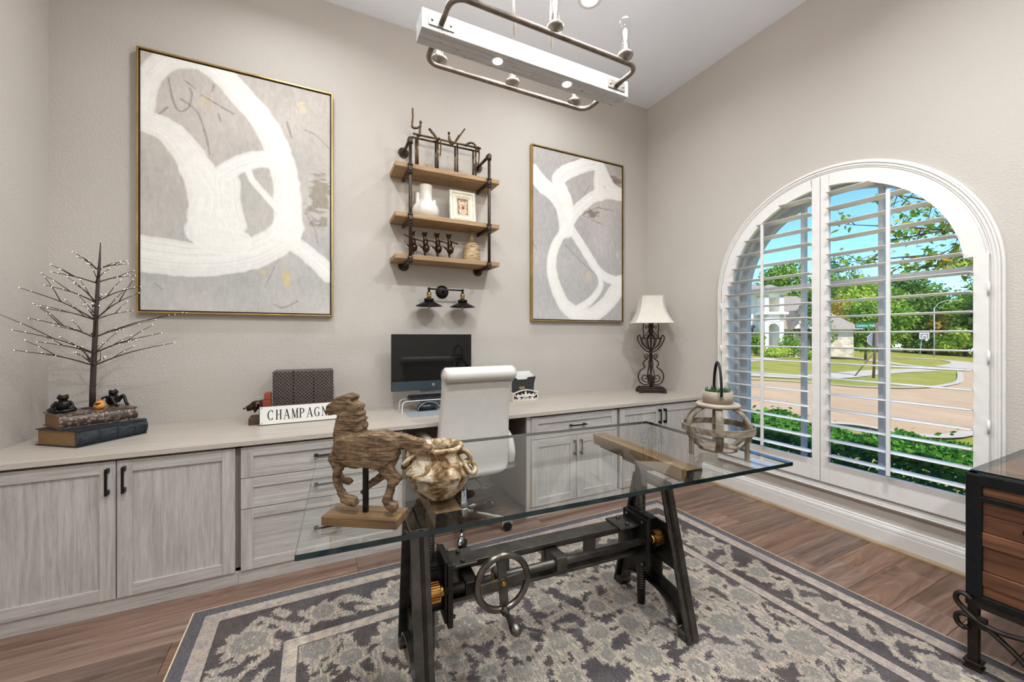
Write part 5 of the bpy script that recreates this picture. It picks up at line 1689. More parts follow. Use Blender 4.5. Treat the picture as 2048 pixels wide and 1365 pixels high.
def build_letter_tray():
    x0, x1, y0, y1 = 1.535, 1.785, 3.09, 3.20
    t = thing('letter_holder', 'cream carved wooden letter holder beside the white chair', 'letter holder', ((x0 + x1) / 2, (y0 + y1) / 2, CT))
    MB().box(x0, x1, y0, y1, CT, CT + 0.012).build('tray_base', 'cream_wood', t, bevel=0.002)
    MB().box(x0, x1, y1 - 0.008, y1, CT + 0.012, CT + 0.10).build('back_board', 'cream_wood', t)
    for x in (x0, x1 - 0.008): MB().box(x, x + 0.008, y0, y1 - 0.008, CT + 0.012, CT + 0.075).build('side', 'cream_wood', t)
    # fretwork front: arched rim, petals and curls
    n = 16
    rim = [(x0 + (x1 - x0) * k / n, CT + 0.070 + 0.030 * math.sin(PI * k / n)) for k in range(n + 1)]
    rim2 = [(a, b - 0.010) for a, b in rim]
    MB().prism(rim + rim2[::-1], y0 - 0.003, y0 + 0.005, 'Y').build('arched_rim', 'cream_wood', t)
    m = MB()
    xc = (x0 + x1) / 2
    def petal(cx, cz, an, L, w):
        d = Vector((math.cos(an), math.sin(an)))
        q = Vector((-d.y, d.x))
        P = []
        for k in range(13):
            u = k / 12.0; P.append(Vector((cx, cz)) + d * L * u + q * w * math.sin(PI * u))
        for k in range(11, 0, -1):
            u = k / 12.0; P.append(Vector((cx, cz)) + d * L * u - q * w * math.sin(PI * u))
        m.prism([tuple(p) for p in P], y0 - 0.001, y0 + 0.004, 'Y')
    for k, an in enumerate((90, 50, 130, 15, 165)): petal(xc, CT + 0.016, math.radians(an), 0.072 if k == 0 else 0.066, 0.012)
    for s in (-1, 1):
        for dx, an in ((0.055, 70), (0.055, 20), (0.085, 100), (0.085, 45), (0.105, 90), (0.03, 60)):
            petal(xc + s * dx, CT + 0.014, math.radians(an if s > 0 else 180 - an), 0.05, 0.0095)
    m.build('fretwork', 'white_ceramic', t)['kind'] = 'stuff'
    f = thing('document_folder', 'dark document folder with a blue corner standing in the letter holder', 'folder', (xc, 3.14, CT + 0.012))
    z0, z1 = CT + 0.0125, CT + 0.205
    xm = xc
    MB().prism([(x0 + 0.012, z0), (x1 - 0.03, z0), (x1 - 0.022, z1 - 0.06), (x1 - 0.004, z1), (xm + 0.045, z1 - 0.004), (xm + 0.03, z1 - 0.022), (xm - 0.06, z1 - 0.022), (xm - 0.075, z1 - 0.006), (x0 + 0.004, z1 - 0.006)], 3.125, 3.131, 'Y').build('cover', 'folder_dark', f)
    MB().prism([(xm + 0.03, z0 + 0.06), (x1 - 0.034, z0 + 0.06), (x1 - 0.03, z0 + 0.105)], 3.1238, 3.1248, 'Y').build('blue_corner', 'folder_blue', f)
    MB().box(xm - 0.045, xm + 0.008, 3.1238, 3.1248, z0 + 0.088, z0 + 0.108).build('tag', 'tag_tan', f)
    for k in range(3):
        o = MB().box(x0 + 0.014 + 0.004 * k, x1 - 0.022 - 0.012 * k, 3.138 + 0.012 * k, 3.143 + 0.012 * k, z0, z1 + 0.020 + 0.014 * k).build('paper_stack', 'paper', None, loc=(xc, 3.14 + 0.012 * k, z0))
        tag(o, ['white paper stack in the letter holder, directly behind the dark folder', 'white paper stack in the letter holder, middle of three sheaves', 'white paper stack in the letter holder, tallest sheaf against its back board'][k], 'paper', 'papers in the letter holder')
build_letter_tray()

def build_lamp():
    t = thing('table_lamp', 'wrought-iron scroll table lamp with a cream bell shade in the window corner', 'lamp', (3.045, 3.0, CT), math.radians(-31))
    def B(m, n, mat, p=None, **k): return m.build(n, mat, p or t, local=True, **k)
    base = B(MB().box(-0.13, 0.13, -0.085, 0.085, 0.018, 0.045), 'base', 'lamp_iron', bevel=0.006)
    B(MB().box(-0.115, 0.115, -0.07, 0.07, 0.044, 0.058), 'base_step', 'lamp_iron', base, bevel=0.004)
    for sx in (-1, 1):
        for sy in (-1, 1): B(MB().box(sx * 0.115 - 0.018, sx * 0.115 + 0.018, sy * 0.07 - 0.018, sy * 0.07 + 0.018, 0.0, 0.024), 'foot', 'lamp_iron', base, bevel=0.004)
    B(MB().lathe([(0.016, 0.055), (0.02, 0.08), (0.011, 0.10), (0.018, 0.14), (0.011, 0.16), (0.0095, 0.30), (0.018, 0.37), (0.013, 0.40), (0.02, 0.42), (0.009, 0.45), (0.008, 0.56), (0.02, 0.59), (0.018, 0.70), (0.02, 0.72), (0.006, 0.73), (0.006, 0.93)], (0, 0, 0), 16), 'stem', 'lamp_iron')
    def spiral(cx, cz, r0, turns, a0, sgn, n=26):
        return [(cx + sgn * (r0 * (1 - 0.8 * k / n)) * math.cos(a0 + turns * 2 * PI * k / n), 0, cz + (r0 * (1 - 0.8 * k / n)) * math.sin(a0 + turns * 2 * PI * k / n)) for k in range(n + 1)]
    def curl(pts, r=0.0062, nm='scroll'):
        for rot in (0, 90):
            R = Matrix.Rotation(math.radians(rot), 3, 'Z')
            B(MB().tube([R @ Vector(p) * (1.0) for p in pts], r, 8), nm, 'lamp_iron')
    for s in (-1, 1):
        # lower heart-shaped scrolls
        low = catmull([(s * 0.012, 0, 0.09), (s * 0.055, 0, 0.075), (s * 0.105, 0, 0.10), (s * 0.125, 0, 0.16), (s * 0.105, 0, 0.215), (s * 0.06, 0, 0.255), (s * 0.075, 0, 0.28), (s * 0.068, 0, 0.31), (s * 0.025, 0, 0.345)], 5)
        curl(low)
        curl(catmull([(s * 0.012, 0, 0.11), (s * 0.04, 0, 0.10)], 3) + [Vector(p) for p in spiral(s * 0.055, 0.145, 0.040, 1.1, -PI / 2, s)], 0.0055)
        curl([Vector(p) for p in spiral(s * 0.042, 0.365, 0.026, 1.3, -PI / 2 - 0.3, s)], 0.005)
        # bowl of the urn
        bowl = catmull([(s * 0.018, 0, 0.405), (s * 0.055, 0, 0.425), (s * 0.098, 0, 0.47), (s * 0.128, 0, 0.525), (s * 0.130, 0, 0.56), (s * 0.112, 0, 0.575), (s * 0.10, 0, 0.55)], 5)
        curl(bowl)
        # upper legs under the shade
        curl(catmull([(s * 0.075, 0, 0.555), (s * 0.070, 0, 0.60), (s * 0.078, 0, 0.645), (s * 0.070, 0, 0.70), (s * 0.074, 0, 0.745)], 5) + [Vector(p) for p in spiral(s * 0.058, 0.785, 0.034, 1.2, -PI / 2 + 0.6, s)], 0.0055)
        curl(catmull([(s * 0.078, 0, 0.55), (s * 0.045, 0, 0.585), (s * 0.015, 0, 0.635)], 5), 0.0045)
        curl([Vector(p) for p in spiral(s * 0.040, 0.660, 0.020, 1.2, -PI / 2, s)], 0.0045)
    B(MB().lathe([(0.100, 0.538), (0.106, 0.538), (0.106, 0.552), (0.100, 0.552), (0.100, 0.538)], (0, 0, 0), 28), 'bowl_rim', 'lamp_iron')
    for k in range(12):
        a = 2 * PI * k / 12 + 0.2
        B(MB().tube(catmull([(0.102 * math.cos(a), 0.102 * math.sin(a), 0.54), (0.082 * math.cos(a), 0.082 * math.sin(a), 0.485), (0.03 * math.cos(a), 0.03 * math.sin(a), 0.435)], 4), 0.0035, 6), 'bowl_rib', 'lamp_iron')
    # shade: square bell with cut corners, hollow
    def ring(h, c, z): return [(-h, -h + c, z), (-h, h - c, z), (-h + c, h, z), (h - c, h, z), (h, h - c, z), (h, -h + c, z), (h - c, -h, z), (-h + c, -h, z)]
    lv = []
    for k in range(11):
        u = k / 10.0
        h = 0.185 - 0.080 * (1 - (1 - u) ** 2.2)
        lv.append((h, 0.035 * (1 - 0.4 * u), 0.695 + 0.270 * u))
    m = MB()
    for off in (0.0, 0.002):
        v = []
        for h, c, z in lv: v += ring(h - off, c, z)
        f = [(i * 8 + k, i * 8 + (k + 1) % 8, (i + 1) * 8 + (k + 1) % 8, (i + 1) * 8 + k) for i in range(10) for k in range(8)]
        m.add(v, f)
    sh = B(m, 'shade', 'lampshade', fixn=False)
    for (h, c, z) in (lv[0], lv[-1]):
        B(MB().tube(ring(h - 0.001, c, z), 0.003, 6, closed=True), 'shade_trim', 'lampshade', sh)
    B(MB().tube([(-0.10, 0, 0.955), (0.10, 0, 0.955)], 0.002, 6), 'harp_bar', 'lamp_iron', sh)
build_lamp()
# ------------------------------------------------------------------ things on the glass desk
DZ = 0.8105 + RUGZ * 0
GT = 0.8105
def build_horse():
    t = thing('horse_sculpture', 'rough carved wooden galloping horse on a rod and block base on the desk', 'sculpture', (0.134, 1.236, GT), math.radians(-33))
    def B(m, n, mat, p=None, **k): return m.build(n, mat, p or t, local=True, **k)
    S = 0.000325
    def P(pts): return [((a - 395) * S, (1218 - b) * S) for a, b in pts]
    body = [(50, 235), (55, 180), (105, 150), (130, 105), (180, 95), (235, 72), (300, 90), (310, 115), (275, 130), (300, 150), (362, 180), (355, 205), (320, 215), (345, 225), (375, 255), (345, 270), (392, 300), (360, 325), (385, 345), (395, 385), (370, 400), (385, 430), (470, 425), (540, 402), (610, 415), (690, 445), (730, 520), (700, 600), (670, 690), (640, 740), (560, 760), (500, 700), (440, 700), (370, 722), (300, 730), (240, 720), (180, 730), (125, 690), (105, 600), (125, 520), (125, 400), (150, 300), (170, 255), (120, 250), (85, 268)]
    tail = [(680, 440), (760, 430), (830, 450), (940, 480), (945, 520), (1000, 525), (1000, 570), (930, 600), (850, 590), (760, 545), (690, 525)]
    hindn = [(560, 730), (660, 680), (700, 745), (755, 785), (740, 830), (700, 870), (680, 920), (660, 990), (668, 1012), (715, 1015), (715, 1080), (690, 1095), (650, 1080), (600, 1030), (588, 990), (620, 900), (640, 820), (590, 785)]
    hindf = [(500, 680), (560, 730), (600, 790), (590, 835), (530, 865), (430, 930), (370, 985), (345, 995), (325, 970), (350, 940), (420, 860), (510, 800), (530, 770)]
    fronta = [(130, 690), (230, 705), (190, 770), (165, 830), (190, 890), (230, 960), (300, 980), (330, 990), (350, 1050), (320, 1068), (250, 1050), (200, 1020), (180, 970), (150, 900), (125, 840)]
    frontb = [(115, 610), (35, 640), (22, 680), (60, 760), (90, 830), (130, 880), (190, 905), (235, 915), (245, 885), (200, 860), (150, 850), (120, 800), (95, 740), (85, 700), (105, 705), (135, 720), (150, 680)]
    m = MB()
    m.prism(P(body), -0.026, 0.026, 'Y')
    m.prism(P([(150, 480), (300, 430), (540, 420), (690, 470), (690, 640), (560, 720), (300, 705), (150, 660)]), -0.034, 0.034, 'Y')
    m.prism(P(tail), -0.017, 0.017, 'Y')
    m.prism(P(hindn), -0.032, -0.006, 'Y'); m.prism(P(hindf), 0.004, 0.030, 'Y')
    m.prism(P(fronta), -0.030, -0.005, 'Y'); m.prism(P(frontb), 0.003, 0.028, 'Y')
    o = B(m, 'horse', 'carved_wood')
    remesh(o, 0.0034, 6, ('CLOUDS', 0.012, 0.006))
    B(MB().box(-0.112, 0.112, -0.044, 0.044, 0.0, 0.027), 'base', 'base_wood', bevel=0.003)
    B(MB().box(-0.0065, 0.0065, -0.006, 0.006, 0.026, 0.172), 'rod', 'black_iron')
build_horse()

def build_pot():
    x, y = 0.378, 1.325
    t = thing('clay_pot', 'crackle-glazed clay pot with loose ring handles standing on the glass desk', 'pot', (x, y, GT))
    def B(m, n, mat, p=None, **k): return m.build(n, mat, p or t, local=True, **k)
    prof = [(0.0, 0.0), (0.046, 0.0), (0.058, 0.006), (0.078, 0.026), (0.096, 0.050), (0.109, 0.076), (0.1125, 0.086), (0.109, 0.093), (0.098, 0.102), (0.083, 0.118), (0.073, 0.134), (0.069, 0.148), (0.071, 0.156), (0.080, 0.162), (0.083, 0.168), (0.080, 0.174), (0.073, 0.175), (0.066, 0.168), (0.061, 0.150), (0.066, 0.13), (0.090, 0.098), (0.095, 0.08), (0.07, 0.03), (0.0, 0.02)]
    pb = B(MB().lathe(prof, (0, 0, 0), 48), 'body', 'pot_clay')
    for an in (-12, 168):
        d = Vector((math.cos(math.radians(an - 26)), math.sin(math.radians(an - 26)), 0))
        u = Vector((-d.y, d.x, 0))
        lug = catmull([d * 0.070 + Vector((0, 0, 0.150)), d * 0.092 + Vector((0, 0, 0.156)), d * 0.108 + Vector((0, 0, 0.142)), d * 0.108 + Vector((0, 0, 0.124)), d * 0.088 + Vector((0, 0, 0.112))], 5)
        lg = B(MB().tube(lug, 0.0085, 10), 'lug', 'pot_clay')
        c = d * 0.111 + Vector((0, 0, 0.111))
        tilt = (d * 0.55 + Vector((0, 0, 0.83))).normalized()
        w = (u * 0.55 + d * 0.35).normalized()
        w2 = Vector((0, 0, -0.45)) + u * 0.75
        a1 = (u * 0.8 + Vector((0, 0, 0.15))).normalized(); a2 = (Vector((0, 0, 0.62)) + d * -0.55).normalized()
        pts = [c + Vector((0, 0, -0.006)) + a1 * (0.026 * math.cos(q)) + a2 * (0.024 * math.sin(q)) for q in [2 * PI * k / 24 for k in range(24)]]
        B(MB().tube(pts, 0.0075, 10, closed=True), 'ring_handle', 'pot_clay')
build_pot()

def build_lantern():
    x, y = 1.672, 1.238
    t = thing('wood_lantern', 'weathered wooden orb lantern with grass on top standing on the glass desk', 'lantern', (x, y, GT), math.radians(12))
    def B(m, n, mat, p=None, **k): return m.build(n, mat, p or t, local=True, **k)
    R, H, cz = 0.148, 0.108, 0.121
    n = 6
    for k in range(n):
        an = 2 * PI * k / n - math.radians(92)
        d = Vector((math.cos(an), math.sin(an), 0)); u = Vector((-d.y, d.x, 0))
        pts = []
        for q in range(15):
            a = math.radians(66 - 132 * q / 14)
            pts.append((R * math.cos(a), cz + H * math.sin(a) * 1.02))
        m = MB()
        v = []
        for (r, z) in pts:
            dr = Vector((math.cos(math.atan2(z - cz, r) ), 0, math.sin(math.atan2(z - cz, r))))
            for off, hw in ((0.0, 0.015), (-0.008, 0.015)):
                for s in (-1, 1):
                    rr = r + off * dr.x; zz = z + off * dr.z
                    v.append(d * rr + u * (s * hw) + Vector((0, 0, zz)))
        f = []
        for i in range(len(pts) - 1):
            a, b = i * 4, (i + 1) * 4
            f += [(a, a + 1, b + 1, b), (a + 2, b + 2, b + 3, a + 3), (a, b, b + 2, a + 2), (a + 1, a + 3, b + 3, b + 1)]
        f += [(0, 2, 3, 1), tuple(len(v) - 4 + q for q in (0, 1, 3, 2))]
        m.add(v, f)
        B(m, 'rib', 'lantern_wood')
        if k % 2 == 0:
            B(MB().cbox(d * 0.128 + Vector((0, 0, 0.055)), (0.009, 0.029, 0.110), Matrix.Rotation(an, 3, 'Z')), 'leg', 'lantern_wood')
    B(MB().lathe([(R + 0.006, cz - 0.014), (R + 0.006, cz + 0.014), (R - 0.001, cz + 0.014), (R - 0.001, cz - 0.014), (R + 0.006, cz - 0.014)], (0, 0, 0), 48, smooth=False), 'equator_band', 'lantern_wood_h')
    B(MB().lathe([(0.0, 0.020), (0.082, 0.020), (0.082, 0.032), (0.0, 0.032)], (0, 0, 0), 36), 'bottom_disc', 'lantern_cap')
    B(MB().lathe([(0.05, 0.214), (0.088, 0.214), (0.094, 0.219), (0.094, 0.226), (0.088, 0.232), (0.05, 0.232)], (0, 0, 0), 40), 'cap_disc', 'lantern_cap')
    B(MB().lathe([(0.063, 0.230), (0.063, 0.286), (0.056, 0.286), (0.056, 0.250), (0.0, 0.250)], (0, 0, 0), 40), 'planter_ring', 'lantern_cap')
    m = MB(); rnd = random.Random(3)
    for k in range(150):
        a = rnd.uniform(0, 2 * PI); r = 0.053 * math.sqrt(rnd.random())
        p = Vector((r * math.cos(a), r * math.sin(a), 0.252)); h = rnd.uniform(0.035, 0.062)
        e = p + Vector((rnd.uniform(-0.014, 0.014), rnd.uniform(-0.014, 0.014), h))
        w = Vector((rnd.uniform(-1, 1), rnd.uniform(-1, 1), 0)).normalized() * 0.0032
        m.add([p - w, p + w, p.lerp(e, 0.6) + w * 0.8, e, p.lerp(e, 0.6) - w * 0.8], [(0, 1, 2, 3, 4)])
    B(m, 'grass', 'grass_dark', fixn=False)['kind'] = 'stuff'
    hp = [(0, -0.066, 0.262), (0, -0.067, 0.30), (0, -0.055, 0.36), (0, -0.028, 0.405), (0, 0, 0.418), (0, 0.028, 0.405), (0, 0.055, 0.36), (0, 0.067, 0.30), (0, 0.066, 0.262)]
    R2 = Matrix.Rotation(math.radians(-52), 3, 'Z')
    h = B(MB().tube([R2 @ p for p in catmull(hp, 5)], 0.0052, 10, flat=1.4), 'bail_handle', 'black_iron')
    for s in (-1, 1): B(MB().cyl(R2 @ Vector((0, s * 0.062, 0.262)), R2 @ Vector((0, s * 0.073, 0.262)), 0.0065, seg=12), 'rivet', 'nickel', h)
    B(MB().cyl((0, 0, 0.214), (0, 0, 0.178), 0.014, seg=16), 'socket', 'black_iron')
    B(MB().lathe([(0.012, 0.180), (0.016, 0.165), (0.028, 0.145), (0.031, 0.128), (0.026, 0.110), (0.012, 0.100), (0.0, 0.098)], (0, 0, 0), 22), 'bulb', 'clear_bulb')
build_lantern()

# ------------------------------------------------------------------ iron-bound trunk on a stand
def build_trunk():
    X0, X1, Y1, Y0, ZT = 2.385, 3.225, 0.645, -0.38, 0.796
    t = thing('trunk_on_stand', 'iron-bound wooden plank trunk on a scrolled iron stand by the window', 'trunk', (2.8, 0.13, RUGZ + 0.0005))
    c = MB().box(X0 + 0.02, X1 - 0.01, Y0 + 0.01, Y1 - 0.01, 0.30, ZT - 0.02).build('chest', 'dark_box_wood', t)
    bands = [(0.712, 0.752, 0.006), (0.638, 0.690, 0.006), (0.568, 0.637, 0.006), (0.513, 0.567, 0.020), (0.413, 0.512, 0.004), (0.354, 0.412, 0.018), (0.312, 0.353, 0.004)]
    for z0, z1, d in bands:
        MB().box(X0 + 0.012 - d * 0.6, X0 + 0.03, Y0 + 0.03, Y1 - 0.03, z0, z1).build('slat', 'trunk_wood', t, bevel=0.003)
    for y in (Y0, Y1):           # ends
        s = 1 if y == Y1 else -1
        for z0, z1, d in bands:
            a, b = sorted((y - s * 0.03, y - s * (0.010 - d * 0.4)))
            MB().box(X0 + 0.03, X1 - 0.02, a, b, z0, z1).build('slat', 'trunk_wood', t, bevel=0.003)
    ir = 'trunk_iron'
    for y0, y1 in ((Y1 - 0.046, Y1), (Y0, Y0 + 0.046)):
        MB().box(X0 - 0.006, X0 + 0.046, y0, y1, 0.30, ZT).build('corner_iron', ir, t, bevel=0.006)
        MB().box(X1 - 0.04, X1 + 0.004, y0, y1, 0.30, ZT).build('corner_iron', ir, t, bevel=0.006)
    for z0, z1 in ((0.752, ZT), (0.690, 0.712), (0.285, 0.312)):
        MB().box(X0 - 0.004, X0 + 0.02, Y0 + 0.02, Y1 - 0.02, z0, z1).build('strap', ir, t, bevel=0.004)
        MB().box(X0 + 0.02, X1 - 0.02, Y1 - 0.02, Y1 + 0.003, z0, z1).build('strap', ir, t, bevel=0.004)
    # plank lid and glass sheet
    lid = MB().box(X0, X1, Y0, Y1, ZT - 0.022, ZT - 0.008).build('lid', 'dark_box_wood', t)
    k = 0
    x = X0 + 0.04
    while x < X1 - 0.05:
        MB().box(x, x + 0.098, Y0 + 0.03, Y1 - 0.03, ZT - 0.010, ZT + 0.001).build('lid_board', 'trunk_wood', lid, bevel=0.002)
        x += 0.1
    for a in ((X0 - 0.004, X0 + 0.04, Y0, Y1), (X0, X1, Y1 - 0.032, Y1 + 0.002), (X0, X1, Y0 - 0.002, Y0 + 0.032)):
        MB().box(a[0], a[1], a[2], a[3], ZT - 0.006, ZT + 0.0015).build('rim_iron', ir, lid, bevel=0.003)
    g = MB().box(X0 + 0.022, X1 - 0.01, Y0 + 0.01, Y1 - 0.008, ZT + 0.0025, ZT + 0.0105).build('glass_sheet', 'desk_glass', t)
    g.data.materials.append(M['glass_edge'])
    for p in g.data.polygons: p.material_index = 0 if abs(p.normal.z) > 0.5 else 1
    # oval handle plate
    m = MB().lathe([(0.0, 0.0), (0.062, 0.0), (0.062, 0.004), (0.048, 0.010), (0.0, 0.012)], (0, 0, 0), 32, sy=0.62)
    m.v = [(X0 - 0.001 - p[2], 0.435 + p[0], 0.612 + p[1]) for p in m.v]
    hp = m.build('handle_plate', ir, t)
    MB().tube(catmull([(X0 - 0.01, 0.47, 0.615), (X0 - 0.03, 0.455, 0.600), (X0 - 0.032, 0.435, 0.595), (X0 - 0.03, 0.415, 0.600), (X0 - 0.01, 0.40, 0.615)], 5), 0.005, 8).build('ring_pull', ir, hp)
    # stand
    lg = 'trunk_leg'
    zb = RUGZ + 0.0005
    fr = MB().box(X0 - 0.004, X0 + 0.03, Y0, Y1, 0.262, 0.286).box(X1 - 0.03, X1, Y0, Y1, 0.262, 0.286).box(X0, X1, Y1 - 0.03, Y1, 0.262, 0.286).box(X0, X1, Y0, Y0 + 0.03, 0.262, 0.286).build('stand_frame', lg, t)
    for y in (Y1 - 0.020, Y0 + 0.020):
        for x in (X0 + 0.014, X1 - 0.018):
            l = MB().box(x - 0.015, x + 0.015, y - 0.015, y + 0.015, zb, 0.285).build('stand_leg', lg, t, bevel=0.002)
            MB().box(x - 0.026, x + 0.026, y - 0.026, y + 0.026, zb, zb + 0.010).box(x - 0.021, x + 0.021, y - 0.021, y + 0.021, zb + 0.010, zb + 0.022).box(x - 0.026, x + 0.026, y - 0.026, y + 0.026, zb + 0.022, zb + 0.032).build('foot', lg, l, bevel=0.002)
    # scrolls on the long side facing the room
    xs = X0 - 0.012
    def scroll(pts, r=0.009, flat=1.5): MB().tube([(xs, a, b) for a, b in [tuple(q)[:2] for q in catmull([(a, b, 0) for a, b in pts], 5)]], r, 8, flat=flat).build('scroll', lg, t)
    for s, yy in ((1, Y1), (-1, Y0)):
        f = lambda a: yy + s * a
        scroll([(f(-0.018), 0.288), (f(-0.002), 0.302), (f(0.018), 0.296), (f(0.024), 0.270), (f(0.006), 0.245), (f(-0.04), 0.212), (f(-0.10), 0.205), (f(-0.17), 0.222), (f(-0.20), 0.235)])
        scroll([(f(-0.20), 0.235), (f(-0.22), 0.205), (f(-0.27), 0.190), (f(-0.36), 0.195)])
        scroll([(f(-0.012), 0.175), (f(0.002), 0.165), (f(0.020), 0.178), (f(0.022), 0.205), (f(0.0), 0.220), (f(-0.04), 0.212), (f(-0.09), 0.180), (f(-0.14), 0.140), (f(-0.175), 0.100)])
        scroll([(f(-0.175), 0.100), (f(-0.215), 0.125), (f(-0.28), 0.130), (f(-0.36), 0.120)])
        MB().box(xs - 0.010, xs + 0.012, min(f(-0.062), f(-0.036)), max(f(-0.062), f(-0.036)), 0.188, 0.232).build('collar', lg, t, bevel=0.002)
build_trunk()

# ------------------------------------------------------------------ linear chandelier
def build_chandelier():
    x0, x1, y0, y1, z0, z1 = 0.374, 1.416, 1.547, 1.645, 2.553, 2.632
    xc, yc = (x0 + x1) / 2, (y0 + y1) / 2
    t = thing('linear_chandelier', 'linear chandelier of a whitewashed beam with bronze pipe rails and filament bulbs', 'chandelier', (xc, yc, ZC))
    bm_ = MB().box(x0, x1, y0, y1, z0, z1).build('beam', 'chandelier_wood', t, bevel=0.0025)
    e = MB()
    for x in (x0 - 0.0006, x1 + 0.0006):
        pass
    for x in (0.718, 1.080):
        MB().lathe([(0.0, -0.0015), (0.021, -0.0015), (0.021, 0.001), (0.0, 0.001)], (x, yc, z0), 28).build('downlight', 'lamp_disc', bm_)
    zp = 2.592
    for s, yf in ((-1, y0), (1, y1)):
        yr = yf + s * 0.150
        pts = [(0.452, yf, zp), (0.452, yf + s * 0.09, zp)] + [(0.452 + 0.055 * (1 - math.cos(a)), yf + s * (0.095 + 0.055 * math.sin(a)), zp) for a in [PI / 2 * k / 6 for k in range(1, 7)]]
        pts += [(1.340 - 0.055 * (1 - math.sin(a)), yf + s * (0.095 + 0.055 * math.cos(a)), zp) for a in [PI / 2 * k / 6 for k in range(0, 7)]] + [(1.340, yf + s * 0.09, zp), (1.340, yf, zp)]
        r = MB().tube(pts, 0.0115, 12).build('pipe_rail', 'brushed_pipe', t)
        for x in (0.452, 1.340):
            pl = MB().box(x - 0.052, x + 0.052, *sorted((yf, yf + s * 0.004)), zp - 0.021, zp + 0.021).build('mounting_plate', 'nickel', t, bevel=0.001)
            for sx in (-1, 1): MB().ball((x + sx * 0.038, yf + s * 0.005, zp), (0.005, 0.003, 0.005)).build('bolt', 'nickel', pl)
        for x in (0.515, 0.888, 1.262):
            yb = yf + s * 0.150
            so = MB().lathe([(0.006, 0.004), (0.010, 0.012), (0.032, 0.022), (0.036, 0.030), (0.033, 0.038), (0.016, 0.040), (0.016, 0.078), (0.0, 0.078)], (x, yb, zp), 24).build('lamp_socket', 'nickel', t)
            b = MB().lathe([(0.012, 0.076), (0.0145, 0.09), (0.020, 0.115), (0.0245, 0.145), (0.026, 0.165), (0.023, 0.185), (0.013, 0.198), (0.0, 0.201)], (x, yb, zp), 22).build('bulb', 'clear_bulb', t)
            MB().lathe([(0.0, 0.082), (0.005, 0.084), (0.008, 0.115), (0.009, 0.135), (0.006, 0.15), (0.0, 0.155)], (x, yb, zp), 14).build('filament', 'filament', b)
            ld = bpy.data.lights.new('bulb_light', 'POINT'); ld.energy = BULB_W; ld.shadow_soft_size = 0.03; ld.color = (1.0, 0.96, 0.92)
            lo = bpy.data.objects.new('bulb_light', ld); COL.objects.link(lo); lo.parent = t
            lo.location = (x - xc, yb - yc, zp + 0.235 - ZC)
    for x in (0.797, 0.990):
        MB().cyl((x, yc, z1), (x, yc, ZC - 0.022), 0.0045, seg=10).build('hanging_rod', 'nickel', t)
    MB().box(xc - 0.16, xc + 0.16, yc - 0.06, yc + 0.06, ZC - 0.024, ZC - 0.0005).build('ceiling_canopy', 'brushed_pipe', t, bevel=0.004)
BULB_W = 7.5
build_chandelier()
# ------------------------------------------------------------------ the street outside
def gz(X, Y): return -0.641 - 0.0331 * X + 0.0563 * Y

def leafmat(name, c0, c1, scale=3.0, c2=None):
    t = newmat(name)
    g = t.n('NewGeometry')
    r = g.outputs['Random Per Island']
    stops = [(0.0, lin(c0)), (1.0, lin(c1))] if c2 is None else [(0.0, lin(c0)), (0.75, lin(c1)), (0.92, lin(c2))]
    col = t.ramp(r, stops)
    col = t.mix(t.noise(t.worldco(), scale, 2), col, lin(c0), 'MULTIPLY') if False else col
    d = t.n('BsdfDiffuse'); tr = t.n('BsdfTranslucent'); mx = t.n('MixShader')
    t.l(col, d.inputs[0]); t.l(col, tr.inputs[0])
    mx.inputs[0].default_value = 0.35
    t.l(d.outputs[0], mx.inputs[1]); t.l(tr.outputs[0], mx.inputs[2])
    return t.finish(mx.outputs[0])
leafmat('leaf_mid', '#658c34', '#a9c65c')
leafmat('leaf_bright', '#9cbb3c', '#d3de6e')
leafmat('leaf_dark', '#4a6e34', '#84a452')
leafmat('leaf_gold', '#ad963c', '#d6b456')
leafmat('leaf_blue', '#5a7f52', '#8fae74')
leafmat('leaf_hedge', '#3f8038', '#78b552')
leafmat('leaf_near', '#6f9f34', '#bcd65c', c2='#d8a84c')
plain('bark', '#6a5645', 0.9, var=0.15)

def lawn_mat():
    t = newmat('lawn')
    co = t.worldco()
    n1 = t.noise(co, 0.5, 4); n2 = t.noise(co, 22, 4, 0.7)
    f = t.math('ADD', t.math('MULTIPLY', n1, 0.5), t.math('MULTIPLY', n2, 0.5))
    col = t.ramp(f, [(0.35, lin('#7f8a36')), (0.5, lin('#a19d48')), (0.65, lin('#b5a85a'))])
    return t.finish(t.bsdf(col, 0.95, 0, 0.1, t.bump(n2, 0.6, 0.03)))
lawn_mat()
def concrete(name, c0, c1, s=1.0):
    t = newmat(name)
    co = t.worldco()
    f = t.math('ADD', t.math('MULTIPLY', t.noise(co, 0.8 * s, 4), 0.6), t.math('MULTIPLY', t.noise(co, 30, 3), 0.4))
    return t.finish(t.bsdf(t.ramp(f, [(0.35, lin(c0)), (0.65, lin(c1))]), 0.9, 0, 0.2))
concrete('street_concrete', '#bf9f78', '#cfb08a')
concrete('walk_concrete', '#c2b49d', '#d3c6b1')
plain('stucco', '#e3dcc8', 0.9, var=0.03, nscale=2)
plain('stucco_white', '#efeae0', 0.9, var=0.02, nscale=2)
def stone_wall():
    t = newmat('stone_veneer')
    v = t.voronoi(t.coords('Object', (1, 1, 1.8)), 2.2, out='Color')
    sp = t.n('SeparateColor'); t.l(v, sp.inputs[0])
    col = t.ramp(sp.outputs[0], [(0, lin('#b9a890')), (0.5, lin('#d2c4ae')), (1, lin('#e2d8c6'))])
    return t.finish(t.bsdf(col, 0.9, 0, 0.2))
stone_wall()
plain('shingle', '#a2978a', 0.95, var=0.12, nscale=9)
plain('dark_glass', '#3a4046', 0.2)
plain('sign_green', '#1f7350', 0.5, var=0.02)
plain('sign_white', '#f2f2f0', 0.5)
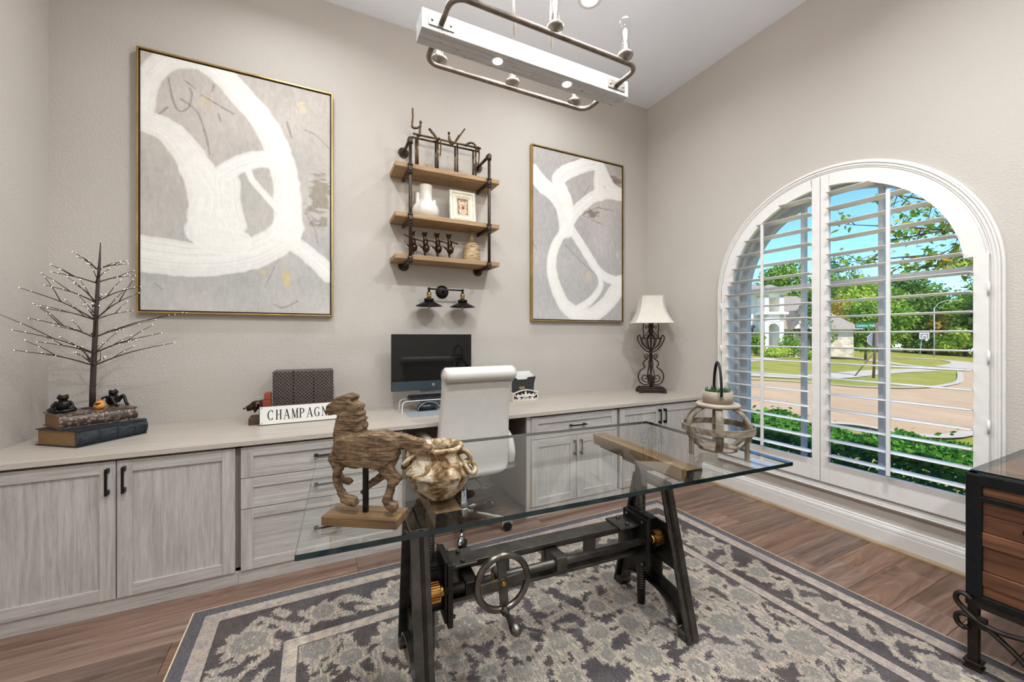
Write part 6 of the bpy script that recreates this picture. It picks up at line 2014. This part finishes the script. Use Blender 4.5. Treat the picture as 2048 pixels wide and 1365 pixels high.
plain('sign_back', '#8f8a92', 0.5)
plain('pole_wood', '#7a6048', 0.8, var=0.15)
plain('pole_grey', '#b9b9b6', 0.5)

def ground_poly(name, pts, dz, mat):
    m = MB()
    n = len(pts)
    v = [(x, y, gz(x, y) + dz) for x, y in pts] + [(x, y, gz(x, y) - 0.05) for x, y in pts]
    m.add(v, [tuple(range(n))] + [(i, (i + 1) % n, n + (i + 1) % n, n + i) for i in range(n)])
    o = m.build(name, mat)
    return structure(o)
def ribbon(name, pts, w, dz, mat):
    P = [Vector(p) for p in catmull([(a, b, 0) for a, b in pts], 6)]
    L, R = [], []
    for i, p in enumerate(P):
        d = (P[min(i + 1, len(P) - 1)] - P[max(i - 1, 0)]).normalized(); nn = Vector((-d.y, d.x, 0)) * w / 2
        L.append(p + nn); R.append(p - nn)
    m = MB(); n = len(P)
    v = [(q.x, q.y, gz(q.x, q.y) + dz) for q in L] + [(q.x, q.y, gz(q.x, q.y) + dz) for q in R]
    m.add(v, [(i, i + 1, n + i + 1, n + i) for i in range(n - 1)])
    return structure(m.build(name, mat))

lawn = structure(MB().add([(3.56, -60, gz(3.56, -60)), (260, -60, gz(260, -60)), (260, 160, gz(260, 160)), (3.56, 160, gz(3.56, 160))], [(0, 1, 2, 3)]).build('lawn', 'lawn'))
far = [(4.0, 17.0), (11.0, 13.7), (17.1, 11.27), (19.6, 9.95), (21.0, 8.6), (25.0, 8.0), (30, 8.5), (35.1, 9.7), (44, 12.2), (52, 13.5), (51, 11.0), (44, 7.5), (42, 2.0), (46, -8.0)]
near = [(30, -9.0), (20, 0.5), (15.5, 2.8), (13.7, 3.45), (12.2, 3.55), (11.4, 3.9), (11.2, 4.8), (10.0, 5.4), (9.0, 5.9), (4.0, 8.4)]
ground_poly('street', far + near, 0.012, 'street_concrete')
ribbon('curb', far[:9], 0.28, 0.06, 'walk_concrete')
ribbon('curb_near', near[1:], 0.28, 0.06, 'walk_concrete')
ribbon('sidewalk', [(16.0, 14.3), (21.35, 11.75), (25.07, 11.72), (29.66, 12.41), (36.47, 13.25), (43.08, 13.55)], 1.5, 0.03, 'walk_concrete')
ribbon('path', [(56, 30), (54.8, 25.63), (54.6, 22.85), (49.66, 18.41), (47.85, 15.37), (50.5, 13.5)], 2.2, 0.035, 'walk_concrete')
ribbon('park_path', [(51.13, 14.63), (63, 17.0), (71.27, 19.53), (76.64, 22.63), (72.82, 24.88), (72.4, 28)], 2.4, 0.04, 'walk_concrete')
ribbon('front_walk', [(24, 18.6), (29.5, 19.49), (39.21, 22.54), (47.46, 23.28), (56, 24)], 1.4, 0.03, 'walk_concrete')

# foliage made of many small leaf quads
def leaf_cloud(rs, blobs, n, size, up=0.25, flat=False):
    """quads near the surface of a set of ellipsoids (centre, radii)"""
    vol = np.array([b[1][0] * b[1][1] + b[1][0] * b[1][2] for b in blobs]); vol = vol / vol.sum()
    idx = rs.choice(len(blobs), n, p=vol)
    C = np.array([b[0] for b in blobs])[idx]; R = np.array([b[1] for b in blobs])[idx]
    d = rs.normal(size=(n, 3)); d /= np.linalg.norm(d, axis=1)[:, None]
    P = C + d * R * (rs.uniform(0.62, 1.05, (n, 1)))
    N = d + rs.normal(size=(n, 3)) * 0.7 + np.array([0, 0, up]); N /= np.linalg.norm(N, axis=1)[:, None]
    A = np.cross(N, rs.normal(size=(n, 3))); A /= np.linalg.norm(A, axis=1)[:, None] + 1e-9
    B = np.cross(N, A)
    s = size * rs.uniform(0.6, 1.3, (n, 1))
    V = np.stack([P - A * s * 0.5, P + B * s * 0.32, P + A * s * 0.5, P - B * s * 0.32], 1).reshape(-1, 3)
    F = np.arange(4 * n).reshape(n, 4)
    return V, F
def cloud_obj(name, V, F, mat, parent=None, loc=None):
    me = bpy.data.meshes.new(name)
    L = parent_world(parent) if parent is not None else Vector(loc)
    me.from_pydata((V - np.array(L)).tolist(), [], F.tolist()); me.update()
    me.materials.append(M[mat])
    o = bpy.data.objects.new(name, me); COL.objects.link(o)
    if parent is not None: o.parent = parent
    else: o.location = loc
    return o

def tree(name, label, x, y, height, r, mat, n, size, seed, trunk_h=0.3, cat='tree', group=None, conic=False):
    rs = np.random.RandomState(seed)
    z0 = gz(x, y)
    t = thing(name, label, cat, (x, y, z0), group=group)
    blobs = []
    k = 11
    for i in range(k):
        u = rs.uniform(trunk_h, 0.92)
        w = r * (0.55 + 0.45 * math.sin(PI * min(1, (u - trunk_h) / (1 - trunk_h) * 0.9 + 0.15)))
        if conic: w = r * (1.05 - u) * 1.1
        a = rs.uniform(0, 2 * PI); q = w * rs.uniform(0.1, 0.6)
        rr = r * rs.uniform(0.34, 0.52)
        blobs.append(((x + q * math.cos(a), y + q * math.sin(a), z0 + height * u), (rr, rr, rr * 0.8)))
    blobs.append(((x, y, z0 + height * (trunk_h + 1) / 2), (r * 0.75, r * 0.75, height * (1 - trunk_h) * 0.42)))
    V, F = leaf_cloud(rs, blobs, n, size)
    cloud_obj('foliage', V, F, mat, t)
    m = MB().tube([(x, y, z0 - 0.05), (x + 0.02 * height, y, z0 + height * 0.4), (x, y, z0 + height * 0.75)], [height * 0.022, height * 0.016, height * 0.006], 8)
    m.build('trunk', 'bark', t)
    return t
G = 'trees in the woods beyond the lawn'
for k, (x, y, hh, r, mt, lab) in enumerate([
    (97.3, 46.8, 17, 6.5, 'leaf_mid', 'mid green woodland tree nearest the garage wing of the stucco house'),
    (106, 48.0, 22, 6.0, 'leaf_blue', 'tall pale blue-green woodland tree beyond the lawn'),
    (96, 41.8, 14, 6.0, 'leaf_bright', 'bright yellow-green woodland tree straight behind the young staked tree'),
    (105.4, 42.8, 16, 6.5, 'leaf_bright', 'taller bright yellow-green woodland tree behind the green street-name plate'),
    (102.3, 38.7, 13, 5.5, 'leaf_mid', 'mid green woodland tree straight behind the stop sign back'),
    (112.5, 39.2, 16, 6.5, 'leaf_dark', 'dark green woodland tree between the stop sign and the basketball hoop'),
    (123, 39.6, 17, 7.0, 'leaf_mid', 'mid green woodland tree straight behind the basketball hoop'),
    (114, 34.0, 8.5, 3.6, 'leaf_gold', 'golden autumn tree beside the street lamp across the park'),
    (120, 35.5, 15, 6.0, 'leaf_dark', 'dark green woodland tree behind the golden autumn tree'),
    (112, 32.2, 5.5, 3.0, 'leaf_bright', 'low bright green bush at the foot of the woods'),
    (116.7, 31.6, 13, 5.5, 'leaf_mid', 'mid green woodland tree beside the low bright green bush'),
    (131, 33.3, 19, 7.5, 'leaf_mid', 'tallest mid green woodland tree, behind the one beside the low bright bush'),
    (115, 26.7, 14, 6.0, 'leaf_dark', 'dark green woodland tree at the open park end of the woods'),
    (118, 44.0, 18, 7.0, 'leaf_dark', 'dark green woodland tree deep in the woods behind the stop sign'),
    (132, 42.0, 18, 8.0, 'leaf_dark', 'dark green woodland tree deep in the woods behind the basketball hoop'),
    (128, 28.0, 17, 8.0, 'leaf_mid', 'mid green woodland tree deep in the woods at the open park end'),
    (92, 46.5, 12, 5.0, 'leaf_dark', 'dark green woodland tree beside the garage wing of the stucco house')]):
    tree('woodland_tree', lab, x, y, hh, r, mt, 3200, 0.75, 40 + k, 0.10, group=G)
tree('young_street_tree', 'young staked tree on the lawn left of the street-name sign', 51.7, 21.15, 6.2, 2.6, 'leaf_mid', 2600, 0.35, 71, 0.22)
tree('lawn_tree', 'orange-tinged tree with pale trunk on the far lawn behind the young staked tree', 62, 28.4, 8.0, 3.4, 'leaf_gold', 1200, 0.42, 72, 0.3)
tree('pine_tree', 'round-topped pine rising over the roof of the stucco house', 63.6, 36.3, 13.2, 4.2, 'leaf_mid', 3600, 0.5, 73, 0.62)
tree('pine_tree', 'dark pine behind the hip roof of the stucco house', 75, 47.5, 12.5, 4.5, 'leaf_mid', 2200, 0.55, 74, 0.55)
tree('small_shade_tree', 'leafy tree in front of the garage side of the stucco house', 44.5, 22.6, 5.4, 2.3, 'leaf_dark', 2200, 0.28, 75, 0.35)

# the house across the street: built in its own frame, front facing us
def build_house():
    th = math.atan(395 / 800.0)
    ex = Vector((math.cos(th), -math.sin(th), 0)); ey = Vector((math.sin(th), math.cos(th), 0))
    # origin: foot of the facade, 40 m into the view at the left jamb
    O = ey * 40 + ex * (40 * (1491 - 1024) / 800.0)
    O.z = -0.75
    t = thing('stucco_house', 'two-storey cream stucco house with white entry tower across the street', 'house', tuple(O), -th)
    def B(m, n, mat, p=None, **k): return m.build(n, mat, p or t, local=True, **k)
    # local: x right along the facade, y away from us, z up   (1 px = 5 cm)
    w = B(MB().box(-7.0, 3.2, 0.6, 9, 0, 6.6), 'main_block', 'stucco')
    B(MB().box(-7.0, 1.6, 0.52, 0.62, 0, 3.3), 'stone_base', 'stone_veneer', w)
    def hip(x0, x1, y0, y1, z0, h, ov=0.45, ridge=0.35):
        a, b, c, d = x0 - ov, x1 + ov, y0 - ov, y1 + ov
        ym = (c + d) / 2; L = (b - a) * ridge / 2; xm = (a + b) / 2
        v = [(a, c, z0), (b, c, z0), (b, d, z0), (a, d, z0), (xm - L, ym, z0 + h), (xm + L, ym, z0 + h), (a, c, z0 - 0.22), (b, c, z0 - 0.22), (b, d, z0 - 0.22), (a, d, z0 - 0.22)]
        return MB().add(v, [(0, 1, 5, 4), (1, 2, 5), (2, 3, 4, 5), (3, 0, 4), (6, 7, 1, 0), (7, 8, 2, 1), (8, 9, 3, 2), (9, 6, 0, 3), (6, 9, 8, 7)])
    B(hip(-7.0, 3.2, 0.6, 9, 6.75, 1.9), 'hip_roof', 'shingle')
    # white entry tower
    tw = B(MB().box(1.55, 1.95, -0.6, 0.6, 0, 6.2).box(3.0, 3.45, -0.6, 0.6, 0, 6.2).box(1.55, 3.45, -0.6, 0.6, 3.55, 4.35).box(1.55, 3.45, -0.6, 0.6, 5.95, 6.35).box(1.3, 3.75, -0.85, 0.8, 4.25, 4.5).box(1.3, 3.75, -0.85, 0.8, 6.3, 6.55), 'entry_tower', 'stucco_white')
    ar = [(1.95, 3.56)] + [(2.475 - 0.525 * math.cos(a), 2.85 + 0.525 * math.sin(a)) for a in [PI * k / 12 for k in range(13)]] + [(3.0, 3.56)]
    B(MB().prism(ar, -0.55, 0.4, 'Y'), 'entry_arch', 'stucco_white', tw)
    B(hip(1.4, 3.6, -0.7, 1.2, 6.6, 0.7, 0.3, 0.1), 'tower_roof', 'shingle', tw)
    wd = B(MB().box(0.35, 1.05, 0.44, 0.54, 1.6, 2.9), 'window', 'dark_glass')
    B(MB().box(0.2, 1.2, 0.42, 0.54, 2.9, 3.2), 'lintel', 'pole_wood', wd)
    for (a, b, c, d) in ((-2.2, -1.2, 1.5, 3.0), (-2.2, -1.2, 4.4, 5.8), (-4.6, -3.4, 1.5, 3.0), (-4.6, -3.4, 4.4, 5.8)):
        B(MB().box(a, b, 0.44, 0.56, c, d), 'window', 'dark_glass')
    # lower wing with a big roof
    B(MB().box(3.2, 11.5, 0.8, 9, 0, 2.85), 'garage_wing', 'stone_veneer')
    v = [(3.1, 0.2, 2.8), (12.1, 0.2, 2.8), (12.1, 9.6, 2.8), (3.1, 9.6, 2.8), (3.1, 4.9, 6.6), (8.6, 4.9, 6.6)]
    B(MB().add(v, [(0, 1, 5, 4), (1, 2, 5), (2, 3, 4, 5), (3, 0, 4), (0, 3, 2, 1)]), 'wing_roof', 'shingle')
    gd = [(4.6, 2.85), (6.9, 2.85), (5.75, 4.5)]
    B(MB().prism(gd, -0.4, 3.0, 'Y'), 'gable', 'stucco_white')
    B(MB().add([(4.3, -0.6, 2.75), (5.75, -0.6, 4.75), (5.75, 3.4, 4.75), (4.3, 3.4, 2.75)], [(0, 1, 2, 3)]).add([(7.2, -0.6, 2.75), (5.75, -0.6, 4.75), (5.75, 3.4, 4.75), (7.2, 3.4, 2.75)], [(0, 1, 2, 3)]), 'gable_roof', 'shingle')['kind'] = 'stuff'
    B(MB().box(4.45, 5.35, 0.72, 0.86, 0.3, 2.4), 'garage_door', 'dark_glass')
    B(MB().box(3.75, 4.35, 0.70, 0.86, 0.2, 2.5), 'pilaster', 'stucco_white')
    def bush(label, x, y, r, hgt, mat, seed, nm='shrub'):
        p = O + ex * x + ey * y
        z = gz(p.x, p.y)
        rs = np.random.RandomState(seed)
        bl = [((p.x + rs.uniform(-.5, .5) * r, p.y + rs.uniform(-.5, .5) * r, z + hgt * rs.uniform(0.3, 0.65)), (r * 0.6, r * 0.6, hgt * 0.38)) for _ in range(6)]
        V, F = leaf_cloud(rs, bl, 1100, 0.22)
        o = cloud_obj(nm, V, F, mat, None, (p.x, p.y, z)); tag(o, label, 'shrub', 'shrubs before the stucco house')
    bush('bright green shrub by the entry tower of the stucco house', 3.2, -1.5, 1.5, 2.3, 'leaf_mid', 81)
    bush('tall green shrub by the stone wall of the stucco house', 0.5, -1.2, 0.9, 2.6, 'leaf_mid', 82)
    bush('low clipped shrub at the lawn edge below the entry tower', 4.8, -3.0, 1.4, 1.0, 'leaf_bright', 83)
    bush('low clipped shrub at the lawn edge below the stone wall', 0.9, -3.0, 1.4, 1.1, 'leaf_bright', 84)
build_house()

def build_street_sign():
    th = math.atan(395 / 800.0)
    x, y = 27.5, 10.79
    z = gz(x, y)
    t = thing('street_sign', 'leaning wooden sign post with green Lantana Valley plate and stop sign back', 'road sign', (x, y, z), -th - 0.2)
    def B(m, n, mat, p=None, **k): return m.build(n, mat, p or t, local=True, **k)
    B(MB().tube([(-0.12, 0, -0.05), (0.02, 0, 3.05)], 0.065, 10), 'post', 'pole_wood')
    o8 = [(0.02 + 0.40 * math.cos(PI / 8 + PI / 4 * k), 2.12 + 0.40 * math.sin(PI / 8 + PI / 4 * k)) for k in range(8)]
    B(MB().prism(o8, 0.07, 0.085, 'Y'), 'stop_sign_back', 'sign_back')
    o9 = [(0.02 + 0.415 * math.cos(PI / 8 + PI / 4 * k), 2.12 + 0.415 * math.sin(PI / 8 + PI / 4 * k)) for k in range(8)]
    B(MB().ringprism(o9, o8, 0.068, 0.088, 'Y'), 'stop_sign_edge', 'sign_white')
    pl = B(MB().box(-0.98, 0.22, -0.02, 0.02, 2.74, 3.02), 'name_plate', 'sign_green')
    mt = Matrix.Translation((-0.43, -0.022, 2.878)) @ Matrix.Rotation(PI / 2, 4, 'X')
    text_mesh('lettering', 'Lantana Valley', 0.175, 0.002, 'sign_white', pl, mt)
    text_mesh('lettering', 'PL', 0.07, 0.002, 'sign_white', pl, Matrix.Translation((0.15, -0.022, 2.83)) @ Matrix.Rotation(PI / 2, 4, 'X'))
    B(MB().tube([(-0.9, 0.3, -0.02), (-0.12, 0.02, 1.35)], 0.03, 8), 'brace', 'pole_wood')
build_street_sign()

def build_hoop():
    th = math.atan(395 / 800.0)
    x, y = 96.3, 31.0; z = gz(x, y)
    t = thing('basketball_hoop', 'white-framed basketball hoop on a post across the park', 'basketball hoop', (x, y, z), -th)
    def B(m, n, mat, p=None, **k): return m.build(n, mat, p or t, local=True, **k)
    B(MB().cyl((0, 0.8, 0), (0, 0.5, 3.2), 0.09, seg=8), 'post', 'pole_grey')
    bd = [(-0.85, 2.95), (0.85, 2.95), (0.85, 4.05), (-0.85, 4.05)]
    bi = [(-0.74, 3.06), (0.74, 3.06), (0.74, 3.94), (-0.74, 3.94)]
    bk = B(MB().ringprism(bd, bi, 0.0, 0.05, 'Y'), 'backboard_edge', 'sign_white')
    B(MB().prism(bi, 0.02, 0.03, 'Y'), 'backboard', 'sign_back', bk)
    a = [(-0.34, 3.1), (0.34, 3.1), (0.34, 3.65), (-0.34, 3.65)]; b = [(-0.24, 3.1), (0.24, 3.1), (0.24, 3.55), (-0.24, 3.55)]
    B(MB().ringprism(a, b, -0.01, 0.02, 'Y'), 'target_square', 'sign_white', bk)
    pts = [(0.24 * math.cos(q), -0.3 + 0.24 * math.sin(q), 3.05) for q in [2 * PI * k / 16 for k in range(16)]]
    B(MB().tube(pts, 0.025, 6, closed=True), 'rim', 'orange_red')
    B(MB().lathe([(0.24, 3.03), (0.17, 2.75), (0.13, 2.55)], (0, -0.3, 0), 14), 'net', 'sign_white')
build_hoop()

def build_street_lamp():
    x, y = 98.0, 30.3; z = gz(x, y)
    t = thing('street_lamp', 'tall pale street lamp with curved arm beside the basketball hoop', 'street lamp', (x, y, z))
    MB().cyl((x, y, z), (x, y, z + 8.6), 0.12, 0.08, 8).build('pole', 'pole_grey', t)
    MB().tube(catmull([(x, y, z + 8.4), (x + 0.5, y - 0.4, z + 9.3), (x + 1.6, y - 1.1, z + 9.8), (x + 2.4, y - 1.6, z + 9.85)], 5), 0.055, 8).build('arm', 'pole_grey', t)
    MB().ball((x + 2.7, y - 1.8, z + 9.8), (0.45, 0.3, 0.12)).build('lamp_head', 'pole_grey', t)
build_street_lamp()

# hedge under the window
def build_hedge():
    rs = np.random.RandomState(9)
    x0, x1, y0, y1 = 3.95, 4.75, -0.6, 5.2
    zt = 0.44
    t = thing('clipped_hedge', 'leafy green hedge growing just outside the arched window', 'hedge', (4.35, 2.2, gz(4.35, 2.2)))
    n = 60000
    P = np.stack([rs.uniform(x0, x1, n), rs.uniform(y0, y1, n), rs.uniform(-0.55, zt, n)], 1)
    # push leaves to the outside of the hedge
    k = rs.rand(n)
    top = k < 0.42; fr = (k >= 0.42) & (k < 0.80)
    bumps = 0.05 * np.sin(P[:, 1] * 5.3) + 0.035 * np.sin(P[:, 1] * 13 + P[:, 0] * 9)
    P[top, 2] = zt + bumps[top] - np.abs(rs.normal(0, 0.035, top.sum()))
    P[fr, 0] = x0 + 0.04 * np.sin(P[fr, 1] * 8 + P[fr, 2] * 9) + np.abs(rs.normal(0, 0.04, fr.sum()))
    sp = rs.rand(n) < 0.012; P[sp & top, 2] += rs.uniform(0.02, 0.12, (sp & top).sum())
    N = rs.normal(size=(n, 3)) * 0.8 + np.array([-0.3, 0, 0.7]); N /= np.linalg.norm(N, axis=1)[:, None]
    A = np.cross(N, rs.normal(size=(n, 3))); A /= np.linalg.norm(A, axis=1)[:, None]
    B_ = np.cross(N, A); s = 0.046 * rs.uniform(0.7, 1.3, (n, 1))
    V = np.stack([P - A * s * 0.55, P + B_ * s * 0.34, P + A * s * 0.55, P - B_ * s * 0.34], 1).reshape(-1, 3)
    cloud_obj('foliage', V, np.arange(4 * n).reshape(n, 4), 'leaf_hedge', t)['kind'] = 'stuff'
    m = MB()
    rnd = random.Random(2)
    for k in range(28):
        y = y0 + (y1 - y0) * (k + 0.5) / 28; x = rnd.uniform(4.2, 4.5)
        MB().tube([(x, y, gz(x, y) - 0.03), (x + rnd.uniform(-.1, .1), y + rnd.uniform(-.1, .1), 0.2)], [0.014, 0.008], 6).build('stem', 'bark', t)
build_hedge()

# near tree whose boughs hang into the view
def build_near_tree():
    rs = np.random.RandomState(21); rnd = random.Random(8)
    x, y = 8.6, 1.0
    z = gz(x, y)
    t = thing('front_yard_tree', 'leafy front-yard tree whose boughs hang across the upper window', 'tree', (x, y, z))
    MB().tube(catmull([(x, y, z - 0.05), (x + 0.05, y - 0.02, z + 1.2), (x, y, z + 2.4), (x - 0.1, y + 0.1, z + 3.4), (x - 0.2, y + 0.2, z + 4.6)], 5), [0.11 - 0.0035 * k for k in range(21)], 10).build('trunk', 'bark', t)
    S = Vector((x, y, z + 2.6))
    # hand-placed boughs: start height and end point
    ends = [(5.95, 2.64, 2.75), (6.30, 2.45, 3.15), (6.45, 2.39, 2.55), (6.00, 2.62, 2.28), (6.85, 2.2, 2.95), (7.2, 2.0, 2.70), (6.9, 2.15, 2.35), (7.3, 1.95, 2.15), (7.35, 1.9, 3.1), (6.6, 2.35, 2.15), (7.9, 1.6, 2.5), (7.8, 1.5, 3.3), (8.4, 2.2, 3.4), (9.5, 0.4, 3.2), (8.0, 0.2, 3.4), (9.2, 1.7, 3.8), (8.2, 1.0, 4.4)]
    leaves = []
    for e in ends:
        E_ = Vector(e); s = Vector((x - 0.05, y + 0.05, min(E_.z - 0.1, z + rnd.uniform(2.6, 3.6))))
        mid = s.lerp(E_, 0.55) + Vector((rnd.uniform(-.1, .1), rnd.uniform(-.1, .1), 0.18))
        pts = catmull([s, mid, E_], 8)
        b = MB().tube(pts, [0.026 - 0.0014 * k for k in range(len(pts))], 6)
        tw = []
        for q in range(17):
            f = rnd.uniform(0.35, 1.0); p = pts[int(f * (len(pts) - 1))]
            d = Vector((rnd.uniform(-1, 1), rnd.uniform(-1, 1), rnd.uniform(-0.7, 0.8))).normalized() * rnd.uniform(0.14, 0.34)
            b.tube([p, p + d * 0.5 + Vector((0, 0, 0.02)), p + d], [0.006, 0.004, 0.002], 5)
            for _ in range(11): leaves.append(p + d * rnd.uniform(0.2, 1.1) + Vector((rnd.gauss(0, .04), rnd.gauss(0, .04), rnd.gauss(0, .04))))
        for _ in range(10): leaves.append(E_ + Vector((rnd.gauss(0, .06), rnd.gauss(0, .06), rnd.gauss(0, .05))))
        b.build('bough', 'bark', t)
    # one leaf mesh: pointed blade folded along its rib
    L = 0.085
    lv = [(0, 0, 0), (0.3 * L, 0.24 * L, 0.03 * L), (0.65 * L, 0.20 * L, 0.02 * L), (L, 0, -0.06 * L), (0.65 * L, -0.20 * L, 0.02 * L), (0.3 * L, -0.24 * L, 0.03 * L), (0.5 * L, 0, -0.03 * L)]
    lf = [(0, 1, 6), (1, 2, 6), (2, 3, 6), (3, 4, 6), (4, 5, 6), (5, 0, 6)]
    t2 = leafmat('leaf_near_single', '#6f9f34', '#bcd65c', c2='#d8a84c')
    nt = M['leaf_near_single'].node_tree
    oi = nt.nodes.new('ShaderNodeObjectInfo')
    rp = [n for n in nt.nodes if n.bl_idname == 'ShaderNodeValToRGB'][0]
    nt.links.new(oi.outputs['Random'], rp.inputs[0])
    me = bpy.data.meshes.new('leaf'); me.from_pydata(lv, [], lf); me.update(); me.materials.append(M['leaf_near_single'])
    cam_p = Vector((0, 0, 1.35))
    def seen(p):        # the ones that show largest through the arch
        f = 3.29 / p.x if p.x > 3.3 else 0
        yy, zz = p.y * f, 1.35 + (p.z - 1.35) * f
        return 0.86 < yy < 1.66 and zz < 2.42
    leaves.sort(key=lambda p: (not seen(p), p.length))
    V = []; F = []
    for k, p in enumerate(leaves):
        ro = Matrix.Rotation(rnd.uniform(0, 2 * PI), 4, 'Z') @ Matrix.Rotation(rnd.uniform(-0.3, 1.1), 4, 'Y') @ Matrix.Rotation(rnd.uniform(-0.8, 0.8), 4, 'X')
        sc_ = rnd.uniform(0.7, 1.25)
        if k < 295:
            o = bpy.data.objects.new('leaf', me); COL.objects.link(o); o.parent = t
            o.location = p - Vector(t.location); o.rotation_euler = ro.to_euler(); o.scale = (sc_,) * 3
        else:
            o0 = len(V)
            for q in lv: V.append(tuple(p + (ro @ (Vector(q) * sc_))))
            F += [tuple(i + o0 for i in f) for f in lf]
    m = MB(); m.v = V; m.f = F; m.s = [False] * len(F)
    o = m.build('foliage', 'leaf_near', t, fixn=False); o['kind'] = 'stuff'
build_near_tree()
